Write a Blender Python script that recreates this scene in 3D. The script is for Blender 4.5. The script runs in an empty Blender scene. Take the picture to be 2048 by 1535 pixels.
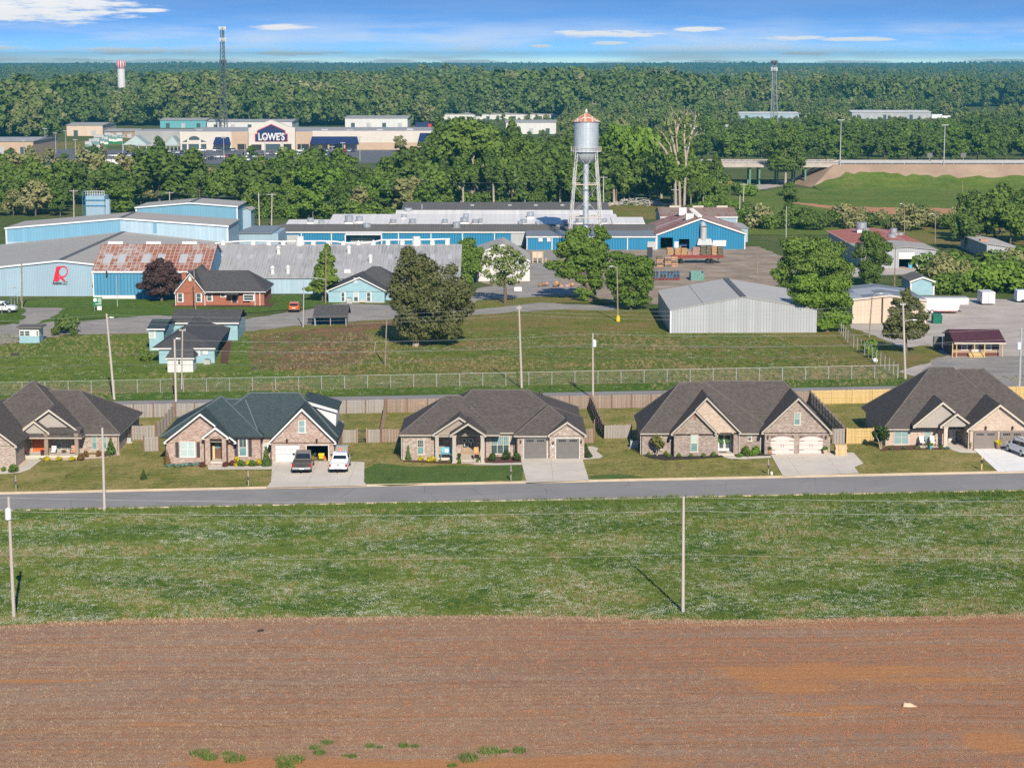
import bpy, bmesh, math, random
from mathutils import Vector, Matrix
R = math.radians
C = bpy.context.scene.collection
sc = bpy.context.scene

# ------------------------------------------------------------------ camera
FPX, CX, CY, YH, CAMH = 4100.0, 1024.0, 767.5, 118.0, 42.7
PITCH = math.atan((CY-YH)/FPX)
cam = bpy.data.cameras.new('camera'); cam_o = bpy.data.objects.new('camera',cam); C.objects.link(cam_o)
cam.sensor_width = 36.0; cam.lens = FPX / 2048.0 * 36.0
cam.clip_start = 1.0; cam.clip_end = 40000.0
cam_o.location = (0,0,CAMH); cam_o.rotation_euler = (math.pi/2-PITCH,0,0)
sc.camera = cam_o

# ------------------------------------------------------------------ light
SUN_DIR = Vector((-2.9,14.6,-9.3)).normalized()          # the way the light travels
SUN_EL = math.asin(-SUN_DIR.z)
SUN_AZ = math.atan2(-SUN_DIR.x,-SUN_DIR.y)                # clockwise from +Y
sun = bpy.data.lights.new('sun','SUN'); sun.energy = 4.3; sun.angle = R(0.55); sun.color = (1.0,0.90,0.75)
sun_o = bpy.data.objects.new('sun',sun); C.objects.link(sun_o)
sun_o.rotation_euler = SUN_DIR.to_track_quat('-Z','Y').to_euler(); sun_o.location = (60,-200,160)

world = bpy.data.worlds.new('World'); sc.world = world; world.use_nodes = True
wn, wl = world.node_tree.nodes, world.node_tree.links
wn.clear()
def wnode(t,**k):
    n = wn.new(t)
    for a, b in k.items(): setattr(n,a,b)
    return n
def wm(op,a,b=None,c=None,clamp=False):
    n = wnode('ShaderNodeMath',operation=op,use_clamp=clamp)
    for i, v in enumerate((a,b,c)):
        if v is None: continue
        if hasattr(v,'is_output'): wl.new(v,n.inputs[i])
        else: n.inputs[i].default_value = v
    return n.outputs[0]
tc = wnode('ShaderNodeTexCoord'); sx = wnode('ShaderNodeSeparateXYZ'); wl.new(tc.outputs['Generated'],sx.inputs[0])
X, Y, Z = sx.outputs
zc = wm('MAXIMUM',Z,0.0)
# the deep blue begins low over the horizon in this sky: look up the sky model higher than the true angle
rise = wm('SUBTRACT',1.0,wm('POWER',2.718,wm('MULTIPLY',zc,-42.0)))
z2 = wm('ADD',wm('ADD',zc,wm('MULTIPLY',rise,0.60)),0.03)
cv = wnode('ShaderNodeCombineXYZ'); wl.new(X,cv.inputs[0]); wl.new(Y,cv.inputs[1]); wl.new(z2,cv.inputs[2])
sky = wnode('ShaderNodeTexSky',sky_type='NISHITA',sun_disc=False,sun_elevation=SUN_EL,sun_rotation=SUN_AZ,
            altitude=2600.0,air_density=1.0,dust_density=0.35,ozone_density=2.2)
nv = wnode('ShaderNodeVectorMath',operation='NORMALIZE'); wl.new(cv.outputs[0],nv.inputs[0]); wl.new(nv.outputs[0],sky.inputs['Vector'])
hs = wnode('ShaderNodeHueSaturation'); hs.inputs['Saturation'].default_value = 1.18; hs.inputs['Value'].default_value = 1.22
wl.new(sky.outputs[0],hs.inputs['Color'])
# clouds: long flat banks seen edge-on
az = wm('ARCTAN2',X,Y)
nc = wnode('ShaderNodeCombineXYZ'); wl.new(wm('MULTIPLY',az,34.0),nc.inputs[0]); wl.new(wm('MULTIPLY',Z,330.0),nc.inputs[1])
def wnoise(scale,detail,rough=0.6,off=0.0):
    n = wnode('ShaderNodeTexNoise',noise_dimensions='3D'); n.inputs['Scale'].default_value = scale
    n.inputs['Detail'].default_value = detail; n.inputs['Roughness'].default_value = rough
    ad = wnode('ShaderNodeVectorMath',operation='ADD'); wl.new(nc.outputs[0],ad.inputs[0]); ad.inputs[1].default_value = (off,off*.7,off*.3)
    wl.new(ad.outputs[0],n.inputs['Vector']); return n.outputs['Fac']
n1 = wnoise(1.5,5,0.68); n2 = wnoise(0.35,3,0.6,7.3)
def sstep(v,lo,hi):
    n = wnode('ShaderNodeMapRange',interpolation_type='SMOOTHSTEP')
    n.inputs[1].default_value = lo; n.inputs[2].default_value = hi
    wl.new(v,n.inputs[0]); return n.outputs[0]
warp = wm('MULTIPLY',wm('SUBTRACT',n1,0.5),4.2)
mask = None
for (px,py,w_,h_) in [(60,26,235,27),(170,12,120,14),(300,25,60,5),(290,103,150,8),(590,107,105,6.5),(563,57,72,6),(1215,69,120,8),
                         (1390,60,55,5.5),(1215,87,38,3.5),(1080,93,26,3.5),(1575,78,62,5.5),(1700,80,80,5),
                         (1592,108,58,4.5),(790,123,70,6),(940,124,80,5),(110,121,190,6),(330,122,90,5),(1240,126,60,4),
                         (1420,124,90,4.5),(1960,121,80,4),(20,97,60,4),(1690,124,70,4),(600,126,120,5)]:
    da = wm('DIVIDE',wm('SUBTRACT',az,(px-1024)/FPX),w_/FPX)
    de = wm('DIVIDE',wm('SUBTRACT',Z,(118-py)/FPX),h_/FPX)
    d = wm('ADD',wm('ADD',wm('MULTIPLY',da,da),wm('MULTIPLY',de,de)),warp)
    m_ = wm('SUBTRACT',1.0,sstep(d,0.1,1.3))
    mask = m_ if mask is None else wm('MAXIMUM',mask,m_)
# high thin streaks, everywhere in the sky, thicker towards the horizon
lowness = wm('SUBTRACT',1.0,sstep(Z,0.0,0.024))
thin = wm('MULTIPLY',sstep(n2,0.34,0.68),wm('ADD',0.05,wm('MULTIPLY',lowness,0.75)))
shade = wm('MULTIPLY_ADD',wnoise(0.6,1,0.5,3.1),0.5,0.68)
cl = wnode('ShaderNodeMix',data_type='RGBA'); cl.inputs[6].default_value = (4.5,4.65,4.9,1); cl.inputs[7].default_value = (5.5,5.4,5.3,1)
wl.new(shade,cl.inputs[0])
mx = wnode('ShaderNodeMix',data_type='RGBA'); wl.new(wm('MAXIMUM',wm('MULTIPLY',mask,0.95),thin,clamp=True),mx.inputs[0])
wl.new(hs.outputs[0],mx.inputs[6]); wl.new(cl.outputs[2],mx.inputs[7])
bg = wnode('ShaderNodeBackground'); bg.inputs['Strength'].default_value = 0.115
wl.new(mx.outputs[2],bg.inputs['Color'])
world.cycles.sampling_method = 'MANUAL'; world.cycles.sample_map_resolution = 256
out = wnode('ShaderNodeOutputWorld'); wl.new(bg.outputs[0],out.inputs['Surface'])

sc.view_settings.view_transform = 'Standard'; sc.view_settings.look = 'None'
sc.view_settings.exposure = 0.72; sc.view_settings.gamma = 1.0; sc.view_settings.use_curve_mapping = False
sc.render.engine = 'CYCLES'; sc.cycles.use_adaptive_sampling = True; sc.cycles.adaptive_threshold = 0.02; sc.cycles.use_denoising = False; sc.cycles.max_bounces = 5; sc.cycles.diffuse_bounces = 2; sc.cycles.glossy_bounces = 2
sc.cycles.transparent_max_bounces = 10; sc.cycles.volume_bounces = 0; sc.cycles.transmission_bounces = 2

# ------------------------------------------------------------------ terrain and photo geometry
AK = [(0,.004),(150,.007),(190,.019),(205,.0215),(222,.0215),(246,.020),(268,.0195),(300,.008),(335,0.0),(40000,0.0)]
def hz(x,y):
    for (a,va), (b,vb) in zip(AK,AK[1:]):
        if y <= b:
            k = va + (vb-va) * (y-a) / (b-a); break
    else: k = 0
    return k * max(-95,min(95,x))
def ray(px,py):
    u = (px-CX) / FPX; v = (py-CY) / FPX
    return u, math.cos(PITCH) - v * math.sin(PITCH), -math.sin(PITCH) - v * math.cos(PITCH)
def at(px,py,z=0.0):                    # point seen at a pixel at height z
    u, dy, dz = ray(px,py); t = (z-CAMH) / dz
    return Vector((u*t,dy*t,z))
def gr(px,py,dz=0.0):                   # point of the ground seen at a pixel
    z = 0.0
    for i in range(8):
        p = at(px,py,z); z = hz(p.x,p.y)
    return Vector((p.x,p.y,z+dz))
def pl(px,py,Y):                        # (x, z) of a pixel on the upright plane at depth Y
    u, dy, dz = ray(px,py); t = Y / dy
    return u * t, CAMH + dz * t
def ptX(x,Y,z): return Vector((x,Y,z))

# ------------------------------------------------------------------ materials
MATS = {}
class NT:
    def __init__(s,name):
        s.m = bpy.data.materials.new(name); s.m.use_nodes = True; s.t = s.m.node_tree
        s.n, s.l = s.t.nodes, s.t.links; s.b = s.n['Principled BSDF']; s.b.inputs['Roughness'].default_value = 0.8
        s.b.inputs['Specular IOR Level'].default_value = 0.3
        s.pos = s.n.new('ShaderNodeNewGeometry').outputs['Position']
        MATS[name] = s.m
    def node(s,t,**k):
        n = s.n.new(t)
        for a, b in k.items(): setattr(n,a,b)
        return n
    def put(s,sock,v):
        if hasattr(v,'is_output'): s.l.new(v,sock)
        else: sock.default_value = v
    def math(s,op,a,b=None,c=None,clamp=False):
        n = s.node('ShaderNodeMath',operation=op,use_clamp=clamp)
        for i, v in enumerate((a,b,c)):
            if v is not None: s.put(n.inputs[i],v)
        return n.outputs[0]
    def xyz(s,v=None):
        n = s.node('ShaderNodeSeparateXYZ'); s.l.new(v or s.pos,n.inputs[0]); return n.outputs
    def comb(s,a=0.0,b=0.0,c=0.0):
        n = s.node('ShaderNodeCombineXYZ')
        for i, v in enumerate((a,b,c)): s.put(n.inputs[i],v)
        return n.outputs[0]
    def scale(s,v,k):
        n = s.node('ShaderNodeVectorMath',operation='MULTIPLY'); s.l.new(v,n.inputs[0]); n.inputs[1].default_value = k; return n.outputs[0]
    def noise(s,scale,detail=3,rough=0.6,v=None,stretch=None):
        v = v or s.pos
        if stretch: v = s.scale(v,stretch)
        n = s.node('ShaderNodeTexNoise'); n.inputs['Scale'].default_value = scale
        n.inputs['Detail'].default_value = detail; n.inputs['Roughness'].default_value = rough
        s.l.new(v,n.inputs['Vector']); return n.outputs['Fac']
    def ss(s,v,lo,hi,a=0.0,b=1.0):
        n = s.node('ShaderNodeMapRange',interpolation_type='SMOOTHSTEP')
        for i, q in enumerate((lo,hi,a,b)): n.inputs[i+1].default_value = q
        s.l.new(v,n.inputs[0]); return n.outputs[0]
    def mix(s,f,a,b,mode='MIX'):
        n = s.node('ShaderNodeMix',data_type='RGBA',blend_type=mode)
        s.put(n.inputs[0],f)
        for i, v in ((6,a),(7,b)):
            s.put(n.inputs[i],v if hasattr(v,'is_output') else (*v[:3],1.0))
        return n.outputs[2]
    def col(s,v):
        s.put(s.b.inputs['Base Color'],v if hasattr(v,'is_output') else (*v[:3],1.0)); return s
    def bump(s,h,dist=0.05,strength=0.6):
        n = s.node('ShaderNodeBump'); n.inputs['Strength'].default_value = strength; n.inputs['Distance'].default_value = dist
        s.l.new(h,n.inputs['Height']); s.l.new(n.outputs[0],s.b.inputs['Normal']); return s
    def rough(s,v): s.put(s.b.inputs['Roughness'],v); return s
    def spec(s,v): s.b.inputs['Specular IOR Level'].default_value = v; return s
    def metal(s,v): s.b.inputs['Metallic'].default_value = v; return s
def cs(c,k): return tuple(min(1.0,q*k) for q in c[:3])

def m_plain(name,c,rough=0.6,var=0.12,scale=1.5,spec=0.3,metal=0.0):
    t = NT(name); n = t.noise(scale,4)
    t.col(t.mix(t.ss(n,.3,.7),cs(c,1-var),cs(c,1+var))).rough(rough).spec(spec).metal(metal); return t
def m_brick(name,c1,c2,c3,mortar,sc_=1.0):
    t = NT(name); x, y, z = t.xyz()
    v = t.comb(t.math('ADD',x,y),z,0.0)
    b = t.node('ShaderNodeTexBrick',offset=0.5); t.l.new(v,b.inputs['Vector'])
    b.inputs['Scale'].default_value = sc_; b.inputs['Mortar Size'].default_value = 0.012; b.inputs['Bias'].default_value = 0.0
    b.inputs['Brick Width'].default_value = 0.23; b.inputs['Row Height'].default_value = 0.085
    b.inputs['Color1'].default_value = (0,0,0,1); b.inputs['Color2'].default_value = (1,1,1,1); b.inputs['Mortar'].default_value = (.5,.5,.5,1)
    # one random tone for each brick
    row = t.math('FLOOR',t.math('DIVIDE',z,0.085)); 
    u = t.math('FLOOR',t.math('ADD',t.math('DIVIDE',t.math('ADD',x,y),0.23),t.math('MULTIPLY',row,0.5)))
    wn_ = t.node('ShaderNodeTexWhiteNoise',noise_dimensions='2D'); t.l.new(t.comb(u,row),wn_.inputs['Vector'])
    r = wn_.outputs['Value']
    c = t.mix(t.ss(r,.25,.5),c1,c2); c = t.mix(t.ss(r,.62,.95),c,c3)
    big = t.noise(0.9,4); c = t.mix(t.ss(big,.35,.7,0,.35),c,c1)
    c = t.mix(t.math('MULTIPLY',b.outputs['Fac'],.8),c,mortar)
    t.col(c).rough(0.9).bump(b.outputs['Fac'],.01,-0.5); return t
def m_shingle(name,c1,c2,c3):
    t = NT(name); x, y, z = t.xyz()
    row = t.math('FLOOR',t.math('MULTIPLY',z,10.5))
    u = t.math('FLOOR',t.math('ADD',t.math('MULTIPLY',t.math('ADD',x,t.math('MULTIPLY',y,.83)),3.3),t.math('MULTIPLY',row,.37)))
    w_ = t.node('ShaderNodeTexWhiteNoise',noise_dimensions='2D'); t.l.new(t.comb(u,row),w_.inputs['Vector'])
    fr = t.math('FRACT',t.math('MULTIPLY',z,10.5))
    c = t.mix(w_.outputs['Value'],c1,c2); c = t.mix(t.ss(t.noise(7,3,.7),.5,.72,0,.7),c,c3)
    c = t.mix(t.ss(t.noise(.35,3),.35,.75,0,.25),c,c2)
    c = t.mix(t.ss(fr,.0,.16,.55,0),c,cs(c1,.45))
    t.col(c).rough(0.92).spec(.15).bump(t.math('ADD',fr,w_.outputs['Value']),.012,.6); return t
def m_ribs(name,c,axis='xy',pitch=0.3,var=.08,rough=.45,dirt=None,spec=.2,depth=.03,streak=.25,dark=.72):
    """painted sheet metal; ribs run up the wall (axis xy) or along one roof axis"""
    t = NT(name); x, y, z = t.xyz()
    u = {'xy': t.math('ADD',x,y),'x': x,'y': y}[axis]
    fr = t.math('PINGPONG',t.math('DIVIDE',u,pitch),0.5)
    sh = t.math('FLOOR',t.math('DIVIDE',u,0.92)); w_ = t.node('ShaderNodeTexWhiteNoise',noise_dimensions='1D'); t.l.new(sh,w_.inputs['W'])
    st = (.25,.25,.06) if axis == 'xy' else ((.9,.05,.05) if axis == 'x' else (.05,.9,.05))
    n = t.noise(4,5,.65,stretch=st); n2 = t.noise(.12,4)
    k = t.math('ADD',t.math('MULTIPLY',n,streak),t.math('MULTIPLY',w_.outputs['Value'],var*2))
    cc = t.mix(t.ss(n2,.3,.7),cs(c,1-var),cs(c,1+var))
    cc = t.mix(t.ss(k,.05,.05+streak+var),cc,cs(c,1-var*1.6)) if not dirt else t.mix(t.ss(t.math('MULTIPLY_ADD',n2,.5,t.math('MULTIPLY',n,.5)),.42,.66),cc,dirt)
    rib = t.ss(fr,.30,.46)
    cc = t.mix(rib,cc,cs(c,dark))
    t.col(cc).rough(rough).spec(spec).bump(t.ss(fr,.12,.4,1,0),depth,.7); return t
def m_grass(name,c1,c2,c3,dry,dryamt=(.5,.7),sc1=.09,stripes=None,fine=9.0):
    t = NT(name); 
    a = t.noise(sc1,5,.62); b = t.noise(sc1*4.3,4,.6,stretch=(.5,1.6,1)); f = t.noise(fine,3,.7,stretch=(.6,1.5,1)); f2 = t.noise(fine*.23,3,.6)
    c = t.mix(t.ss(a,.35,.65),c1,c2); c = t.mix(t.ss(b,.42,.68,0,.8),c,c3)
    c = t.mix(t.ss(t.math('MULTIPLY_ADD',t.noise(sc1*1.7,6,.7),.65,t.math('MULTIPLY',f2,.35)),*dryamt),c,dry)
    if stripes:
        x, y, z = t.xyz(); s_ = t.math('SINE',t.math('MULTIPLY',t.math('ADD',t.math('MULTIPLY',x,stripes[0]),t.math('MULTIPLY',y,stripes[1])),stripes[2]))
        c = t.mix(t.ss(s_,-.6,.6,0,.16),c,cs(dry,1.0))
    mid = t.noise(.9,5,.72,stretch=(1.1,.30,1)); c = t.mix(t.ss(mid,.56,.70,0,.5),t.mix(t.ss(mid,.30,.48,.75,0),c,cs2(t,c,.55)),dry)
    c = t.mix(t.ss(f,.3,.7,0,.75),cs2(t,c,.62),c)
    t.col(c).rough(.95).spec(.1).bump(t.math('ADD',f,t.math('MULTIPLY',f2,.8)),.12,.8); return t
def cs2(t,c,k):
    n = t.node('ShaderNodeMix',data_type='RGBA',blend_type='MULTIPLY'); n.inputs[0].default_value = 1
    t.l.new(c,n.inputs[6]); n.inputs[7].default_value = (k,k,k,1); return n.outputs[2]
def m_paving(name,c,var=.15,crack=True,stain=None,scale=.35,joints=None):
    t = NT(name); a = t.noise(scale,6,.65); f = t.noise(14,3,.7)
    cc = t.mix(t.ss(a,.3,.72),cs(c,1-var),cs(c,1+var)); cc = t.mix(t.ss(f,.3,.7,0,.35),cc,cs(c,1-var*1.5))
    if stain: cc = t.mix(t.ss(t.noise(scale*1.9,5,.7,stretch=(.5,1.4,1)),.5,.72,0,.8),cc,stain)
    if crack:
        v = t.node('ShaderNodeTexVoronoi',feature='DISTANCE_TO_EDGE'); v.inputs['Scale'].default_value = .16; t.l.new(t.pos,v.inputs['Vector'])
        cc = t.mix(t.ss(v.outputs['Distance'],.0,.012,.5,0),cc,cs(c,.6))
    if joints:
        x, y, z = t.xyz(); j = None
        for q in (x,y):
            d = t.ss(t.math('PINGPONG',t.math('DIVIDE',q,joints),.5),.0,.014,.55,0); j = d if j is None else t.math('MAXIMUM',j,d)
        cc = t.mix(j,cc,cs(c,.5))
    t.col(cc).rough(.9).spec(.2).bump(f,.01,.4); return t
def m_wood(name,c1,c2,scale=1.0):
    t = NT(name); x, y, z = t.xyz()
    w_ = t.node('ShaderNodeTexWhiteNoise',noise_dimensions='2D'); t.l.new(t.comb(t.math('FLOOR',t.math('DIVIDE',x,.15)),t.math('FLOOR',t.math('DIVIDE',y,.15))),w_.inputs['Vector'])
    n = t.noise(5,4,.6,stretch=(1,1,.15))
    t.col(t.mix(t.math('MULTIPLY_ADD',w_.outputs['Value'],.6,t.math('MULTIPLY',n,.4)),c1,c2)).rough(.9).spec(.15); return t
def m_leaf(name,c1,c2,c3=None,var=.5,trans=.25):
    t = NT(name); oi = t.node('ShaderNodeObjectInfo'); r = oi.outputs['Random']
    n = t.noise(.45,3,.6); f = t.noise(3.1,2)
    c = t.mix(t.math('MULTIPLY_ADD',r,.75,t.math('MULTIPLY',n,.35),clamp=True),c1,c2)
    c = t.mix(t.ss(f,.35,.7,0,var),c,c3 or cs(c2,1.35))
    t.col(c).rough(.65).spec(.22)
    tr = t.node('ShaderNodeBsdfTranslucent'); t.l.new(c,tr.inputs['Color'])
    ms = t.node('ShaderNodeMixShader'); ms.inputs[0].default_value = trans
    t.l.new(t.b.outputs[0],ms.inputs[1]); t.l.new(tr.outputs[0],ms.inputs[2])
    t.l.new(ms.outputs[0],t.n['Material Output'].inputs['Surface']); return t

m_brick('brick_tan',(.24,.165,.13),(.35,.275,.225),(.46,.41,.36),(.36,.33,.29))
m_brick('brick_rose',(.26,.145,.11),(.36,.25,.20),(.47,.40,.35),(.38,.34,.31))
m_brick('brick_brown',(.19,.135,.11),(.29,.225,.19),(.37,.32,.28),(.31,.28,.25))
m_brick('brick_pale',(.37,.27,.205),(.45,.355,.28),(.50,.42,.35),(.44,.38,.32))
m_brick('brick_red',(.26,.075,.04),(.36,.11,.06),(.20,.06,.035),(.30,.17,.12))
m_shingle('shingle_brown',(.060,.052,.048),(.094,.081,.074),(.14,.12,.109))
m_shingle('shingle_green',(.031,.046,.050),(.045,.064,.068),(.065,.084,.086))
m_shingle('shingle_grey',(.055,.053,.054),(.078,.076,.077),(.105,.102,.10))
m_plain('ridge_cap',(.135,.12,.11),.9)
m_plain('ridge_cap_green',(.10,.13,.14),.9)
m_plain('white_paint',(.57,.57,.56),.5,.03)
m_plain('white_siding',(.53,.54,.55),.5,.03)
m_plain('tan_trim',(.38,.34,.29),.6,.05)
m_plain('cream_trim',(.47,.42,.35),.6,.05)
m_plain('taupe_siding',(.28,.24,.20),.6,.05)
m_plain('grey_siding',(.33,.30,.27),.6,.05)
m_plain('dark_trim',(.035,.03,.03),.45,.1)
m_plain('shutter_dark',(.055,.045,.048),.6,.1)
m_plain('bronze',(.06,.04,.03),.4,.1)
m_plain('door_orange',(.55,.12,.035),.45,.06)
m_plain('door_brown',(.13,.075,.05),.45,.1)
m_plain('door_wood',(.30,.22,.15),.6,.15)
m_plain('porch_timber',(.26,.20,.15),.8,.2)
m_plain('porch_ceiling',(.10,.055,.035),.7,.2)
m_plain('garage_grey',(.135,.13,.122),.5,.05)
m_plain('garage_taupe',(.18,.155,.14),.5,.05)
m_plain('garage_pink',(.54,.46,.43),.5,.03)
m_plain('iron',(.04,.035,.035),.5,.1)
m_plain('blind_pale',(.37,.47,.45),.35,.06,4,.5)
m_plain('blind_aqua',(.20,.31,.31),.3,.06,4,.5)
m_plain('interior_dark',(.03,.03,.032),.9,.2)
for nm, c in (('glass_dark',(.055,.085,.095)),('glass_teal',(.13,.24,.25)),('glass_car',(.012,.015,.018))):
    t = m_plain(nm,c,.06,.15,2,.7)
m_paving('asphalt',(.235,.225,.215),.10,True,(.275,.26,.245),.15)
m_paving('asphalt_old',(.27,.25,.225),.18,True,(.36,.32,.275),.18)
m_paving('asphalt_dark',(.13,.13,.14),.12,False)
m_paving('yard_dirt',(.29,.225,.165),.28,False,(.42,.38,.33),.16)
m_paving('gravel',(.42,.375,.33),.16,False,(.34,.27,.21),.2)
m_paving('concrete',(.55,.495,.42),.12,False,(.50,.46,.41),.25,joints=4.2)
m_paving('concrete_white',(.74,.72,.68),.05,False,(.64,.61,.57),.25,joints=4.2)
m_paving('kerb_concrete',(.62,.49,.33),.14,False,(.50,.34,.20),.5)
m_paving('deck_concrete',(.40,.36,.32),.12,False,(.30,.25,.21),.3)
m_plain('mulch_brown',(.10,.045,.035),.95,.35,9)
m_plain('mulch_black',(.035,.028,.026),.95,.35,9)
m_plain('pea_gravel',(.55,.44,.32),.95,.25,12)
m_plain('soil_red',(.40,.20,.10),.95,.25,.8)
m_grass('lawn_mixed',(.20,.215,.040),(.25,.24,.055),(.14,.185,.030),(.40,.32,.12),(.42,.62),.11,(.25,1.0,4.2))
m_grass('lawn_green',(.085,.155,.030),(.11,.18,.038),(.13,.19,.045),(.20,.21,.07),(.58,.75),.12,(.2,1.0,4.0))
m_grass('meadow',(.13,.20,.026),(.195,.24,.04),(.10,.165,.022),(.30,.27,.095),(.53,.72),.06)
m_grass('meadow_dry',(.185,.20,.036),(.23,.22,.050),(.13,.18,.028),(.31,.21,.085),(.46,.62),.06)
m_grass('verge',(.095,.175,.022),(.13,.20,.030),(.08,.145,.02),(.24,.22,.07),(.56,.72),.08)
m_grass('base_ground',(.10,.145,.035),(.14,.165,.045),(.08,.12,.03),(.22,.19,.085),(.5,.68),.03)
m_wood('fence_grey',(.22,.20,.185),(.36,.33,.305))
m_wood('fence_brown',(.19,.14,.11),(.33,.26,.215)); m_plain('post_brown',(.17,.10,.07),.9)
m_wood('fence_new',(.46,.32,.13),(.58,.43,.20))
m_wood('pallet_wood',(.48,.34,.18),(.66,.50,.30))
m_wood('pole_wood',(.33,.29,.26),(.50,.46,.42))
m_plain('pole_brown',(.24,.19,.15),.9,.2)
m_plain('galvanised',(.40,.41,.41),.5,.08,2,.4,.2)
m_plain('wire',(.22,.22,.22),.6)
m_plain('wire_pale',(.50,.50,.47),.6)
# ------------------------------------------------------------------ mesh builders
class MB:
    def __init__(s): s.v = []; s.f = []
    def add(s,vs,fs):
        o = len(s.v); s.v += [tuple(p) for p in vs]; s.f += [tuple(i+o for i in f) for f in fs]; return s
    def poly(s,*pts): return s.add(pts,[tuple(range(len(pts)))])
    def box(s,x0,x1,y0,y1,z0,z1):
        if x0 > x1: x0, x1 = x1, x0
        return s.add([(x0,y0,z0),(x1,y0,z0),(x1,y1,z0),(x0,y1,z0),(x0,y0,z1),(x1,y0,z1),(x1,y1,z1),(x0,y1,z1)],
                     [(3,2,1,0),(4,5,6,7),(0,1,5,4),(1,2,6,5),(2,3,7,6),(3,0,4,7)])
    def prism(s,poly,off):                       # 3-D polygon swept by a vector
        off = Vector(off); n = len(poly); a = [Vector(p) for p in poly]; b = [p+off for p in a]
        nrm = Vector((0,0,0))
        for i in range(n): nrm += a[i].cross(a[(i+1) % n])
        if nrm.dot(off) > 0: a.reverse(); b.reverse()
        return s.add(a+b,[tuple(range(n)),tuple(range(2*n-1,n-1,-1))]+[((i+1) % n,i,i+n,(i+1) % n+n) for i in range(n)])
    def xz(s,pts,y,d):                          # outline in x,z swept from y towards +y by d
        return s.prism([(x,y,z) for x,z in pts],(0,d,0))
    def xy(s,pts,z0,z1): return s.prism([(x,y,z0) for x,y in pts],(0,0,z1-z0))
    def tube(s,p0,p1,r0,r1=None,n=8,cap=True):
        p0, p1 = Vector(p0), Vector(p1); r1 = r0 if r1 is None else r1
        d = (p1-p0); d = d.normalized() if d.length > 1e-9 else Vector((0,0,1))
        a = d.orthogonal().normalized(); b = d.cross(a); vs = []
        for p, r in ((p0,r0),(p1,r1)):
            vs += [p+(a*math.cos(2*math.pi*i/n)+b*math.sin(2*math.pi*i/n))*r for i in range(n)]
        fs = [(i,(i+1) % n,n+(i+1) % n,n+i) for i in range(n)]
        if cap: fs += [tuple(range(n-1,-1,-1)),tuple(range(n,2*n))]
        return s.add(vs,fs)
    def path(s,pts,r,n=4):
        for a, b in zip(pts,pts[1:]): s.tube(a,b,r,r,n,False)
        return s
    def lathe(s,prof,c,n=16):                   # profile [(r, z)] about the upright axis through c
        c = Vector(c); o = []
        for r, z in prof: o += [(c.x+r*math.cos(2*math.pi*i/n),c.y+r*math.sin(2*math.pi*i/n),c.z+z) for i in range(n)]
        fs = [(k*n+i,k*n+(i+1) % n,(k+1)*n+(i+1) % n,(k+1)*n+i) for k in range(len(prof)-1) for i in range(n)]
        fs += [tuple(range(n-1,-1,-1)),tuple(range((len(prof)-1)*n,len(prof)*n))]
        return s.add(o,fs)
    def mesh(s,name,off=None):
        me = bpy.data.meshes.new(name)
        v = s.v if off is None else [(a-off[0],b-off[1],c-off[2]) for a,b,c in s.v]
        me.from_pydata(v,[],s.f); me.update(); return me
    def build(s,name,mat,parent=None,smooth=False,label=None,kind=None):
        r = parent
        while r is not None and r.parent is not None: r = r.parent
        me = s.mesh(name,tuple(r.location) if r is not None else None)
        me.materials.append(MATS[mat])
        if smooth:
            for p in me.polygons: p.use_smooth = True
        o = bpy.data.objects.new(name,me); C.objects.link(o); o.parent = parent
        if label: o['label'] = label
        if kind: o['kind'] = kind
        return o
def tag(o,label,cat,group=None):
    o['label'] = label; o['category'] = cat
    if group: o['group'] = group
    return o
def thing(name,label,cat,loc=(0,0,0),group=None):
    o = bpy.data.objects.new(name,None); C.objects.link(o); o.location = loc; o.empty_display_size = .3
    return tag(o,label,cat,group)
def copy_tree(o,parent=None):
    c = o.copy(); C.objects.link(c); c.parent = parent
    for ch in list(o.children):
        copy_tree(ch,c)
    return c
def place(proto,used,loc,rotz=0.0,scale=None,label=None,group=None):
    """the first call moves the prototype itself, later ones copy it with its parts"""
    o = proto if not used else copy_tree(proto)
    used.append(o); o.location = loc; o.rotation_euler = (0,0,rotz)
    if scale: o.scale = scale if hasattr(scale,'__len__') else (scale,) * 3
    if label: o['label'] = label
    if group: o['group'] = group
    return o
def struct(o): o['kind'] = 'structure'; return o
rnd = random.Random(11)

def jitter_edge(pts,n,amp,seed=1):
    r = random.Random(seed); out = []
    for a, b in zip(pts,pts[1:]):
        for i in range(n):
            k = i / n; out.append((a[0]+(b[0]-a[0])*k,a[1]+(b[1]-a[1])*k+r.uniform(-amp,amp)))
    out.append(pts[-1]); return out
SOFT = {'lawn_mixed','lawn_green','meadow','meadow_dry','verge','brown_patch_mat','yard_dirt','gravel','asphalt_old','soil_red'}
def ragged(pts,amp,step,seed):
    from mathutils import noise
    out = []
    for a, b in zip(pts,pts[1:]+pts[:1]):
        L = math.hypot(b[0]-a[0],b[1]-a[1]); n = max(1,min(40,int(L/step)))
        for i in range(n):
            k = i / n; x, y = a[0] + (b[0]-a[0]) * k, a[1] + (b[1]-a[1]) * k; q = amp if L < 250 else 0
            out.append((x+q*noise.noise(Vector((x*.35,y*.35,seed))),y+1.6*q*noise.noise(Vector((x*.35,y*.35,seed+9)))))
    return out
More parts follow.
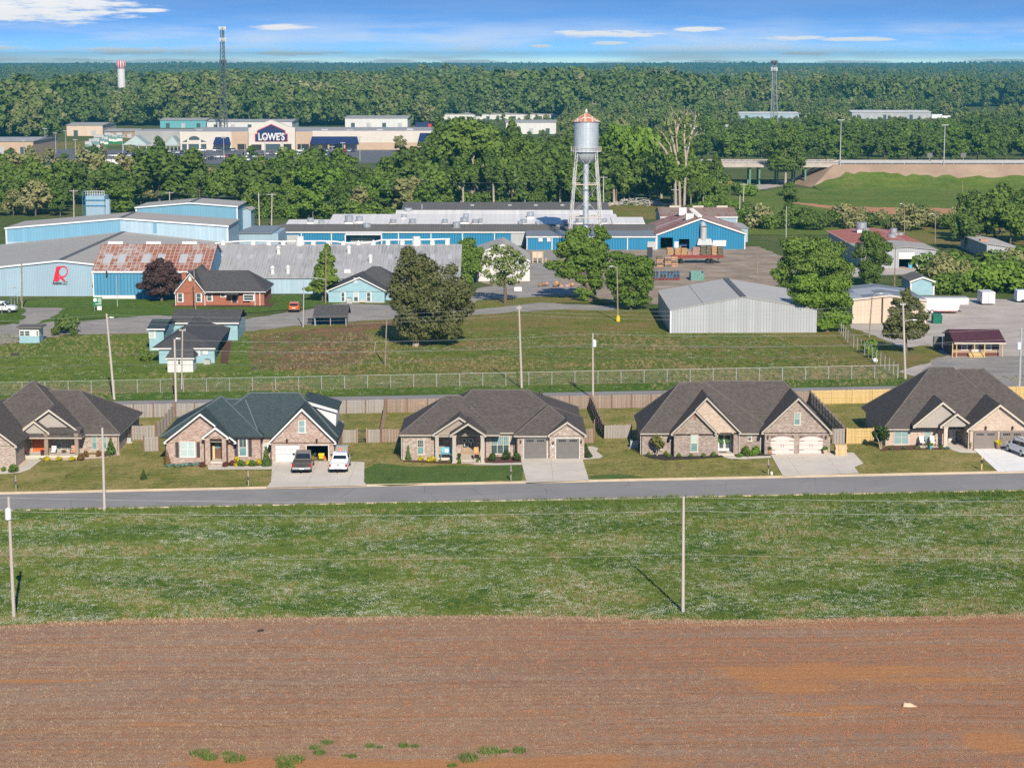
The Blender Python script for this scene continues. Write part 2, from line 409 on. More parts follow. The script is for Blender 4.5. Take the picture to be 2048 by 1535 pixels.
def sheet(name,pts,dz,mat,grid=8.0,zfun=None,parent=None):
    """flat paving or turf laid on the terrain: outline in x,y"""
    if mat in SOFT and len(pts) > 4: pts = ragged(list(pts),.9,1.6,len(pts)*.37)
    bm = bmesh.new(); vs = [bm.verts.new((p[0],p[1],0)) for p in pts]; f = bm.faces.new(vs)
    if f.normal.z < 0: f.normal_flip()
    bm.normal_update()
    if bm.faces[:][0].normal.z < 0: bmesh.ops.reverse_faces(bm,faces=bm.faces[:])
    xs = [p[0] for p in pts]; ys = [p[1] for p in pts]
    cuts = []
    if max(ys) < 420 or zfun:
        gx = gy = grid
        x = math.floor(min(xs)/gx) * gx
        while x < max(xs): cuts.append(((x,0,0),(1,0,0))); x += gx
        y = math.floor(min(ys)/gy) * gy
        while y < max(ys): cuts.append(((0,y,0),(0,1,0))); y += gy
        for k, _ in AK:
            if min(ys) < k < max(ys): cuts.append(((0,k,0),(0,1,0)))
    for co, no in cuts:
        bmesh.ops.bisect_plane(bm,geom=bm.verts[:]+bm.edges[:]+bm.faces[:],plane_co=co,plane_no=no,dist=1e-4)
    for v in bm.verts: v.co.z = (zfun or hz)(v.co.x,v.co.y) + dz
    bmesh.ops.triangulate(bm,faces=bm.faces[:])
    me = bpy.data.meshes.new(name); bm.to_mesh(me); bm.free(); me.materials.append(MATS[mat])
    o = bpy.data.objects.new(name,me); C.objects.link(o)
    if parent: o.parent = parent
    else: struct(o)
    return o
def gp(*pix): return [tuple(gr(x,y).xy) for x,y in pix]

# ------------------------------------------------------------------ the ground
m = MB()
ys = [-400,-100,0,60,100,130] + [150+5*i for i in range(38)] + [345,400,500,700,1000,1500,2500,5000,10000,20000]
xs = [-12000,-5000,-2000,-900,-400,-200] + [-120+8*i for i in range(31)] + [200,400,900,2000,5000,12000]
def far_rise(x,y): return 0 if y < 1500 else min(5.0,(y-1500)*.0012)
for y in ys:
    for x in xs: m.v.append((x,y,hz(x,y)+far_rise(x,y)))
n = len(xs)
for j in range(len(ys)-1):
    for i in range(n-1): m.f.append((j*n+i,j*n+i+1,(j+1)*n+i+1,(j+1)*n+i))
struct(m.build('ground','base_ground',smooth=True))

# ploughed field with stubble rows
t = NT('plough'); x, y, z = t.xyz()
wob = t.noise(.05,2); v = t.math('ADD',t.math('ADD',y,t.math('MULTIPLY',wob,2.2)),t.math('MULTIPLY',x,-.015))
row = t.math('MULTIPLY',t.math('SINE',t.math('MULTIPLY',v,6.2)),.25); rowb = t.math('ADD',t.math('MULTIPLY',t.noise(1.0,4,.65,v=t.comb(t.math('MULTIPLY',x,.035),v,0.0)),.45),t.math('MULTIPLY',t.noise(1.0,4,.7,v=t.comb(t.math('MULTIPLY',x,.05),t.math('MULTIPLY',v,3.2),5.0)),.55))
big = t.noise(.045,5,.6,stretch=(.55,1.5,1)); f = t.noise(6.5,4,.75,stretch=(.45,1.3,1)); ff = t.noise(17,2,.6,stretch=(.35,1.5,1))
soil = t.mix(t.ss(big,.35,.65),(.370,.170,.082),(.300,.150,.085))
straw = t.mix(t.ss(t.noise(.09,4),.38,.62),(.335,.220,.145),(.265,.175,.118))
grey = t.ss(t.math('ADD',t.math('MULTIPLY',x,-.012),t.math('MULTIPLY',t.noise(.05,4),1.0)),.25,.75)      # less straw to the right
amt = t.math('MULTIPLY',t.ss(t.math('ADD',t.math('MULTIPLY',rowb,.7),t.math('MULTIPLY',row,.05)),.28,.42),t.math('MULTIPLY_ADD',grey,.65,.22))
c = t.mix(amt,soil,straw); band = t.noise(1.0,5,.62,v=t.comb(t.math('MULTIPLY',x,.014),t.math('MULTIPLY',v,.62),9.0)); c = t.mix(t.ss(band,.47,.62,0,.45),c,(.315,.235,.180)); c = t.mix(t.ss(band,.34,.46,.6,0),c,(.42,.195,.080)); c = t.mix(t.ss(rowb,.36,.47,.55,0),c,(.15,.082,.050)); c = t.mix(t.ss(rowb,.56,.66,0,.45),c,(.40,.29,.21)); c = t.mix(t.ss(f,.42,.7,0,.6),c,(.34,.235,.155)); c = t.mix(t.ss(f,.30,.46,.75,0),c,(.10,.058,.038))
c = t.mix(t.ss(ff,.60,.74,0,.6),c,(.50,.42,.33))
# bare ochre patches, each with a shape of its own
def blob(cx,cy,wx,wy,k=1.2):
    dx = t.math('DIVIDE',t.math('SUBTRACT',x,cx),wx); dy = t.math('DIVIDE',t.math('SUBTRACT',y,cy),wy)
    d = t.math('ADD',t.math('ADD',t.math('MULTIPLY',dx,dx),t.math('MULTIPLY',dy,dy)),t.math('MULTIPLY',t.math('SUBTRACT',t.noise(.28,5,.65),.5),2.6))
    return t.ss(d,.2,1.15,k,0)
bare = None
BARE = ((1620,1347,6.5,2.3),(1750,1340,7.0,1.2),(1590,1372,3.2,1.4),(1700,1415,2.5,.5),(1620,1428,2.0,.5),(1130,1528,6.5,1.6),(560,1528,7,1.4),(850,1532,6,1.2),(1990,1480,2.2,2.2),(60,1362,5,.5),(120,1290,4,.3),(330,1447,3.0,.3),(1860,1360,5,.8),(1480,1336,2.5,.5))
for px, py, wx, wy in BARE:
    p = gr(px,py); b_ = blob(p.x,p.y,wx*1.15,wy*1.2,1.0); bare = b_ if bare is None else t.math('MAXIMUM',bare,b_)
c = t.mix(bare,c,t.mix(t.ss(f,.3,.7),(.37,.165,.065),(.47,.235,.105)))
t.col(c).rough(.95).spec(.1).bump(t.math('ADD',t.math('ADD',f,ff),t.math('MULTIPLY',row,.35)),.10,.8)
EDGE = [(-130,150)] + gp((-200,1256),(0,1250),(160,1243),(300,1237),(560,1235),(1000,1231),(1180,1233),(1330,1239),(1480,1241),(1620,1238),(1800,1233),(2048,1228),(2300,1226)) + [(130,153)]
EDJ = jitter_edge(EDGE,14,.22,5)
sheet('ploughed_field',[(-130,60),(130,60)]+EDJ[::-1],.02,'plough')

# clover meadow
t = NT('clover')
a = t.noise(.11,5,.62,stretch=(.55,1.25,1)); b = t.noise(.5,4,.6,stretch=(.5,1.5,1)); f = t.noise(7.5,3,.75,stretch=(.7,1.3,1)); d = t.noise(.05,5,.65)
c = t.mix(t.ss(a,.36,.64),(.115,.178,.026),(.190,.208,.040)); c = t.mix(t.ss(b,.45,.7,0,.8),c,(.080,.140,.021))
c = t.mix(t.ss(t.math('MULTIPLY_ADD',d,.6,t.math('MULTIPLY',b,.4)),.50,.63,0,.7),c,(.24,.20,.080))
x, y, z = t.xyz()
cl_ = t.math('MULTIPLY',t.ss(t.noise(.16,5,.65,stretch=(.5,1.2,1)),.40,.62),t.ss(f,.50,.66))
c = t.mix(t.math('MULTIPLY',cl_,.42),c,(.36,.42,.26)); c = t.mix(t.ss(f,.28,.48,.65,0),c,(.035,.062,.014))
rim = t.ss(t.math('ADD',y,t.math('MULTIPLY',t.noise(.4,4),2.0)),192.6,196.0,0,.75); c = t.mix(rim,c,t.mix(t.ss(f,.3,.6),(.05,.12,.014),(.10,.19,.022)))
t.col(c).rough(.95).spec(.1).bump(t.math('ADD',f,b),.15,.8)
RN, RF = 196.7, 204.6           # street edges
sheet('clover_meadow',[(-130,RN-.4)]+EDJ+[(130,RN-.4)],.024,'clover')

# street, kerbs
sheet('street',[(-140,RN),(140,RN),(140,RF),(-140,RF)],.03,'asphalt')
def kerb(y0,y1,dz0,h):
    m = MB()
    for i in range(35):
        xa, xb = -140 + i * 8, -132 + i * 8
        za, zb = hz(xa,(y0+y1)/2), hz(xb,(y0+y1)/2)
        m.add([(xa,y0,za-.2),(xb,y0,zb-.2),(xb,y1,zb-.2),(xa,y1,za-.2),(xa,y0,za+dz0),(xb,y0,zb+dz0),(xb,y1,zb+dz0+h),(xa,y1,za+dz0+h)],
              [(4,5,6,7),(0,1,5,4),(2,3,7,6)])
    struct(m.build('kerb','kerb_concrete'))
kerb(RF-.02,RF+.62,.035,.11); kerb(RN+.02,RN-.42,.06,.04)
# lawns up to the back fences, alley behind
sheet('lawn',[(-140,RF+.6),(140,RF+.6),(140,254.4),(-140,254.4)],.10,'lawn_mixed')
sheet('lawn_patch',jitter_edge([(-15.4,205.3),(1.2,205.3)],6,.05,3)+[(1.0,213.5),(-6,214.0),(-12.4,215.2),(-14.6,216),(-16.2,213),(-15.2,209)],.112,'lawn_green')
sheet('lawn_patch',[(8.2,205.4),(14,205.4),(12.2,207.2),(9.5,208.2),(8.0,207.6)],.112,'lawn_green')
sheet('alley',[(-140,254.4),(140,254.4),(140,261.5),(-140,261.5)],.05,'asphalt')
sheet('verge',[(-140,261.5),(140,261.5),(140,267.7),(-140,267.7)],.07,'verge')
# works grounds: rough grass, brown patches, lots and drives
PX_FIELD_TOP = [(-300,700),(0,690),(40,684),(160,668),(290,668),(480,662),(620,650),(800,640),(960,630),(1200,622),(1330,640)]
sheet('rough_field',[(-140,267.7)]+[(140,267.7),(140,320)]+gp((1760,652),(1330,618),(1080,606),(940,622),(800,636),(500,655),(150,672),(0,690))+[(-140,330)],.06,'meadow_dry')
sheet('green_field',gp((-200,770),(500,765),(700,757),(520,735),(505,690),(480,664),(160,672),(0,692),(-200,700)),.066,'meadow')
t = m_grass('brown_patch_mat',(.215,.135,.066),(.235,.160,.075),(.165,.135,.05),(.30,.17,.085),(.45,.62),.09)
sheet('brown_patch',gp((505,738),(500,705),(506,672),(560,666),(700,652),(735,664),(745,690),(735,722),(640,738),(560,742)),.074,'brown_patch_mat')
sheet('brown_patch',gp((690,648),(800,640),(780,656),(700,662)),.074,'brown_patch_mat')
sheet('grey_road',gp((40,684),(150,669),(285,668),(480,664),(600,652),(640,648),(800,638),(960,630),(1100,620),(1230,621),(1230,613),(1080,606),(960,617),(790,612),(640,604),(640,616),(480,640),(300,630),(150,645),(90,640),(-60,660),(-60,700)),.08,'asphalt_old')
sheet('grass_plot',gp((-100,640),(20,620),(60,600),(190,594),(330,602),(640,590),(700,603),(640,615),(480,627),(300,632),(150,640),(60,650)),.086,'verge')
sheet('old_slab',gp((40,655),(52,616),(110,616),(130,617),(95,640),(70,650)),.094,'asphalt_old')
sheet('works_yard',gp((925,600),(1000,575),(940,560),(1000,520),(1060,495),(1320,498),(1520,494),(1580,520),(1560,560),(1520,600),(1330,610),(1200,604),(1060,600),(940,608)),.084,'yard_dirt')
sheet('works_drive',gp((940,605),(960,575),(1060,565),(1060,500),(1110,500),(1115,560),(1180,585),(1100,590),(1000,604)),.092,'asphalt_old')
sheet('lawn_strip',gp((930,622),(960,600),(1180,590),(1240,607),(1080,606)),.093,'meadow_dry')
sheet('gravel_lot',gp((1700,655),(1720,620),(1870,595),(2048,600),(2300,605),(2300,770),(1960,790),(1800,745),(1850,715),(1790,690)),.082,'gravel')
sheet('grass_plot',gp((1780,700),(1860,690),(1895,712),(1850,728),(1800,742),(1770,728)),.09,'meadow_dry')
sheet('asphalt_lot',gp((1850,735),(1880,716),(2048,712),(2300,715),(2300,790),(1960,790),(1830,780)),.095,'asphalt_old')
sheet('side_road',gp((1580,560),(1900,545),(2300,545),(2300,530),(1900,530),(1580,540)),.082,'gravel')
sheet('side_lawn',gp((1700,455),(2300,455),(2300,490),(1700,488)),.07,'meadow_dry')
sheet('hill_meadow',gp((1440,470),(1440,395),(1560,378),(1700,375),(2300,375),(2300,470)),.06,'meadow')
sheet('dirt_track',gp((1560,402),(1600,406),(1680,413),(1760,415),(1905,417),(1905,428),(1760,429),(1690,424),(1620,412)),.07,'soil_red')
sheet('mown_strip',gp((1215,412),(1330,410),(1330,440),(1215,436)),.07,'meadow_dry')
sheet('store_lot',gp((-300,345),(0,335),(120,322),(420,328),(900,325),(900,296),(300,300),(170,300),(120,290),(0,305),(-300,310)),.05,'asphalt_dark')
sheet('store_grass',gp((-100,300),(300,272),(300,288),(100,300),(60,330),(-100,335)),.06,'meadow_dry')
# ------------------------------------------------------------------ brick houses along the street
def slope_hit(px,py,Yf,ze,s):
    u, dy, dz = ray(px,py); Y = (CAMH-ze+s*Yf) / (s-dz/dy)
    x, z = pl(px,py,Y); return x, Y, z
def gable(root,Yf,apex,lend,rend,Yb,roof,wall,trim,ov=.35,drop=0.0,th=.13,closed=True,rake=.24):
    (ax,az), (lx,lz), (rx,rz) = pl(*apex,Yf), pl(*lend,Yf), pl(*rend,Yf)
    rf = MB()
    for ex, ez in ((lx,lz),(rx,rz)):
        rf.prism([(ax,Yf,az),(ex,Yf,ez),(ex,Yf,ez-th),(ax,Yf,az-th)],(0,Yb-Yf,0))
    rf.build('gable_roof',roof,root)
    tr = MB()
    for ex, ez in ((lx,lz),(rx,rz)):
        tr.prism([(ax,Yf-.05,az-.02),(ex,Yf-.05,ez-.02),(ex,Yf-.05,ez-.02-rake*.85),(ax,Yf-.05,az-.02-rake)],(0,.045,0))
        q = .28 if ex < ax else -.28                         # boxed eave return
        tr.box(ex,ex+q,Yf-.045,Yf+ov,ez-rake,ez-rake+.1)
    tr.build('rake_board',trim,root)
    if wall:
        w = MB(); sl = (az-lz) / (ax-lx); i = .30; zb = min(lz,rz) - th - drop
        pts = [(lx+i,zb),(rx-i,zb)]
        if drop > 0.01 or True: pts += [(rx-i,rz+(az-rz)/(rx-ax)*i-th),(ax,az-th),(lx+i,lz+(az-lz)/(ax-lx)*i-th)]
        w.xz(pts,Yf+ov,.2); w.build('gable_wall',wall,root)
    return ax, az, lx, rx, lz
def hip(root,x0,x1,y0,y1,ze,ridge,roof,fascia,cap,th=.16,name='roof'):
    (xa,xb,yr,zr) = ridge
    A, B, Cc, D = (x0,y0,ze), (x1,y0,ze), (x1,y1,ze), (x0,y1,ze); E_, F_ = (xa,yr,zr), (xb,yr,zr)
    m = MB().add([A,B,Cc,D,E_,F_],[(0,1,5,4),(1,2,5),(2,3,4,5),(3,0,4)] if xb-xa > .05 else [(0,1,4),(1,2,4),(2,3,4),(3,0,4)])
    o = m.build(name,roof,root)
    f = MB(); e = .012
    f.box(x0+e,x1-e,y0+e,y1-e,ze-th,ze-.012); f.build('fascia',fascia,root)
    c = MB()
    for p, q in ((A,E_),(B,F_),(Cc,F_),(D,E_),(E_,F_)): c.tube(p,q,.075,.075,4,False)
    c.build('ridge_cap',cap,root)
    return o
def vent_pipe(root,px,py,Y,zlo):
    x, z = pl(px,py,Y); MB().tube((x,Y,zlo),(x,Y,z),.06).build('vent_pipe','iron',root)
def window(root,p0,p1,Y,frame='white_paint',top='blind_pale',bot='glass_teal',cols=1,grid=(0,0),sill='cream_trim',b=.07,rail=True):
    (x0,z1), (x1,z0) = pl(*p0,Y), pl(*p1,Y)
    w = (x1-x0) / cols; zm = (z0+z1) / 2; f = MB()
    yo, yi = Y - .055, Y + .03
    f.box(x0-b,x1+b,yo,yi,z1,z1+b); f.box(x0-b,x1+b,yo,yi,z0-b,z0)
    for i in range(cols+1): f.box(x0+w*i-b*(.5 if 0 < i < cols else 1)+(b*.0),x0+w*i+b*(.5 if 0 < i < cols else 0 if i == cols else 0)+(b if i == cols else 0),yo+.001,yi,z0,z1)
    if rail: f.box(x0,x1,yo+.012,yi,zm-.03,zm+.03)
    for i in range(cols):
        for g in range(1,grid[0]): xx = x0 + w * i + w * g / grid[0]; f.box(xx-.015,xx+.015,yo+.016,yi,zm,z1)
        for g in range(1,grid[1]): zz = zm + (z1-zm) * g / grid[1]; f.box(x0+w*i,x0+w*(i+1),yo+.016,yi,zz-.015,zz+.015)
    o = f.build('window',frame,root)
    for i in range(cols):
        xa, xb = x0 + w * i + .01, x0 + w * (i+1) - .01
        MB().box(xa,xb,Y-.026,Y+.02,zm,z1).build('pane',top,o); MB().box(xa,xb,Y-.022,Y+.02,z0,zm-.001).build('pane',bot,o)
    if sill: MB().box(x0-.16,x1+.16,Y-.09,Y+.04,z0-b-.09,z0-b-.003).build('sill',sill,o)
    return o
def shutters(root,p0,p1,Y,w=.36,mat='shutter_dark'):
    (x0,z1), (x1,z0) = pl(*p0,Y), pl(*p1,Y)
    for xa in (x0-.1-w,x1+.1):
        m = MB().box(xa,xa+w,Y-.05,Y+.02,z0,z1)
        for k in range(9): zz = z0 + .08 + (z1-z0-.16) * k / 8; m.box(xa+.05,xa+w-.05,Y-.065,Y-.049,zz-.04,zz+.03)
        m.build('shutter',mat,root)
def garage_door(root,p0,p1,Y,mat,win=True,arch=0.0,hinges=False,rec=.12,trim='white_paint'):
    (x0,z1), (x1,z0) = pl(*p0,Y), pl(*p1,Y); n = 4; hgt = (z1-z0)
    j = MB(); j.box(x0-.07,x0,Y-.03,Y+.05,z0,z1+.07); j.box(x1,x1+.07,Y-.03,Y+.05,z0,z1+.07)
    if not arch: j.box(x0,x1,Y-.03,Y+.05,z1,z1+.07)
    d = j.build('garage_door',trim,root)
    yd = Y - .022
    for k in range(n):
        za, zb = z0 + hgt * k / n + .012, z0 + hgt * (k+1) / n - .012
        m = MB()
        if arch and k == n - 1:
            pts = [(x0,za)] + [(x1,za)] + [(x1+(x0-x1)*q/12,zb-arch+arch*math.sin(math.pi*(q/12))**.8) for q in range(13)]
            m.xz(pts,yd,.1)
        else:
            m.box(x0,x1,yd,yd+.1,za,zb)
            for q in range(4):
                w = (x1-x0) / 4; m.box(x0+w*q+.07,x0+w*(q+1)-.07,yd-.014,yd+.02,za+.09,zb-.09)
        m.build('door_panel',mat,d)
    if win:
        for s in (0,1):
            w = (x1-x0) * .33; xs_ = x0 + (x1-x0) * (.10+.47*s)
            for q in range(4):
                MB().box(xs_+w*q/4+.02,xs_+w*(q+1)/4-.02,yd-.024,yd,z1-hgt*.155,z1-hgt*.06).build('pane','glass_car',d)
    if hinges:
        h = MB(); xm = (x0+x1) / 2
        for zz in (z0+hgt*.22,z0+hgt*.72):
            for xa, xb in ((x0,x0+.5),(x1-.5,x1)): h.box(xa,xb,yd-.03,yd-.002,zz,zz+.035)
        for xa in (xm-.14,xm+.11): h.box(xa,xa+.03,yd-.05,yd-.002,z0+hgt*.40,z0+hgt*.55)
        h.build('hinge','iron',d)
    return d
def lantern(root,px,py,Y,big=1.0):
    x, z = pl(px,py,Y); m = MB(); s = big
    m.box(x-.05,x+.05,Y-.05,Y+.02,z-.1,z+.22*s); m.tube((x,Y-.14,z-.16*s),(x,Y-.14,z+.12*s),.09*s,.13*s,6); m.tube((x,Y-.14,z+.12*s),(x,Y-.14,z+.26*s),.14*s,.02,6)
    m.tube((x,Y-.14,z+.2*s),(x,Y,z+.2*s),.02,.02,4)
    m.build('wall_lantern','bronze',root)
def column(root,px,pyt,pyb,Y,w,mat,base=None):
    (x,zt), (_,zb) = pl(px,pyt,Y), pl(px,pyb,Y)
    m = MB().box(x-w,x+w,Y-w,Y+w,zb,zt); m.box(x-w-.05,x+w+.05,Y-w-.05,Y+w+.05,zt-.16,zt-.003); m.box(x-w-.05,x+w+.05,Y-w-.05,Y+w+.05,zb,zb+.2)
    return m.build('column',mat,root)
def downspout(root,px,pyt,pyb,Y,mat='dark_trim'):
    (x,zt), (_,zb) = pl(px,pyt,Y), pl(px,pyb,Y); MB().box(x-.045,x+.045,Y-.10,Y-.005,zb,zt).build('downspout',mat,root)
def walls(root,mat,boxes,z0,z1):
    m = MB()
    for b in boxes: m.box(b[0],b[1],b[2],b[3],z0,b[4] if len(b) > 4 else z1)
    return m.build('wall',mat,root)
def px_(x,y,Y): return pl(x,y,Y)[0]
def pz_(x,y,Y): return pl(x,y,Y)[1]
def door(root,p0,p1,Y,mat,glass=None,gfrac=(.1,.9,.3,.95),double=False,trim='cream_trim'):
    (x0,z1), (x1,z0) = pl(*p0,Y), pl(*p1,Y)
    f = MB().box(x0-.09,x0,Y-.06,Y+.02,z0,z1+.09).box(x1,x1+.09,Y-.06,Y+.02,z0,z1+.09).box(x0,x1,Y-.06,Y+.02,z1,z1+.09)
    o = f.build('door_frame',trim,root)
    leaves = ((x0,(x0+x1)/2-.01),((x0+x1)/2+.01,x1)) if double else ((x0,x1),)
    for a, b in leaves:
        MB().box(a,b,Y-.04,Y+.02,z0,z1).build('door',mat,o)
        if glass:
            w, h = b - a, z1 - z0
            MB().box(a+w*gfrac[0],a+w*gfrac[1],Y-.052,Y-.039,z0+h*gfrac[2],z0+h*gfrac[3]).build('pane',glass,o)
        k = b - .1 if (double and a == x0) or not double else a + .1
        MB().box(k-.02,k+.02,Y-.09,Y-.04,z0+(z1-z0)*.42,z0+(z1-z0)*.55).build('handle','iron',o)
    return o

def house1():
    z0 = hz(-50,223); Yw = 226.0
    root = thing('brick_house','tan brick house with brown hip roof and orange front door, leftmost on the street','house',(-50,226,z0))
    ze = pz_(200,868,Yw-.4); xr = px_(240,868,Yw-.4)
    back = at(270,836,ze); yb = back.y
    x, yr, zr = slope_hit(130,780,Yw-.4,ze,.72)
    hip(root,-68,xr,Yw-.4,yb+4,ze,(px_(100,780,yr),px_(158,780,yr),yr,zr),'shingle_brown','tan_trim','ridge_cap')
    xp, yp, zp = slope_hit(65,760,Yw-2.4,ze,.78)
    hip(root,px_(65,760,yp)-(yp-Yw+2.4),px_(65,760,yp)+(yp-Yw+2.4),Yw-2.4,2*yp-Yw+2.4,ze+.01,(xp,xp,yp,zp),'shingle_brown','tan_trim','ridge_cap',name='roof')
    x0p, x1p = px_(56,900,Yw), px_(162,900,Yw)
    walls(root,'brick_tan',[(x0p,xr-.4,Yw,yb+3.6),(-67,x0p,Yw-4.0,yb+3.6)],z0-.4,ze-.1)
    # porch: siding gables, columns, skirt roof
    Yp = 223.9
    a = gable(root,Yp+.35,(97.5,818),(34,864),(161,864),Yw+3.5,'shingle_brown','grey_siding','cream_trim',.5)
    gable(root,Yp-.15,(67,841),(39,864),(98.5,865),Yp+2.5,'shingle_brown','grey_siding','cream_trim',.3)
    (sx0,sz0), (sx1,sz1) = pl(95,864,Yp), pl(160,864,Yp)
    MB().add([(sx0,Yp-.1,sz0),(sx1,Yp-.1,sz1),(sx1,Yp+.9,sz1+.45),(sx0,Yp+.9,sz0+.45)],[(0,1,2,3)]).box(sx0,sx1,Yp-.08,Yp+.5,sz0-.2,sz0-.01).build('skirt_roof','shingle_brown',root)
    for cx in (92,153): column(root,cx,866,911,Yp,.2,'porch_timber')
    MB().box(px_(40,915,Yp),px_(163,915,Yp),Yp-.4,Yw+.1,z0-.2,z0+.32).build('porch_slab','concrete',root)
    MB().box(px_(57,919,Yp),px_(83,919,Yp),Yp-1.0,Yp-.4,z0-.2,z0+.16).build('step','concrete',root)
    MB().box(px_(40,866,Yp),px_(163,866,Yp),Yp+.3,Yw,ze-.05,ze+.02).build('porch_ceiling','cream_trim',root)
    door(root,(64,866),(90,903),Yw,'door_orange',double=True)
    for a_, b_ in ((115,123),(135,143)): window(root,(a_,868),(b_,899),Yw,'tan_trim','blind_aqua','glass_teal')
    for a_, b_ in ((184.5,194.5),(204,214)): window(root,(a_,871),(b_,897),Yw,'tan_trim','blind_aqua','glass_teal')
    # garage wing
    Yg = 218.1
    gable(root,Yg-.4,(-42,834),(-117,891),(33.5,891),Yw+2,'shingle_brown','brick_tan','cream_trim',.4)
    xg = px_(31,900,Yg); zg = pz_(33,891,Yg-.4)
    walls(root,'brick_tan',[(-67,xg,Yg,Yw-3.9)],z0-.6,zg-.1)
    downspout(root,30,892,930,Yg,'tan_trim'); downspout(root,237,870,903,Yw,'tan_trim')
    MB().box(xr-.42,xr-.36,Yw+5.0,Yw+6.0,z0+.6,z0+1.8).build('meter_box','iron',root)
house1()

def house2():
    z0 = hz(-28,218); Yw, Yg, Yl = 218.6, 218.1, 217.95
    root = thing('brick_house','rose brick house with dark green roof and one open garage bay','house',(-28,218,z0))
    ze = pz_(480,873,Yw-.4)
    xl, xr = px_(320,873,Yw-.4), px_(526,873,Yw-.4)
    # left wing hip
    x, yr, zr = slope_hit(443,792,Yw-.4,ze,.80)
    hip(root,xl,xr,Yw-.4,2*yr-Yw+2.4,ze,(x-.01,x+.01,yr,zr),'shingle_green','dark_trim','ridge_cap_green')
    # main and garage hip
    x2, y2, z2 = slope_hit(550,785,Yg-.4,ze-.3,.80)
    xg0, xg1 = px_(538,883,Yg-.4), px_(672,883,Yg-.4)
    hip(root,px_(380,880,Yw) ,xg1+.1,Yw+.9,2*y2-Yg-.5,ze-.28,(px_(500,785,y2),px_(598,785,y2),y2,z2),'shingle_green','dark_trim','ridge_cap_green')
    x3, y3, z3 = slope_hit(470,797,Yw-.4,ze,.76)
    hip(root,px_(400,880,Yw),px_(520,880,Yw),Yw+.2,2*y3-Yw,ze-.1,(px_(455,797,y3),px_(490,797,y3),y3,z3),'shingle_green','dark_trim','ridge_cap_green')
    gable(root,Yw-1.15,(400,826),(327.5,883),(472.5,883),Yw+5.5,'shingle_green','brick_rose','white_paint',.5)
    Yp = 217.3
    gable(root,Yp-.35,(430.5,853),(404,873.5),(457,873.5),Yp+4,'shingle_green','brick_rose','white_paint',.35,rake=.28)
    gable(root,Yg-.4,(603.5,816),(537,883.5),(672.5,883.5),y2+2,'shingle_green','brick_rose','white_paint',.4,rake=.28)
    zt = pz_(600,885,Yg) - .06; zp = pz_(430,874,Yp) - .1
    # garage wing walls with two bays
    a0, a1 = px_(551,905,Yg), px_(599.5,905,Yg); b0, b1 = px_(612,905,Yg), px_(658,905,Yg); g0, g1 = px_(543,905,Yg), px_(668,905,Yg)
    zd = pz_(600,889,Yg); zf = z0 + .06
    m = MB()
    for xa, xb in ((g0,a0),(a1,b0),(b1,g1)): m.box(xa,xb,Yg,Yg+.3,z0-.5,zt)
    m.box(a0,a1,Yg,Yg+.3,zd,zt); m.box(b0,b1,Yg,Yg+.3,zd,zt)
    m.box(g0,g0+.25,Yg+.3,Yg+14,z0-.5,zt); m.box(g1-.25,g1,Yg+.3,Yg+14,z0-.5,zt)
    m.build('wall','brick_rose',root)
    i = MB(); i.box(g0+.25,g1-.25,Yg+7,Yg+7.2,z0,zt); i.box(g0+.25,g1-.25,Yg+.3,Yg+7,zt-.2,zt-.02); i.build('garage_interior','interior_dark',root)
    MB().box(g0+.25,g1-.25,Yg+.002,Yg+7,z0-.1,zf).build('garage_floor','concrete',root)
    garage_door(root,(551.5,889.5),(599,925.5),Yg+.12,'white_siding',win=False)
    t_ = MB().box(b0,b0+.08,Yg-.02,Yg+.1,zf,zd).box(b1-.08,b1,Yg-.02,Yg+.1,zf,zd).box(b0+.08,b1-.08,Yg-.02,Yg+.1,zd-.08,zd-.001); t_.build('bay_frame','white_paint',root)
    MB().box(b0+.1,b1-.1,Yg+.4,Yg+2.6,zd-.02,zd+.05).build('raised_door','white_siding',root)
    # left wing walls with entry recess
    w0, w1 = px_(333,900,Yw), px_(521,900,Yw); e0, e1 = px_(409,900,Yp), px_(453,900,Yp); d0, d1 = px_(420,900,Yp), px_(444,900,Yp)
    walls(root,'brick_rose',[(w0,d0,Yl,Yw+11,pz_(400,884,Yl)),(d1,w1,Yw,Yw+11),(d0,d1,Yw+.5,Yw+11),(w1,g0,Yw+1.1,Yw+12)],z0-.5,ze-.1)
    m = MB().box(e0,d0,Yp,Yw+.01,z0-.4,zp+.1).box(d1,e1,Yp,Yw+.01,z0-.4,zp+.1).box(d0,d1,Yp,Yp+.3,pz_(430,877,Yp),zp+.1); m.build('entry_wall','brick_rose',root)
    MB().box(d0+.01,d1-.01,Yp+.02,Yw+.49,z0-.2,z0+.38).build('porch_slab','concrete',root)
    MB().box(d0-.2,d1+.2,Yp-.45,Yp-.002,z0-.2,z0+.2).build('step','brick_tan',root)
    door(root,(427.5,876),(443,916),Yw+.5,'door_brown','glass_teal',(.15,.85,.5,.92),trim='dark_trim')
    MB().box(px_(421,890,Yp),px_(425,890,Yp),Yw+.3,Yw+.4,z0+.4,z0+1.8).build('porch_sign','pallet_wood',root)
    window(root,(361,884),(390,912.5),Yl,cols=2,top='blind_pale',bot='blind_pale'); shutters(root,(359,884),(392,914),Yl)
    window(root,(478.5,878),(494,910.5),Yw,top='glass_dark',bot='glass_teal',grid=(2,1)); shutters(root,(477,877),(495.5,912),Yw)
    window(root,(528,886),(535.5,897),Yw+1.1,top='blind_pale',bot='glass_teal')
    window(root,(598,841),(610.5,864),Yg-.001,top='blind_aqua',bot='blind_aqua')
    lantern(root,574,881,Yg,1.1); lantern(root,633.5,881,Yg,1.1)
    for p in (409,453): downspout(root,p,875,924,Yp,'bronze')
    downspout(root,331,884,920,Yl); downspout(root,669.5,886,922,Yg)
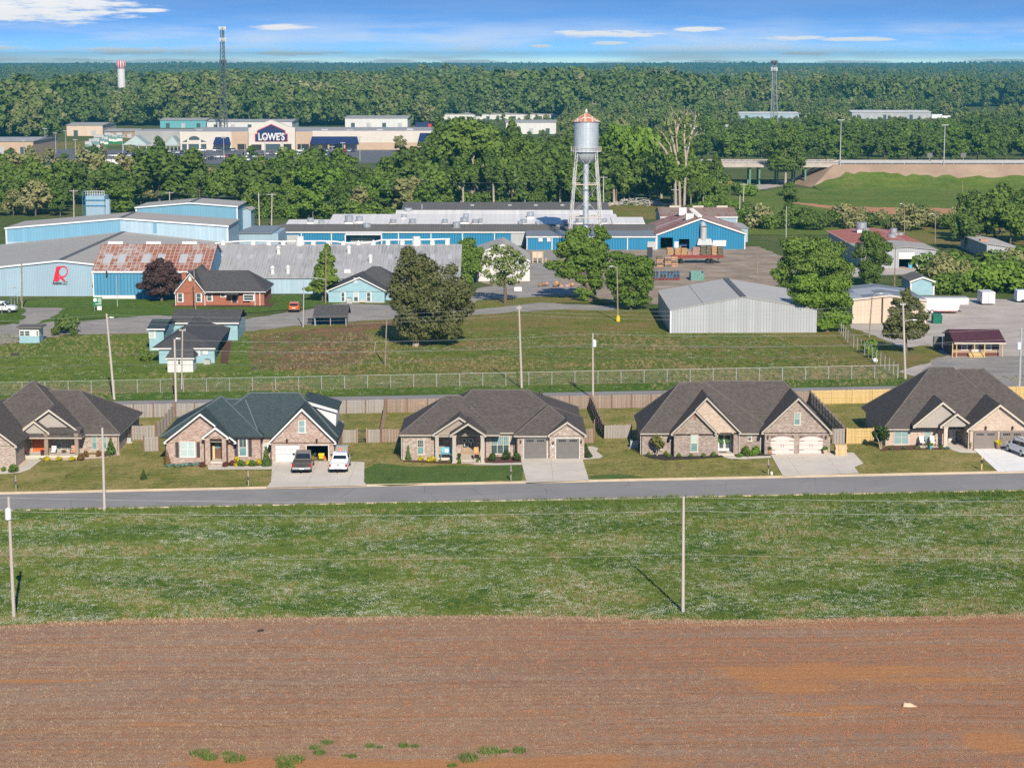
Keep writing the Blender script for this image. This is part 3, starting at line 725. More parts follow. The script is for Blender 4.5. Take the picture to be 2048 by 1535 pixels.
    # shed dormer with a white cheek on the right slope
    Yd = Yg + 5.0
    pts = [pl(609,804,Yd),pl(673,823,Yd),pl(671,860,Yd),pl(640,832,Yd)]
    MB().xz([pts[0],pts[1],pts[2]],Yd,4.5).build('dormer','white_siding',root)
    q0, q1 = pl(606,802,Yd-.3), pl(675,822,Yd-.3)
    MB().xz([q0,q1,(q1[0],q1[1]+.14),(q0[0],q0[1]+.14)],Yd-.3,6.0).build('dormer_roof','shingle_green',root)
    MB().xz([(q0[0],q0[1]-.2),(q1[0],q1[1]-.2),(q1[0],q1[1]+.12),(q0[0],q0[1]+.12)],Yd-.36,.055).build('dormer_rake','white_paint',root)
house2()

def house3():
    z0 = 0.0; Yw, Yg, Yc = 217.6, 217.1, 218.6
    root = thing('brick_house','tan brick house with grey double garage doors, timber porch and turquoise bench','house',(-2,217,z0))
    ze = pz_(830,869,Yw-.4); zg = pz_(1060,871,Yg-.4); zc_ = pz_(1000,864.5,Yc-.4)
    xl, xr = px_(798,869,Yw-.4), px_(1173,869,Yg-.4); yb = at(801,838,ze).y
    x1, y1, z1 = slope_hit(905,791,Yw-.4,ze,.67)
    hip(root,xl,px_(1000,860,Yw),Yw-.4,max(yb,2*y1-Yw),ze,(px_(893,791,y1),px_(920,791,y1),y1,z1),'shingle_brown','tan_trim','ridge_cap')
    x2, y2, z2 = slope_hit(1000,779,Yc-.4,zc_,.62)
    hip(root,px_(850,860,Yw),xr-.3,Yc-.4,y2+10.5,zc_,(px_(945,779,y2),px_(1055,779,y2),y2,z2),'shingle_brown','tan_trim','ridge_cap')
    x3, y3, z3 = slope_hit(1098,811,Yg-.4,zg,.67)
    hip(root,px_(1027,871,Yg),xr,Yg-.4,2*y3-Yg+4,zg,(x3-.02,x3+.02,y3,z3),'shingle_brown','tan_trim','ridge_cap')
    Yr = Yg - .5
    gable(root,Yr-.3,(1134.5,842.5),(1095.5,869.5),(1173.5,869.5),Yg+4,'shingle_brown','brick_tan','tan_trim',.3)
    gable(root,Yw-.85,(918,833),(864.5,868),(971.5,868),Yw+5,'shingle_brown','taupe_siding','tan_trim',.3)
    Yp = 215.5
    gable(root,Yp-.3,(936,845.5),(899,869.5),(972.5,869.5),Yw+3,'shingle_brown',None,'tan_trim',.3)
    # walls
    L0, L1 = px_(805,900,Yw), px_(872,900,Yw); c1 = px_(1032,900,Yc); g0, g1 = px_(1035,900,Yg), px_(1167.5,900,Yg)
    Yb_ = 219.3
    walls(root,'brick_tan',[(L0,L1,Yw,226),(L1,px_(968,900,Yc),Yb_,226,zc_-.1),(px_(968,900,Yc),g0+.2,Yc,226,zc_-.1),(g0,g1,Yg,229,zg-.08),(px_(1099,900,Yr),px_(1168.5,900,Yr),Yr,Yg+.1,zg-.08)],z0-.5,ze-.08)
    MB().box(px_(872,872,Yw-.2),px_(900,872,Yw-.2),Yw-.5,Yb_,ze-.25,ze-.02).build('porch_beam','taupe_siding',root)
    (ax,az_), (b0,bz) = pl(936,850,Yp+2.5), pl(905,869,Yp+2.5)
    MB().xz([(b0,bz),(2*ax-b0,bz),(ax,az_)],Yp+2.5,.1).build('porch_gable_back','porch_ceiling',root)
    for cx, Yq, b in ((874,Yw-.6,922),(908.5,Yp,925.5),(965,Yp,926.5)): column(root,cx,870,b,Yq,.19,'tan_trim')
    MB().box(px_(872,920,Yw),px_(906,920,Yw),Yw-.45,Yb_,z0-.2,z0+.22).build('porch_slab','concrete',root); MB().box(px_(906,920,Yw),px_(968,920,Yw),Yp+.3,Yb_,z0-.2,z0+.222).build('porch_slab','concrete',root)
    MB().box(px_(923,922,Yp),px_(952,922,Yp),Yp-.2,Yp+.3,z0-.2,z0+.13).build('step','brick_tan',root)
    d_ = door(root,(924,871.5),(949,907),Yb_,'door_wood','glass_dark',(.14,.86,.36,.97),double=True,trim='porch_timber')
    for cx in (929,942):
        w_ = MB(); x, z = pl(cx,880,Yb_)
        for k in range(12): q = k * math.pi / 6; w_.tube((x+.24*math.cos(q),Yb_-.1,z+.24*math.sin(q)),(x+.24*math.cos(q+.6),Yb_-.1,z+.24*math.sin(q+.6)),.06,.06,5)
        w_.box(x-.04,x+.05,Yb_-.12,Yb_-.08,z-.62,z-.2); w_.build('door_wreath','white_paint',d_)
    x, z = pl(936,861,Yp+1.2); MB().tube((x,Yp+1.2,z),(x,Yp+1.2,z+.3),.16,.05,8).build('porch_light','pallet_wood',root)
    window(root,(835.5,880),(848,907),Yw,'cream_trim','glass_dark','glass_teal',grid=(3,2))
    window(root,(982.5,872),(1018.5,906),Yc,'cream_trim','glass_teal','glass_dark',cols=3,grid=(3,2))
    garage_door(root,(1048,876.5),(1093.5,916.5),Yg,'garage_grey'); garage_door(root,(1112,876.5),(1158.5,916.5),Yr,'garage_grey')
    lantern(root,1041,883,Yg,.8); lantern(root,1162,883,Yr,.8); lantern(root,1106,886,Yr,.8)
    x, z = pl(1105.5,891,Yr); MB().tube((x,Yr-.05,z),(x,Yr,z),.16,.16,12).build('house_plaque','white_paint',root)
    downspout(root,1101,872,916,Yg,'bronze'); downspout(root,1033.5,873,912,Yg,'bronze'); downspout(root,803,871,918,Yw,'tan_trim'); downspout(root,971,872,915,Yc,'iron')
    vent_pipe(root,1080,782,y2+2,z2-2); vent_pipe(root,1084,785,y2+2,z2-2)
house3()

m_brick('arch_brick',(.16,.11,.10),(.22,.15,.13),(.26,.19,.16),(.24,.19,.17))
def house4():
    z0 = hz(25,217); Yw, Y1, Y2, Yg = 217.9, 216.6, 217.0, 216.7
    root = thing('brick_house','brown brick house with steep gables and two arched pale pink garage doors','house',(25,217,z0))
    ze = pz_(1300,866,Yw-.4); xl = px_(1280,866,Yw-.4); xr = px_(1664,866,Yw)
    yb = at(1260,834,ze).y
    x1, y1, z1 = slope_hit(1385,764,Yw-.4,ze,.84)
    hip(root,xl,xr-6,Yw-.4,max(yb,2*y1-Yw+.4),ze,(px_(1360,764,y1),px_(1410,764,y1),y1,z1),'shingle_brown','tan_trim','ridge_cap')
    x2, y2, z2 = slope_hit(1490,761.5,Yw+.3,ze,.84)
    hip(root,xl+4,xr,Yw+.3,2*y2-Yw,ze+.02,(px_(1413,761.5,y2),px_(1566,761.5,y2),y2,z2),'shingle_brown','tan_trim','ridge_cap')
    gable(root,Y1-.4,(1390.5,820),(1342,866.5),(1434,864.5),Y1+5,'shingle_brown','brick_brown','tan_trim',.4)
    gable(root,Y2-.3,(1414,794),(1346,864),(1482.5,864),Y2+7,'shingle_brown','brick_pale','tan_trim',.4)
    gable(root,Yg-.4,(1597,795),(1523,864),(1665,864),Yg+8,'shingle_brown','brick_brown','tan_trim',.4)
    zg = pz_(1600,865,Yg) - .1
    q = lambda x, Y: px_(x,900,Y)
    r0, r1 = q(1436,Y2), q(1467,Y2)
    walls(root,'brick_brown',[(q(1284,Yw),q(1345,Yw),Yw,228),(q(1348,Y1),q(1430,Y1),Y1,228),(q(1430,Y1),r0,Y2+.1,228),(r1,q(1480,Y2),Y2+.1,228),(r0,r1,Y2+1.7,228),
                                (q(1480,Yw),q(1529,Yw),Yw,228),(q(1529,Yg),q(1660,Yg),Yg,230,zg)],z0-.5,ze-.1)
    # arched entry head
    zs = pz_(1450,868,Y2); n = 10
    pts = [(r0,ze-.08),(r0,zs)] + [(r0+(r1-r0)*k/n,zs+.30*math.sin(math.pi*k/n)) for k in range(1,n)] + [(r1,zs),(r1,ze-.08)]
    pts[0] = (r0,ze+.25); pts[-1] = (r1,ze+.25)
    MB().xz(pts,Y2+.103,.35).build('entry_arch','brick_pale',root)
    MB().box(r0,r1,Y2-.3,Y2+1.7,z0-.2,z0+.2).build('porch_slab','concrete',root)
    d_ = door(root,(1437,866),(1461,902),Y2+1.7,'white_paint','glass_dark',(.16,.84,.18,.95),double=True,trim='white_paint')
    NT('wreath').col((.06,.16,.02))
    for cx in (1441.5,1455):
        w_ = MB(); x, z = pl(cx,878,Y2+1.6)
        for k in range(14): a = k * .45; w_.tube((x+.2*math.cos(a),Y2+1.55,z+.36*math.sin(a)),(x+.2*math.cos(a+.5),Y2+1.55,z+.36*math.sin(a+.5)),.09,.07,5)
        w_.build('door_wreath','wreath',d_)
    MB().box(px_(1440,903,Y2),px_(1456,903,Y2),Y2+.6,Y2+1.2,z0+.2,z0+.225).build('door_mat','iron',root)
    window(root,(1311,871),(1322.5,897),Yw,'cream_trim','blind_aqua','glass_dark',grid=(2,2))
    window(root,(1382.5,870),(1395,902),Y1,'cream_trim','blind_pale','glass_teal',grid=(2,2))
    window(root,(1496.5,869),(1503,880),Yw,'cream_trim','blind_aqua','glass_dark')
    window(root,(1589.5,826),(1600,848),Yg-.001,'cream_trim','blind_aqua','glass_teal',grid=(2,2))
    x, z = pl(1390,833,Y1); MB().box(x-.12,x-.04,Y1-.05,Y1,z-.3,z+.3).box(x+.04,x+.12,Y1-.05,Y1,z-.3,z+.3).box(x-.12,x+.12,Y1-.06,Y1,z+.3,z+.38).build('gable_slot','brick_red',root)
    for a, b in ((1541.5,1587.5),(1599,1645)):
        garage_door(root,(a,871.5),(b,907.5),Yg,'garage_pink',win=False,arch=.34,hinges=True,trim='brick_brown')
        (x0,zt), (x1,_) = pl(a,871.5,Yg), pl(b,871.5,Yg); m = MB()
        for k in range(16):
            t0, t1 = k / 16, (k+1) / 16
            f = lambda t: (x0+(x1-x0)*t,zt-.34+.34*math.sin(math.pi*t)**.8)
            (xa,za), (xb,zb) = f(t0), f(t1); m.xz([(xa,za+.02),(xb,zb+.02),(xb,zb+.15),(xa,za+.15)],Yg-.035,.034)
        m.build('brick_arch','arch_brick',root)
        MB().box(x0+.0,x1,Yg-.004,Yg-.001,zt-.4,zt+.02).build('door_head','shutter_dark',root)
    for c in (1535.5,1651.5): lantern(root,c,874,Yg,.9)
    downspout(root,1281.5,868,908,Yw,'tan_trim'); downspout(root,1478.5,866,905,Y2,'tan_trim'); downspout(root,1521,866,905,Yw,'tan_trim')
    vent_pipe(root,1313,800,y1+1,z1-4); 
house4()

def house5():
    z0 = hz(47,218); Yw, Yg = 220.2, 217.2
    root = thing('brick_house','pale brick house with taupe garage doors and siding gables, rightmost on the street','house',(47,219,z0))
    ze = pz_(1790,857.5,Yw-.4); xl = px_(1767,857,Yw-.4); yb = at(1714,815,ze).y
    xR = px_(2120,857,Yw)
    x1, y1, z1 = slope_hit(1862,734,Yw-.4,ze,.80)
    hip(root,xl,xR-4,Yw-.4,max(yb,2*y1-Yw+.4),ze,(px_(1862,734,y1),px_(1905,740,y1),y1,z1),'shingle_brown','tan_trim','ridge_cap')
    x2, y2, z2 = slope_hit(1940,737,Yw-.3,ze,.80)
    hip(root,xl+4,xR,Yw-.2,2*y2-Yw,ze+.02,(px_(1920,737,y2),px_(1967,737,y2),y2,z2),'shingle_brown','tan_trim','ridge_cap')
    Yp = 218.9
    gable(root,Yp-.1,(1886,803),(1826,851.5),(1946,851.5),Yw+7,'shingle_brown','grey_siding','cream_trim',.35)
    gable(root,Yp-.7,(1914.5,826),(1880.5,851.5),(1948.5,851.5),Yp+3,'shingle_brown','grey_siding','cream_trim',.3)
    gable(root,Yg-.4,(2000.5,808),(1933.5,859.5),(2067.5,859.5),Yg+8,'shingle_brown','brick_pale','cream_trim',.4)
    q = lambda x, Y: px_(x,880,Y)
    zg = pz_(2000,860,Yg) - .1; zp = pz_(1886,852,Yp) - .15
    walls(root,'brick_pale',[(q(1771,Yw),q(1894,Yw),Yw,233),(q(1894,Yw),q(1940,Yg),Yw+1.2,233),(q(1940,Yg),q(2062,Yg),Yg,234,zg)],z0-.5,ze-.1)
    MB().box(q(1830,Yp),q(1940,Yp),Yp+.2,Yw+1.2,zp-.05,zp+.1).build('porch_ceiling','grey_siding',root)
    column(root,1891.5,852,893,Yp-.1,.2,'cream_trim')
    MB().box(q(1840,Yp),q(1940,Yp),Yp-.5,Yw+1.25,z0-.3,z0+.12).build('porch_slab','concrete',root)
    door(root,(1897.5,854),(1911.5,881),Yw+1.2,'white_siding',None,trim='shutter_dark')
    window(root,(1789,861),(1817,887),Yw,'cream_trim','blind_aqua','blind_aqua',cols=2)
    window(root,(1850.5,855),(1862,882),Yw,'cream_trim','blind_aqua','blind_aqua')
    garage_door(root,(1948,864.5),(1993,899),Yg,'garage_taupe',trim='shutter_dark'); garage_door(root,(2001,864.5),(2046,899),Yg,'garage_taupe',trim='shutter_dark')
    for c in (1971,2024.5): lantern(root,c,855.5,Yg,1.0)
    downspout(root,1937.5,862,898,Yg,'tan_trim')
house5()
# drives, walks and planting beds
def drive(name,pix,mat,dz=.125): return sheet(name,gp(*pix),dz,mat,4.0)
drive('driveway',[(532,977.5),(542,966),(545,924),(672,924),(729,926),(728,966),(735,973)],'concrete',.145)
drive('driveway',[(1053,967.5),(1041,917),(1164,917),(1178,962.5)],'concrete',.145)
drive('driveway',[(1566,954.5),(1540,908.5),(1707,907),(1727,929),(1709,936),(1718,948.5)],'concrete',.145)
drive('driveway',[(1996,945.5),(1950,903),(1946,898),(2060,897),(2110,897),(2170,941)],'concrete_white',.145)
drive('front_walk',[(415,933),(421,928),(443,928),(446,934),(545,933.5),(543,940),(417,941)],'concrete')
drive('front_walk',[(928,922),(951,922),(958,926),(990,928),(1043,926.5),(1044,931),(990,932),(950,931),(935,928)],'concrete')
drive('front_walk',[(1165,921),(1200,918),(1206,914),(1193,904),(1197,898),(1186,894.5),(1172,894),(1174,899),(1180,905),(1186,915),(1166,918)],'concrete')
drive('front_walk',[(1437,911),(1468,909),(1470,915),(1540,913),(1543,917),(1490,920),(1460,919),(1448,916)],'concrete')
drive('front_walk',[(1897,897),(1894,883),(1918,883),(1936,899),(1951,903),(1953,908),(1920,907),(1905,902)],'concrete')
drive('front_walk',[(57,921),(84,921),(72,930),(60,940),(40,947),(0,950),(-60,952),(-60,944),(10,942),(40,936)],'concrete')
def bed(pix,mat): return sheet('planting_bed',gp(*pix),.135,mat,4.0)
bed([(806,925),(804,919),(875,920),(928,921),(926,928),(890,929),(840,926)],'mulch_brown')
bed([(952,922),(1000,912),(1042,914),(1043,926),(990,928),(962,927)],'mulch_brown')
bed([(1168,918),(1166,905),(1172,893),(1180,905),(1186,914)],'mulch_brown')
bed([(1284,911),(1345,910),(1440,910),(1448,915),(1400,919),(1330,922),(1300,918)],'mulch_black')
bed([(1468,912),(1482,905),(1535,904),(1540,913),(1500,914),(1476,915)],'mulch_black')
bed([(1758,903),(1775,893),(1840,889),(1895,893),(1890,900),(1830,901)],'mulch_brown')
bed([(328,930),(334,922),(412,922),(416,932),(350,936)],'mulch_brown')
bed([(446,932),(450,922),(543,921),(541,932)],'mulch_brown')
bed([(84,921),(100,917),(165,913),(238,905),(240,912),(200,918),(160,921),(120,923)],'pea_gravel')
bed([(-40,945),(10,939),(34,934),(56,916),(56,922),(42,938),(10,943)],'pea_gravel')
# ------------------------------------------------------------------ foliage
import numpy as np
def leaf_mesh(name,lobes,n,size,seed=1,shell=.22,mat=None,up=.25,aspect=.75):
    """leaf clumps scattered through the shells of several uneven lobes [(centre, radii)]"""
    g = np.random.default_rng(seed); L = len(lobes)
    cen = np.array([l[0] for l in lobes],float); rad = np.array([l[1] if hasattr(l[1],'__len__') else (l[1],)*3 for l in lobes],float)
    w = (rad.prod(1)) ** (2/3); k = g.choice(L,n,p=w/w.sum())
    d = g.normal(size=(n,3)); d /= np.linalg.norm(d,axis=1)[:,None]
    r = 1 - np.abs(g.normal(0,shell,n)); r = np.clip(r,.1,1.0) + g.uniform(-.05,.12,n) + (g.random(n) < .10) * g.uniform(0,.28,n)
    p = cen[k] + d * rad[k] * r[:,None]
    nr = d + g.normal(0,.42,(n,3)) + np.array([0,0,up]); nr /= np.linalg.norm(nr,axis=1)[:,None]
    a = np.cross(nr,g.normal(size=(n,3))); a /= np.linalg.norm(a,axis=1)[:,None] + 1e-9; b = np.cross(nr,a)
    h = size * g.uniform(.55,1.35,n)[:,None]; a = a * h; b = b * h * aspect
    bend = nr * h * .25
    v = np.stack([p-a-b,p+a-b+bend*0,p+a+b+bend,p-a+b],1).reshape(-1,3).astype(np.float32)
    me = bpy.data.meshes.new(name); me.vertices.add(4*n); me.vertices.foreach_set('co',v.ravel())
    me.loops.add(4*n); me.loops.foreach_set('vertex_index',np.arange(4*n,dtype=np.int32))
    me.polygons.add(n); me.polygons.foreach_set('loop_start',np.arange(0,4*n,4,dtype=np.int32))
    me.update(calc_edges=True); me.validate()
    if mat: me.materials.append(MATS[mat])
    return me
def obj(name,me,parent=None,loc=(0,0,0)):
    o = bpy.data.objects.new(name,me); C.objects.link(o); o.parent = parent; o.location = loc; return o
def sub(lobes,k=6,seed=1,q=.42):
    """break each lobe into smaller clumps on its surface"""
    g = random.Random(seed); out = []
    for c, r in lobes:
        r = r if hasattr(r,'__len__') else (r,) * 3; out.append((c,tuple(v*.72 for v in r)))
        for i in range(k):
            d = Vector((g.gauss(0,1),g.gauss(0,1),g.gauss(0,1)+.25)).normalized(); f = q * g.uniform(.55,1.25)
            out.append(((c[0]+d.x*r[0]*.78,c[1]+d.y*r[1]*.78,c[2]+d.z*r[2]*.78),(r[0]*f,r[1]*f,r[2]*f)))
    return out
def lobes_round(r,h,n,seed,z0=0.0,spread=.62,lob=.42):
    g = random.Random(seed); out = []
    for i in range(n):
        a = g.uniform(0,6.283); q = math.sqrt(g.random()) * spread; zz = g.uniform(.15,.95)
        k = math.sin(math.pi*min(1,max(0,zz*.85+.12))) ** .6
        out.append(((math.cos(a)*r*q*k,math.sin(a)*r*q*k,z0+h*zz*(1-lob*.4)),(r*lob*g.uniform(.75,1.2),r*lob*g.uniform(.75,1.2),h*lob*.5*g.uniform(.8,1.25))))
    return out
m_leaf('leaf_boxwood',(.07,.13,.015),(.11,.18,.025)); m_leaf('leaf_yellow',(.42,.36,.02),(.55,.46,.03)); m_leaf('leaf_burgundy',(.09,.025,.025),(.15,.05,.04))
m_leaf('leaf_bronze',(.13,.075,.03),(.17,.10,.03)); m_leaf('leaf_arborvitae',(.05,.11,.022),(.07,.14,.03)); m_leaf('leaf_juniper_blue',(.10,.20,.15),(.14,.25,.19))
m_leaf('leaf_dark',(.035,.065,.016),(.05,.085,.02)); m_leaf('leaf_bright',(.10,.20,.02),(.14,.25,.03)); m_leaf('leaf_crape',(.10,.15,.03),(.17,.15,.05))
m_plain('bark',(.13,.10,.08),.95,.3,3); m_plain('bark_pale',(.34,.28,.23),.95,.2,2); m_plain('bark_white',(.42,.40,.36),.9,.2,2)
SHRUB = {}
def shrub_mesh(kind):
    if kind in SHRUB: return SHRUB[kind]
    if kind == 'cone': lob = [((0,0,.12+.8*k/8),(.44*(1-k/9.0)+.05,.44*(1-k/9.0)+.05,.13)) for k in range(9)]; n, s = 700, .045
    elif kind == 'flat': lob = [((random.Random(i).uniform(-.8,.8),random.Random(i+9).uniform(-.3,.3),.25),(.45,.35,.28)) for i in range(6)]; n, s = 500, .085
    else: lob = lobes_round(.5,1.0,9,3,0,.55,.5) + [((0,0,.4),(.38,.38,.36))]; n, s = 620, .062
    SHRUB[kind] = leaf_mesh('foliage',lob,n,s,5+len(SHRUB),.15); return SHRUB[kind]
def shrub(name,label,cat,px,py,w,h,mat,kind='round',group=None,dz=.1,depth=None):
    p = gr(px,py,dz); p.y -= .55; r = thing(name,label,cat,p,group)
    me = shrub_mesh(kind)
    key = (kind,mat)
    if key not in SHRUB:
        me2 = me.copy(); me2.materials.append(MATS[mat]); SHRUB[key] = me2
    o = obj('foliage',SHRUB[key],r); o.scale = (w,depth or w,h); o.rotation_euler.z = rnd.uniform(0,6)
    if kind == 'flat': o.rotation_euler.z = rnd.uniform(-.3,.3)
    s = obj('stem',STEM,r); s.scale = (max(.5,w),max(.5,w),h*.6)
    return r
STEM = MB().tube((0,0,-.1),(0,0,.8),.05,.03,6).mesh('stem'); STEM.materials.append(MATS['bark'])
# house on the left edge
shrub('shrub','round green shrub beside the concrete walk of the leftmost house','shrub',29,944,1.2,.95,'leaf_boxwood')
shrub('shrub','small round green shrub nearest the left edge of the photo','shrub',10,942,.6,.55,'leaf_boxwood')
for k, x in enumerate((97,120,146)): shrub('shrub',['leftmost','middle','rightmost'][k]+' of three yellow shrubs below the porch with patio chairs','shrub',x,921,.85,.55,'leaf_yellow',group='yellow shrubs at the leftmost porch')
shrub('shrub','larger reddish brown shrub right of the yellow shrubs at the leftmost house','shrub',164,920,.95,.85,'leaf_bronze')
shrub('shrub','smaller reddish brown shrub close to the wall of the leftmost house','shrub',174,914,.75,.85,'leaf_bronze')
shrub('shrub','brown shrub below the two narrow windows of the leftmost house','shrub',199,913,.7,.8,'leaf_bronze')
shrub('shrub','small dark red shrub beside the cone evergreen of the leftmost house','shrub',212,913,.5,.6,'leaf_burgundy')
shrub('evergreen','green cone evergreen at the corner of the leftmost house','evergreen',224,911,1.25,2.0,'leaf_arborvitae','cone')
shrub('sapling','small sparse conifer sapling on the lawn between the first two houses','sapling',289,958,.75,1.0,'leaf_dark','cone')
# green roofed house
shrub('evergreen','columnar evergreen at the left corner of the green roofed house','evergreen',337,929,.85,1.75,'leaf_bronze','cone'); 
shrub('evergreen','columnar evergreen beside the white garage door of the green roofed house','evergreen',534,932,1.05,2.15,'leaf_arborvitae','cone')
shrub('groundcover_juniper','left spreading blue green juniper under the wide white window','juniper',352,932,1.1,.55,'leaf_juniper_blue','flat',depth=.8)
shrub('groundcover_juniper','right spreading blue green juniper under the wide white window','juniper',386,930,1.2,.6,'leaf_juniper_blue','flat',depth=.8)
for k, x in enumerate((407,452,465)): shrub('shrub',['dark burgundy shrub left of the entry step of the green roofed house','dark burgundy shrub just right of the entry step of the green roofed house','second dark burgundy shrub right of the entry step, beside yellow foliage'][k],'shrub',x,(933,933,930)[k],.75,.6,'leaf_burgundy')
for k, (x,y) in enumerate(((475,924),(473,932),(497,930),(519,928))): shrub('shrub',['yellow shrub at the back behind the burgundy shrubs','small yellow ball shrub beside the burgundy shrubs','yellow shrub between the two clipped green balls','yellow shrub right of the clipped green balls'][k],'shrub',x,y,(.8,.45,.55,.7)[k],(.75,.4,.7,.7)[k],'leaf_yellow')
for k, x in enumerate((484,506)): shrub('shrub',['left','right'][k]+' clipped green ball shrub under the shuttered window','shrub',x,932,.95,.8,'leaf_boxwood')
# house with the turquoise bench
shrub('evergreen','tall narrow green cone evergreen at the left corner of the bench house','evergreen',817,920,.72,2.1,'leaf_arborvitae','cone')
shrub('shrub','left yellow shrub under the single window of the bench house','shrub',842,922,.75,.65,'leaf_yellow'); shrub('shrub','wide yellow shrub left of the turquoise bench','shrub',862.5,924,1.15,.75,'leaf_yellow')
for k, (x,y) in enumerate(((881,924),(899,924),(919,925),(955,924))): shrub('shrub',['leftmost small green ball shrub before the porch of the bench house','second small green ball shrub, in front of the turquoise bench','green ball shrub just left of the porch step','green ball shrub right of the porch step beside the rocking chair'][k],'shrub',x,y,(.42,.36,.5,.42)[k],(.4,.35,.5,.45)[k],'leaf_boxwood')
for k, (x,y) in enumerate(((985,921),(1012,919),(1033,921))): shrub('shrub',['leftmost','middle','rightmost'][k]+' of three dark green shrubs under the triple window','shrub',x,y,(.95,1.05,1.0)[k],(.95,1.15,1.05)[k],'leaf_dark')
shrub('shrub','shrub at the right side wall of the bench house, nearer the drive','shrub',1176,915,.85,.75,'leaf_dark'); shrub('shrub','shrub at the right side wall of the bench house, farther back','shrub',1171,902,.6,.9,'leaf_dark')
# arched door house
for k, (x,y) in enumerate(((1297,911),(1331,910),(1336,914),(1357,914),(1381,914),(1406,914),(1426,912))):
    shrub('shrub',['small green ball shrub left of the flowering tree at the arched door house','small green ball shrub behind another in the dark mulch bed','small green ball shrub in front of another in the dark mulch bed','small green ball shrub at the left end of the front gable wall','small green ball shrub left of the tall window','small green ball shrub right of the tall window','small green ball shrub beside the arched entry'][k],'shrub',x,y,(.5,.55,.55,.55,.5,.6,.62)[k],(.45,.5,.5,.5,.45,.5,.55)[k],'leaf_boxwood')
for k, (x,y,w,h) in enumerate(((1478,914,.75,.5),(1491,907,.95,.9),(1505,912,1.0,.8),(1512,906,.9,.9),(1494,913,.4,.35))):
    shrub('shrub',['low bright green shrub at the left of the bed beside the entry walk','darker green shrub at the back of the bed beside the entry walk','big bright lime green shrub in the bed beside the entry walk','bright green shrub at the back right of the bed','tiny green shrub in the middle of the bed beside the entry walk'][k],'shrub',x,y,w,h,'leaf_bright' if k in (0,2,3) else 'leaf_boxwood')
# rightmost house
for k, x in enumerate((1780,1806,1831,1856,1881)): shrub('shrub',['first','second','third','fourth','fifth'][k]+' small green shrub from the left in front of the rightmost house','shrub',x,898.5-k*.5,.5,.4,'leaf_boxwood')
shrub('shrub','low grey green plant at the column of the rightmost house','shrub',1892,898,.6,.35,'leaf_juniper_blue')
def small_tree(name,label,px,py,h,r,leafmat,seed,stems=4,n=900,size=.12,bark='bark_pale',base=.35,cat='tree',lobn=10):
    p = gr(px,py,.05); root = thing(name,label,cat,p); g = random.Random(seed); m = MB()
    lob = lobes_round(r,h*(1-base),lobn,seed,h*base,.7,.42)
    for i in range(stems):
        c = Vector(lob[i % len(lob)][0]); mid = Vector((c.x*.35,c.y*.35,h*base*.9)); a = g.uniform(0,6.28)
        b0 = Vector((math.cos(a)*.06,math.sin(a)*.06,-.1)) if stems > 1 else Vector((0,0,-.1))
        m.tube(b0,mid,.045*h/2.5,.035*h/2.5,6).tube(mid,c,.035*h/2.5,.012,5)
    m.build('trunk',bark,root).location = (0,0,0)
    # trunk was built in world space of the root origin
    return root, lob
def fin_tree(root,lob,n,size,leafmat,seed,shell=.25):
    for ch in root.children:
        if ch.name.startswith('trunk'):
            for v in ch.data.vertices: v.co = v.co + root.location
    me = leaf_mesh('crown',lob,n,size,seed,shell,leafmat); obj('crown',me,root); return root
r_, l_ = small_tree('crape_myrtle','small multi stemmed tree in the dark bed left of the arched door house',1315,913,2.5,.85,'',3); fin_tree(r_,l_,420,.11,'leaf_crape',3)
r_, l_ = small_tree('crape_myrtle','small leafy tree against the left corner of the rightmost house',1761,900,2.9,1.0,'',8); fin_tree(r_,l_,700,.10,'leaf_dark',8)

# ------------------------------------------------------------------ fences
def wood_fence(label,pts,h,mat,postmat=None,span=2.44,skip=(),posts=True,flush=False):
    a0 = Vector(pts[0]); root = thing('wooden_fence',label,'fence',(pts[0][0],pts[0][1],hz(*pts[0])))
    for A, B in zip(pts,pts[1:]):
        A, B = Vector(A), Vector(B); L = (B-A).length; n = max(1,round(L/span)); d = (B-A) / L; nn = Vector((-d.y,d.x))
        for i in range(n+1):
            q = A + d * (L*i/n); z = hz(q.x,q.y)
            MB().box(q.x-.065,q.x+.065,q.y-.065,q.y+.065,z-.3,z+h+.10).build('post',postmat or 'post_brown',root)
            if i == n: break
            e = A + d * (L*(i+1)/n); z2 = hz(e.x,e.y); m = MB(); seg = L / n; cnt = max(3,int(seg/.155))
            def bd(t0,t1,off,za,zb,th):
                p0, p1 = q + d * t0, q + d * t1; zz0 = z + (z2-z) * t0 / seg; zz1 = z + (z2-z) * t1 / seg; o0, o1 = nn * off, nn * (off+th)
                m.add([(p0.x+o0.x,p0.y+o0.y,zz0+za),(p1.x+o0.x,p1.y+o0.y,zz1+za),(p1.x+o1.x,p1.y+o1.y,zz1+za),(p0.x+o1.x,p0.y+o1.y,zz0+za),
                       (p0.x+o0.x,p0.y+o0.y,zz0+zb),(p1.x+o0.x,p1.y+o0.y,zz1+zb),(p1.x+o1.x,p1.y+o1.y,zz1+zb),(p0.x+o1.x,p0.y+o1.y,zz0+zb)],
                      [(3,2,1,0),(4,5,6,7),(0,1,5,4),(1,2,6,5),(2,3,7,6),(3,0,4,7)])
            for k in range(cnt):
                w = seg / cnt; off = .03 if (flush or k % 2 == 0) else -.05; ht = h + rnd.uniform(-.03,.03)
                bd(w*k+.012,w*(k+1)-.012,off,.06+rnd.uniform(0,.03),ht,.02)
            for zz in (.28,h*.5,h-.25): bd(0,seg,-.018,zz-.045,zz+.045,.035)
            m.build('picket_panel',mat,root,kind='stuff')
    return root
FB = 248.3
def xg(px,py): return gr(px,py).x
x12, x23, x34, x45 = gr(352,832).x, gr(772,826).x, gr(1182,822).x, gr(1622,811).x
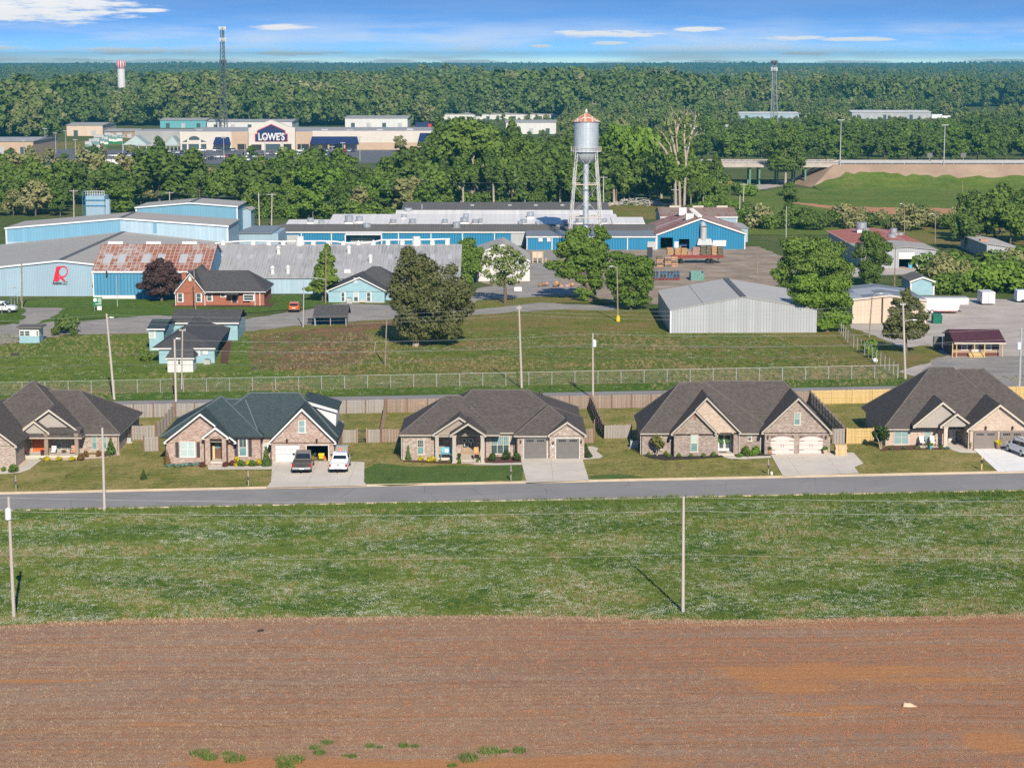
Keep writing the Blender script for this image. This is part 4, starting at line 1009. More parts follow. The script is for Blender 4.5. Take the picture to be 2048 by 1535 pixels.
wood_fence('weathered grey back fence behind the two leftmost houses, along the alley',[(-66,FB),(x12-.15,FB)],1.75,'fence_grey')
wood_fence('weathered grey back fence behind the green roofed house',[(x12+.15,FB),(x23-.15,FB)],1.75,'fence_grey')
wood_fence('brownish back fence behind the bench house, along the alley',[(x23+.15,FB),(x34-.15,FB)],1.75,'fence_brown')
wood_fence('grey brown back fence behind the arched door house',[(x34+.15,FB),(x45-.15,FB)],1.75,'fence_brown')
wood_fence('new yellow wood back fence behind the rightmost house',[(x45+.15,FB),(72,FB)],1.8,'fence_new',flush=True,postmat='fence_new')
wood_fence('grey side fence running back between the two leftmost houses',[(gr(322,870).x,233.6),(x12,FB)],1.75,'fence_grey')
wood_fence('short grey front fence joined to the side wall of the leftmost house',[(gr(272,872).x,233.4),(gr(322,870).x-.1,233.4)],1.75,'fence_grey')
wood_fence('short grey fence panel left of the green roofed house',[(gr(297,894).x,226.2),(gr(326,894).x,226.2)],1.75,'fence_grey')
FF = 228.7
wood_fence('short grey fence beside the garage of the green roofed house, left of the iron gate',[(gr(684,887).x,FF),(gr(713,887).x,FF)],1.6,'fence_grey')
wood_fence('short grey fence right of the iron gate',[(gr(735,887).x,FF),(gr(761,887).x,FF)],1.6,'fence_grey')
wood_fence('brown fence joined to the left corner of the bench house',[(gr(762.5,887).x,FF),(gr(800,887).x,FF)],1.6,'fence_brown')
wood_fence('brown side fence running back left of the bench house',[(gr(762,884).x,229.2),(x23,FB)],1.7,'fence_brown')
FR = 228.2
wood_fence('brown fence joined to the right wall of the bench house',[(gr(1167,884).x,225.6),(gr(1186,884).x,225.6)],1.7,'fence_brown')
wood_fence('brown fence return beside the bench house',[(gr(1186,882).x,226.0),(gr(1190,876).x,230.5)],1.8,'fence_brown')
wood_fence('dark shaded side fence running back right of the bench house',[(gr(1207,878).x,FR),(x34,FB)],1.8,'fence_brown')
wood_fence('grey fence joined to the left corner of the arched door house',[(gr(1207.5,880).x,FR),(gr(1263,878).x,FR)],1.6,'fence_grey')
wood_fence('dark shaded side fence running back right of the arched door house',[(gr(1690,886).x,222.6),(x45,FB)],1.8,'fence_grey')
wood_fence('grey fence joined to the right corner of the arched door house',[(gr(1663,887).x,222.2),(gr(1690,887).x,222.2)],1.75,'fence_grey')
wood_fence('short new yellow wood fence joined to the rightmost house',[(gr(1692,887.5).x,221.8),(gr(1746,887.5).x,221.8)],1.8,'fence_new',flush=True,postmat='fence_new')
def iron_gate():
    x0, x1 = gr(714.5,887).x, gr(733.5,887).x; z = hz(x0,FF); r = thing('iron_gate','black iron picket gate in the grey fence of the green roofed house','gate',(x0,FF,z))
    MB().box(x0-.07,x0+.07,FF-.07,FF+.07,z-.2,z+1.8).build('post','fence_brown',r); MB().box(x1-.07,x1+.07,FF-.07,FF+.07,z-.2,z+1.8).build('post','fence_brown',r)
    m = MB().box(x0+.07,x1-.07,FF-.02,FF+.02,z+.15,z+.2).box(x0+.07,x1-.07,FF-.02,FF+.02,z+1.45,z+1.5); m.build('rail','iron',r,kind='stuff')
    k = 9
    for i in range(k): x = x0 + .12 + (x1-x0-.24) * i / (k-1); MB().box(x-.012,x+.012,FF-.012,FF+.012,z+.1,z+1.6).build('bar','iron',r)
iron_gate()
t = NT('chain_mesh'); t.col((.55,.56,.56)).rough(.5); x, y, z = t.xyz()
tr = t.node('ShaderNodeBsdfTransparent'); ms = t.node('ShaderNodeMixShader')
u, w_ = t.math('ADD',t.math('ADD',x,y),z), t.math('SUBTRACT',t.math('ADD',x,y),z)
ln = t.math('MAXIMUM',*[t.ss(t.math('PINGPONG',t.math('DIVIDE',q,.09),.5),.0,.05,1,0) for q in (u,w_)])
t.l.new(t.math('MULTIPLY',ln,.5),ms.inputs[0]); t.l.new(tr.outputs[0],ms.inputs[1]); t.l.new(t.b.outputs[0],ms.inputs[2]); t.l.new(ms.outputs[0],t.n['Material Output'].inputs['Surface'])
def chain_fence(label,pts,h,span=3.05,top=True):
    root = thing('chain_link_fence',label,'fence',(pts[0][0],pts[0][1],hz(*pts[0])))
    for A, B in zip(pts,pts[1:]):
        A, B = Vector(A), Vector(B); L = (B-A).length; n = max(1,round(L/span)); d = (B-A) / L; rail = MB()
        for i in range(n+1):
            q = A + d * (L*i/n); z = hz(q.x,q.y); MB().tube((q.x,q.y,z-.2),(q.x,q.y,z+h),.045,.045,6).build('post','galvanised',root)
            if i < n:
                e = A + d * (L*(i+1)/n); z2 = hz(e.x,e.y)
                MB().poly((q.x,q.y,z+.05),(e.x,e.y,z2+.05),(e.x,e.y,z2+h-.05),(q.x,q.y,z+h-.05)).build('mesh_panel','chain_mesh',root)
                rail.tube((q.x,q.y,z+h-.03),(e.x,e.y,z2+h-.03),.022,.022,5,False)
        rail.build('top_rail','galvanised',root)
    return root
CF = 267.7
chain_fence('long chain link fence along the far side of the alley',[(-80,CF),(gr(1795,757).x,CF)],1.85)
chain_fence('chain link fence running back along the right edge of the field',[(gr(1795,757).x+.1,CF+.3),tuple(gr(1700,690).xy),tuple(gr(1678,664).xy)],2.0)
chain_fence('chain link fence beside the parked white pickup at the left edge',[tuple(gr(-30,655).xy),tuple(gr(41,603).xy)],1.8)

# ------------------------------------------------------------------ small things by the houses
def mailbox(label,px,py,mat='fence_grey'):
    p = gr(px,py,.1); r = thing('mailbox',label,'mailbox',p)
    x, y, z = p; MB().box(x-.05,x+.05,y-.05,y+.05,z-.2,z+1.35).add([(x-.06,y-.06,z+1.35),(x+.06,y-.06,z+1.35),(x+.06,y+.06,z+1.35),(x-.06,y+.06,z+1.35),(x,y,z+1.7)],[(0,1,4),(1,2,4),(2,3,4),(3,0,4)]).build('post','pallet_wood' if mat != 'fence_grey' else mat,r)
    m = MB(); n = 7; pr = [(-.1,0),(.1,0),(.1,.12)] + [(.1*math.cos(math.pi*k/n),.12+.1*math.sin(math.pi*k/n)) for k in range(1,n)] + [(-.1,.12)]
    m.prism([(x+a,y-.42,z+.85+b) for a,b in pr],(0,.5,0)); b_ = m.build('box','iron' if mat == 'iron' else 'galvanised',r)
    MB().box(x-.09,x+.09,y-.435,y-.42,z+.86,z+1.04).build('door','iron',b_); MB().box(x+.1,x+.115,y-.2,y-.1,z+.95,z+1.15).build('flag','door_orange',b_)
mailbox('grey post mailbox at the kerb in front of the leftmost house',32.5,982)
mailbox('pale post mailbox at the kerb left of the driveway with two pickups',497,973)
mailbox('grey post mailbox on the green lawn of the bench house',1022,962)
mailbox('pale wooden post mailbox left of the wide drive of the arched door house',1536.5,950)
mailbox('black mailbox on pale post at the kerb of the rightmost house',1963,941,'iron')
p = gr(1543,951,.1); tag(MB().lathe([(.13,-.05),(.13,.28),(.10,.34),(.03,.36)],p,10).build('utility_stub','white_paint',None),'small white utility cap at the kerb beside a mailbox','utility cap')
def planter(label,px,py,pot,leaf,s=1.0,Yo=None):
    p = gr(px,py,.14) if Yo is None else Vector((*pl(px,py,Yo)[:1],Yo,pl(px,py,Yo)[1])); r = thing('planter',label,'planter',p)
    MB().lathe([(.15*s,0),(.2*s,.25*s),(.24*s,.45*s),(.22*s,.46*s)],p,12).build('pot',pot,r)
    o = obj('foliage',leaf_mesh('foliage',[((0,0,.62*s),(.26*s,.26*s,.22*s))],120,.07*s,4,.3,leaf),r); return r
m_plain('terracotta',(.42,.20,.10),.8); m_plain('pot_tan',(.50,.40,.25),.8); m_plain('blue_glaze',(.10,.35,.50),.3); m_plain('barrel_wood',(.22,.14,.08),.8)
planter('terracotta planter left of the left arched pink garage door',1539,910,'terracotta','leaf_dark'); planter('tan planter right of the right arched pink garage door',1650,910,'pot_tan','leaf_boxwood')
planter('dark planter left of the orange door of the leftmost house',55.5,912,'iron','leaf_burgundy',.9,223.7); planter('dark planter right of the orange door of the leftmost house',85,912,'iron','leaf_burgundy',.9,223.7)
planter('barrel planter of yellow flowers between the taupe garage doors',1996,900,'barrel_wood','leaf_yellow',1.2); planter('small planter left of the taupe garage doors',1940,899.5,'barrel_wood','leaf_boxwood',.9)
planter('turquoise glazed planter in the bed of the rightmost house',1861,900,'blue_glaze','leaf_boxwood',.8)
planter('small dark planter left of the porch steps of the bench house',918,918,'iron','leaf_dark',.8,215.9)
p = gr(1547,911,.15); tag(MB().tube((p.x-.22,p.y,p.z+.16),(p.x+.22,p.y,p.z+.16),.16,.16,12).build('hose_reel','galvanised'),'grey hose reel beside the left arched garage door','hose reel')
def chair(label,px,py,Y,mat,seat,cat='chair',s=1.0,rock=False,w=.6,name='patio_chair'):
    x, z = pl(px,py,Y); p = Vector((x,Y,z)); r = thing(name,label,cat,p)
    for a in (-1,1):
        for b in (-1,1): MB().box(x+a*w/2-.03,x+a*w/2+.03,Y+b*.25-.03,Y+b*.25+.03,z,z+(.62 if b < 0 else 1.0)*s).build('leg',mat,r)
        MB().box(x+a*w/2-.04,x+a*w/2+.04,Y-.3,Y+.25,z+.60*s,z+.64*s).build('armrest',mat,r)
        if rock: MB().add([(x+a*w/2+q,Y+yy,z+zz) for q in (-.03,.03) for yy,zz in ((-.5,.12),(-.2,0),(.2,0),(.55,.14),(.55,.19),(.2,.05),(-.2,.05),(-.5,.17))],[(0,1,2,3,4,5,6,7),(15,14,13,12,11,10,9,8)]+[(i,i+8,(i+1) % 8+8,(i+1) % 8) for i in range(8)]).build('rocker',mat,r)
    MB().box(x-w/2,x+w/2,Y-.28,Y+.26,z+.38*s,z+.48*s).build('seat',seat,r)
    b = MB(); b.prism([(x-w/2+.03,Y+.24,z+.48*s),(x+w/2-.03,Y+.24,z+.48*s),(x+w/2-.03,Y+.38,z+1.05*s),(x-w/2+.03,Y+.38,z+1.05*s)],(0,.06,0)); b.build('backrest',seat,r)
    return r
m_plain('cushion_white',(.70,.66,.62),.9,.1); m_plain('cushion_red',(.50,.25,.18),.9,.4,6); m_plain('turquoise',(.11,.33,.40),.6); m_plain('orange_wood',(.45,.26,.12),.7)
chair('left patio chair with white cushions on the porch of the leftmost house',107.5,910,225.0,'iron','cushion_white'); chair('right patio chair with red and white cushions on the leftmost porch',147,910,224.8,'iron','cushion_red')
x, z = pl(128,909,225.0); r = thing('side_table','small dark table between the two patio chairs of the leftmost house','table',(x,225,z)); MB().tube((x,225,z+.42),(x,225,z+.47),.32,.32,12).build('tabletop','iron',r); MB().tube((x,225,z),(x,225,z+.42),.05,.05,6).build('leg','iron',r)
chair('turquoise wooden bench against the brick wall of the porch',893,914,217.0,'turquoise','turquoise','bench',1.0,w=1.15,name='bench')
x, z = pl(893,914,217.0); tag(MB().add([(x-.2,217.15,z+.5),(x+.2,217.15,z+.5),(x+.2,217.25,z+.85),(x-.2,217.25,z+.85),(x-.2,217.22,z+.5),(x+.2,217.22,z+.5),(x+.2,217.32,z+.85),(x-.2,217.32,z+.85)],[(0,1,2,3),(7,6,5,4),(0,4,5,1),(1,5,6,2),(2,6,7,3),(3,7,4,0)]).build('cushion','cushion_white'),'white cushion on the turquoise bench','cushion')
chair('orange wooden rocking chair on the porch beside the double doors',953.5,914,216.3,'orange_wood','orange_wood','rocking chair',1.0,True,name='rocking_chair')
chair('left cushioned chair on the porch of the rightmost house',1844,891,219.3,'bronze','cushion_white'); chair('right cushioned chair on the porch of the rightmost house',1865,891,219.3,'bronze','cushion_white')
x, z = pl(1855,891,219.3); r = thing('side_table','small dark table between the two chairs of the rightmost house','table',(x,219.3,z)); MB().box(x-.25,x+.25,219.1,219.5,z+.4,z+.46).build('tabletop','iron',r); MB().tube((x,219.3,z),(x,219.3,z+.4),.05,.05,6).build('leg','iron',r)
def ac_unit(label,p,w=.85,h=.8):
    r = thing('air_conditioner',label,'air conditioner',p); x, y, z = p
    MB().box(x-w/2,x+w/2,y-w/2,y+w/2,z+.06,z+h).build('casing','galvanised',r); MB().box(x-w/2-.1,x+w/2+.1,y-w/2-.1,y+w/2+.1,z-.1,z+.055).build('pad','concrete',r)
    MB().tube((x,y,z+h),(x,y,z+h+.04),w*.42,w*.42,14).build('fan_grille','iron',r)
ac_unit('air conditioner in the shade beside the left wall of the arched door house',gr(1268,896,.1)); ac_unit('air conditioner at the side wall of the leftmost house',gr(258,886,.1),.6,.6)
# pallets
def pallets():
    p = gr(1681,911,.15); used = []
    r = thing('pallet','','pallet',p); x, y, z = p
    for k in range(7): a = x - .55 + 1.1 * k / 6; MB().box(a-.06,a+.06,y-.5,y+.5,z+.115,z+.137).build('slat','pallet_wood',r)
    for b in (-.45,0,.45): MB().box(x-.6,x+.6,y+b-.04,y+b+.04,z+.022,z+.114).build('runner','pallet_wood',r)
    for a in (-.5,0,.5): MB().box(x+a-.06,x+a+.06,y-.5,y+.5,z,z+.021).build('bottom_slat','pallet_wood',r)
    names = ['bottom','second','third','fourth','fifth','sixth','seventh','top']
    for k in range(8): place(r,used,(x+rnd.uniform(-.04,.04),y+rnd.uniform(-.04,.04),z+k*.14),rnd.uniform(-.03,.03),None,names[k]+' wooden pallet of the stack beside the arched pink garage','stacked pallets by the garage')
pallets()
# in and by the open garage
m_plain('machine_yellow',(.65,.45,.02),.5); m_plain('cone_orange',(.75,.10,.02),.6)
def generator():
    x, Y = pl(643,917,219.4)[0], 219.4; z = hz(-28,218) + .06; r = thing('pressure_washer','yellow wheeled engine machine standing in the open garage bay','machine',(x,Y,z))
    MB().box(x-.35,x+.35,Y-.25,Y+.25,z+.15,z+.3).tube((x-.35,Y-.25,z+.3),(x-.35,Y-.25,z+.75),.03).tube((x+.35,Y-.25,z+.3),(x+.35,Y-.25,z+.75),.03).build('frame','iron',r)
    MB().box(x-.32,x+.32,Y-.2,Y+.2,z+.6,z+.85).build('tank','machine_yellow',r); MB().box(x-.25,x+.25,Y-.22,Y+.2,z+.3,z+.58).build('engine','machine_yellow',r)
    for a in (-.38,.38): MB().tube((x+a-.04,Y,z+.16),(x+a+.04,Y,z+.16),.16,.16,12).build('wheel','iron',r)
generator()
x, Y, z = pl(650,921,219.0)[0], 218.8, hz(-28,218) + .06
r = thing('traffic_cone','orange traffic cone beside the yellow machine in the garage','cone',(x,Y,z)); MB().box(x-.2,x+.2,Y-.2,Y+.2,z,z+.04).build('base','cone_orange',r); MB().lathe([(.15,.04),(.03,.68),(.02,.7)],(x,Y,z),12).build('cone','cone_orange',r); MB().lathe([(.108,.27),(.076,.42)],(x,Y,z),12).build('band','white_paint',r)
def crate():
    p = gr(681,917,.14); r = thing('wooden_cabinet','weathered wooden box with a red emblem beside the garage of the green roofed house','cabinet',p); x, y, z = p
    for k in range(8): a = x - .8 + 1.6 * k / 8; MB().box(a+.01,a+.19,y-.02,y+.02,z,z+1.2).build('board','fence_grey',r)
    MB().box(x-.8,x+.8,y+.021,y+.8,z,z+1.15).build('carcass','fence_brown',r); MB().box(x-.85,x+.85,y-.06,y+.85,z+1.2,z+1.26).build('lid','galvanised',r)
    MB().box(x-.16,x+.16,y-.04,y-.021,z+.55,z+.95).build('emblem','cone_orange',r); MB().box(x-.05,x+.05,y-.05,y-.041,z+.62,z+.85).build('emblem_mark','white_paint',r)
crate()
def playset():
    p = gr(835,822,.1); r = thing('childs_climber','small orange and red plastic slide in the back yard of the bench house','toy',p); x, y, z = p; y += .4
    MB().prism([(x-.6,y,z),(x-.2,y,z),(x+.5,y,z+1.1),(x+.3,y,z+1.2)],(0,.5,0)).build('slide','cone_orange',r); MB().box(x+.3,x+.8,y,y+.5,z,z+1.2).build('tower','machine_yellow',r)
    MB().box(x+.82,x+1.5,y,y+.5,z+1.0,z+1.35).build('canopy','turquoise',r)
playset()
# on the bare field
p = gr(1815,1413,.03); m_plain('tan_sheet',(.50,.36,.24),.7)
g = random.Random(4); m = MB(); ring = [(math.cos(a*.628)*(.42+g.uniform(-.1,.1))+(.5 if abs(a) < 2 or a > 8 else 0),math.sin(a*.628)*.22,0) for a in range(10)]
m.v = [(p.x+a*.75,p.y+b*.75,p.z+g.uniform(0,.02)) for a,b,c in ring] + [(p.x+a*.4-.1,p.y+b*.4,p.z+.22+g.uniform(-.06,.06)) for a,b,c in ring] + [(p.x-.1,p.y,p.z+.25)]
m.f = [(i,(i+1) % 10,10+(i+1) % 10,10+i) for i in range(10)] + [(10+i,10+(i+1) % 10,20) for i in range(10)]
tag(m.build('crumpled_sack','tan_sheet'),'crumpled tan sack lying on the bare soil at the lower right','sack')
p = gr(518,1262,.03); m = MB(); 
for k in range(7): m.lathe([(.12,0),(.09,.1),(.02,.16)],(p.x+g.uniform(-.3,.3),p.y+g.uniform(-.1,.1),p.z),7)
tag(m.build('soil_clod','mulch_black',None),'dark clump of debris at the edge of the ploughed field','debris')
# ------------------------------------------------------------------ works and other buildings beyond the alley
m_ribs('blue_light',(.30,.42,.51),streak=.15); m_ribs('blue_pale',(.33,.45,.54),streak=.1,pitch=.9,dark=.9); m_ribs('blue_mid',(.075,.25,.40),pitch=.6,dark=.6); m_ribs('blue_factory',(.028,.20,.36),pitch=.6,dark=.6); m_ribs('blue_sky',(.15,.32,.44),pitch=.6,dark=.9)
m_plain('blue_clap',(.24,.39,.44),.6,.06); m_ribs('grey_wall',(.36,.38,.40),pitch=.45,dark=.75,streak=.1); m_ribs('cream_wall',(.58,.46,.36),pitch=.6,dark=.85); m_ribs('white_wall',(.58,.58,.57),pitch=.6,dark=.9)
m_ribs('roof_grey_x',(.34,.33,.31),'x',.6,dark=.93,dirt=(.29,.275,.26)); m_ribs('roof_grey_y',(.36,.345,.315),'y',.6,dark=.93,dirt=(.31,.285,.255),rough=.7); m_ribs('roof_steel_y',(.41,.40,.375),'y',.6,dark=.93,dirt=(.36,.35,.325),rough=.7)
m_ribs('roof_dark_x',(.135,.125,.112),'x',.6,dark=.8,rough=.7); m_ribs('roof_slate_x',(.20,.225,.24),'x',.6,dark=.8); m_ribs('roof_white_x',(.66,.645,.615),'x',1.2,dark=.96,streak=.1); m_ribs('roof_white_y',(.66,.645,.615),'y',1.2,dark=.96,streak=.1)
m_ribs('roof_burgundy',(.085,.03,.035),'x',.35,dark=.8,streak=.05)
t = m_ribs('roof_longgrey',(.34,.34,.345),'x',.5,dark=.84,dirt=(.19,.19,.185),streak=.3,rough=.7)
def m_rust(name,axis,base,rust,lo,hi,sheet_=(.9,1.6)):
    t = NT(name); x, y, z = t.xyz(); u, v = (x,y) if axis == 'x' else (y,x)
    a = t.math('FLOOR',t.math('DIVIDE',u,sheet_[0])); b = t.math('FLOOR',t.math('DIVIDE',v,sheet_[1]))
    w_ = t.node('ShaderNodeTexWhiteNoise',noise_dimensions='2D'); t.l.new(t.comb(a,b),w_.inputs['Vector'])
    e1 = t.ss(t.math('PINGPONG',t.math('DIVIDE',u,sheet_[0]),.5),.03,.10); e2 = t.ss(t.math('PINGPONG',t.math('DIVIDE',v,sheet_[1]),.5),.02,.07)
    n = t.noise(1.5,5,.72); big = t.noise(.12,3)
    k = t.math('ADD',t.math('ADD',t.math('MULTIPLY',w_.outputs['Value'],.18),t.math('MULTIPLY',n,.8)),t.math('MULTIPLY',big,.4))
    f = t.math('MULTIPLY',t.ss(k,lo,hi),t.math('MULTIPLY',e1,e2))
    c = t.mix(f,base,t.mix(t.noise(2.5,4),cs(rust,.65),cs(rust,1.25)))
    t.col(c).rough(.75).bump(t.math('PINGPONG',t.math('DIVIDE',u,.3),.5),.03,.5); return t
m_rust('roof_rust_sheets','x',(.36,.34,.32),(.26,.085,.042),.46,.74,(.8,1.15)); m_rust('roof_rust_stripes','y',(.50,.45,.42),(.22,.07,.04),.48,.75,(1.0,30)); m_rust('roof_red','y',(.38,.24,.21),(.36,.09,.06),.35,.75,(1.0,6)); m_rust('roof_tan_rust','x',(.24,.19,.16),(.22,.12,.08),.5,.9,(1,9)); m_rust('tank_rust','x',(.55,.50,.46),(.42,.14,.06),.40,.72,(1.6,3))
m_plain('trim_blue_white',(.60,.66,.70),.5,.04); m_plain('steel_vent',(.42,.45,.48),.35,.1,2,.5,.5); m_plain('door_steel',(.36,.37,.38),.5,.05); m_plain('ridge_dark',(.10,.105,.11),.8)
def quad_slab(m,a,b,c,d,th=.12):
    a, b, c, d = map(Vector,(a,b,c,d)); o = Vector((0,0,-th)); m.prism([a,b,c,d],o)
def gable_y(root,Yf,Yb,L,A,Rr,wall,roof,trim=None,zb=-.3,ov=.3,ridge=None,wname='wall'):
    """gabled shed whose ridge runs away from the viewer; L, A, Rr are (x, z) on the front plane"""
    MB().xz([(L[0],zb),(Rr[0],zb),(Rr[0],Rr[1]-.1),(A[0],A[1]-.1),(L[0],L[1]-.1)],Yf,Yb-Yf).build(wname,wall,root)
    r = MB()
    for e in (L,Rr):
        s = (A[1]-e[1]) / abs(A[0]-e[0]); q = -ov if e is L else ov; ex, ez = e[0] + q, e[1] - s * ov
        quad_slab(r,(A[0],Yf-ov,A[1]),(ex,Yf-ov,ez),(ex,Yb+ov,ez),(A[0],Yb+ov,A[1]),.09)
    r.build('roof',roof,root)
    if ridge: MB().box(A[0]-.45,A[0]+.45,Yf-ov-.02,Yb+ov,A[1]-.02,A[1]+.05).build('ridge_cap',ridge,root)
    if trim:
        t_ = MB()
        for e in (L,Rr):
            q = -ov if e is L else ov; s = (A[1]-e[1]) / abs(A[0]-e[0])
            t_.prism([(A[0],Yf-ov-.06,A[1]+.02),(e[0]+q,Yf-ov-.06,e[1]-s*ov+.02),(e[0]+q,Yf-ov-.06,e[1]-s*ov-.28),(A[0],Yf-ov-.06,A[1]-.28)],(0,.05,0))
            t_.box(e[0]-.14,e[0]+.14,Yf-.05,Yf+.1,zb,e[1]-.12)
        t_.build('trim',trim,root)
def ridge_x(root,x0,x1,Yf,ze,Yr,zr,Yb,zeb,wall,roof,trim=None,zb=-.3,ov=.25):
    MB().prism([(x0,Yf,zb),(x0,Yb,zb),(x0,Yb,zeb-.1),(x0,Yr,zr-.1),(x0,Yf,ze-.1)],(x1-x0,0,0)).build('wall',wall,root)
    r = MB(); s = (zr-ze) / (Yr-Yf)
    quad_slab(r,(x0-ov,Yf-ov,ze-s*ov),(x1+ov,Yf-ov,ze-s*ov),(x1+ov,Yr,zr),(x0-ov,Yr,zr),.09)
    if Yb - Yr > .2: quad_slab(r,(x0-ov,Yr,zr),(x1+ov,Yr,zr),(x1+ov,Yb+ov,zeb),(x0-ov,Yb+ov,zeb),.09)
    r.build('roof',roof,root)
    if trim:
        t_ = MB().box(x0-ov,x1+ov,Yf-ov-.05,Yf-ov-.001,ze-s*ov-.28,ze-s*ov+.02)
        for x in (x0,x1): t_.box(x-.1,x+.1,Yf-.06,Yf+.05,zb,ze-.3)
        t_.build('trim',trim,root)
def panel(root,name,p0,p1,Y,mat,d=.06,parent=None):
    (x0,z1), (x1,z0) = pl(*p0,Y), pl(*p1,Y); return MB().box(x0,x1,Y-d,Y+.02,z0,z1).build(name,mat,parent or root)
def ventilator(root,px,py,Y,r=.9,h=1.1,mat='steel_vent',base='white_paint'):
    x, z = pl(px,py,Y)
    o = MB().lathe([(r*.8,0),(r,h*.2),(r,h*.95),(r*.9,h)],(x,Y,z),14).build('roof_fan',mat,root,smooth=False)
    MB().box(x-r*.95,x+r*.95,Y-r*.95,Y+r*.95,z-.9,z-.002).build('curb',base,o)
def mwin(root,p0,p1,Y,top='glass_dark',bot='glass_dark',frame='white_paint',b=.12):
    return window(root,p0,p1,Y,frame,top,bot,sill=None,b=b)

def to_mesh(fo):
    bpy.context.view_layer.update(); dg = bpy.context.evaluated_depsgraph_get(); me = bpy.data.meshes.new_from_object(fo.evaluated_get(dg))
    o = bpy.data.objects.new(fo.name,me); C.objects.link(o); o.parent = fo.parent; o.location = fo.location; o.rotation_euler = fo.rotation_euler; o.scale = fo.scale
    n = fo.name; bpy.data.objects.remove(fo); o.name = n; return o
# --- big pale blue warehouse with the red emblem
def warehouse():
    Yf = 371.85; root = thing('warehouse','big pale blue metal warehouse with a red letter emblem and grey roofs','warehouse',(-85,Yf,0))
    A = pl(119,520,Yf); sl = .105; L = (A[0]-26,A[1]-26*sl); Rr = (A[0]+24,A[1]-24*sl); Yb = 434.2
    gable_y(root,Yf,Yb,L,A,Rr,'blue_light','roof_grey_y','trim_blue_white',ridge='ridge_dark')
    A2 = pl(240,436,Yb); L2, R2 = pl(12,455,Yb), pl(455,451,Yb); Yb2 = 452
    gable_y(root,Yb,Yb2,L2,A2,R2,'blue_pale','roof_grey_y','trim_blue_white',ridge='ridge_dark')
    MB().xz([(L2[0]+.2,L2[1]-3),(A2[0],A2[1]-4.6),(A2[0],A2[1]-.45),(L2[0]+.2,L2[1]-.45)],Yb-.05,.04).build('wall_panel','blue_sky',root)
    panel(root,'wall_panel',(306,444),(314,466),Yb,'blue_sky',.055)
    Y3 = 480.0; A3, L3, R3 = pl(380,405,Y3), pl(272,414,Y3), pl(474,412,Y3)
    gable_y(root,Y3,496,L3,A3,R3,'blue_sky','roof_grey_y','trim_blue_white',ridge='ridge_dark')
    x0 = px_(474,420,Y3); gable_y(root,Y3+10,496.5,(x0,pz_(480,424,Y3)),(x0+1.2,pz_(486,422,Y3)),(px_(491,424,Y3),pz_(491,425,Y3)),'blue_light','roof_grey_y')
    # emblem: red R drawn as plate, ring and leg
    m_plain('emblem_red',(.50,.02,.045),.5,.03); Ye = Yf - .09
    P = lambda x, y: pl(x,y,Yf)
    MB().xz([P(106.5,562.5),P(113,532.5),P(124,532),P(119,540),P(117.5,553),P(120,557),P(117,562.5)],Ye,.07).build('emblem','emblem_red',root)
    m = MB(); c = P(126,543); rx, rz = abs(P(136,543)[0]-c[0]), abs(P(126,531.5)[1]-c[1]); n = 20
    for k in range(n):
        a, b = 2 * math.pi * k / n, 2 * math.pi * (k+1) / n
        f = lambda t, q: (c[0]+rx*q*math.cos(t)+.1*math.sin(t),c[1]+rz*q*math.sin(t))
        m.xz([f(a,1),f(b,1),f(b,.80),f(a,.80)],Ye-.01,.07)
    m.xz([P(120,551),P(124,553.5),P(131.5,561),P(129,562.8),P(126,561),P(119,555)],Ye-.015,.07); m.build('emblem_ring','emblem_red',root)
    fc = bpy.data.curves.new('lettering','FONT'); fc.body = 'Robbins LLC'; fc.size = .72; fc.extrude = .02; fc.shear = .25; fc.offset = .02
    fo = bpy.data.objects.new('lettering',fc); C.objects.link(fo); x, z = P(105,568.5); fo.parent = root; fo.location = (x+85,Ye-.02-Yf,z); fo.rotation_euler = (R(90),0,0); fo.scale = (.72,1,1); fc.materials.append(MATS['dark_trim']); to_mesh(fo)
    # lean-to with rusted sheets
    Y0 = 367.1; ze = pz_(300,541,Y0); x0, x1 = px_(186,541,Y0), px_(418,541,Y0); (xx,zr), Yr = ((-76.5,9.05),376.9)
    ridge_x(root,x0,x1,Y0,ze,Yr,zr,Yr+6,zr-2,'blue_mid','roof_rust_sheets','trim_blue_white')
    panel(root,'base_strip',(187,590.5),(271,598.5),Y0,'white_paint',.07)
    for px in (232,308,380):
        a, b = pl(px-15,486,Yr), pl(px+15,486,Yr); MB().box(a[0],b[0],Yr-.4,Yr+.4,a[1]-.2,a[1]+.3).build('ridge_vent','white_paint',root)
    for px in (216,244,293,322,367,396):
        sY = Y0 + 4.4; zz = ze + (zr-ze) * 4.4 / (Yr-Y0); x = px_(px,514,sY); s = (zr-ze) / (Yr-Y0)
        m = MB(); quad_slab(m,(x-.7,sY-1.6,zz-1.6*s+.05),(x+.7,sY-1.6,zz-1.6*s+.05),(x+.7,sY+1.6,zz+1.6*s+.05),(x-.7,sY+1.6,zz+1.6*s+.05),.04); m.build('skylight','door_steel',root)
    x, z = pl(214,545,Y0); MB().box(x-.15,x+.15,Y0-.5,Y0,z-.6,z+.3).build('wall_lamp','iron',root)
warehouse()
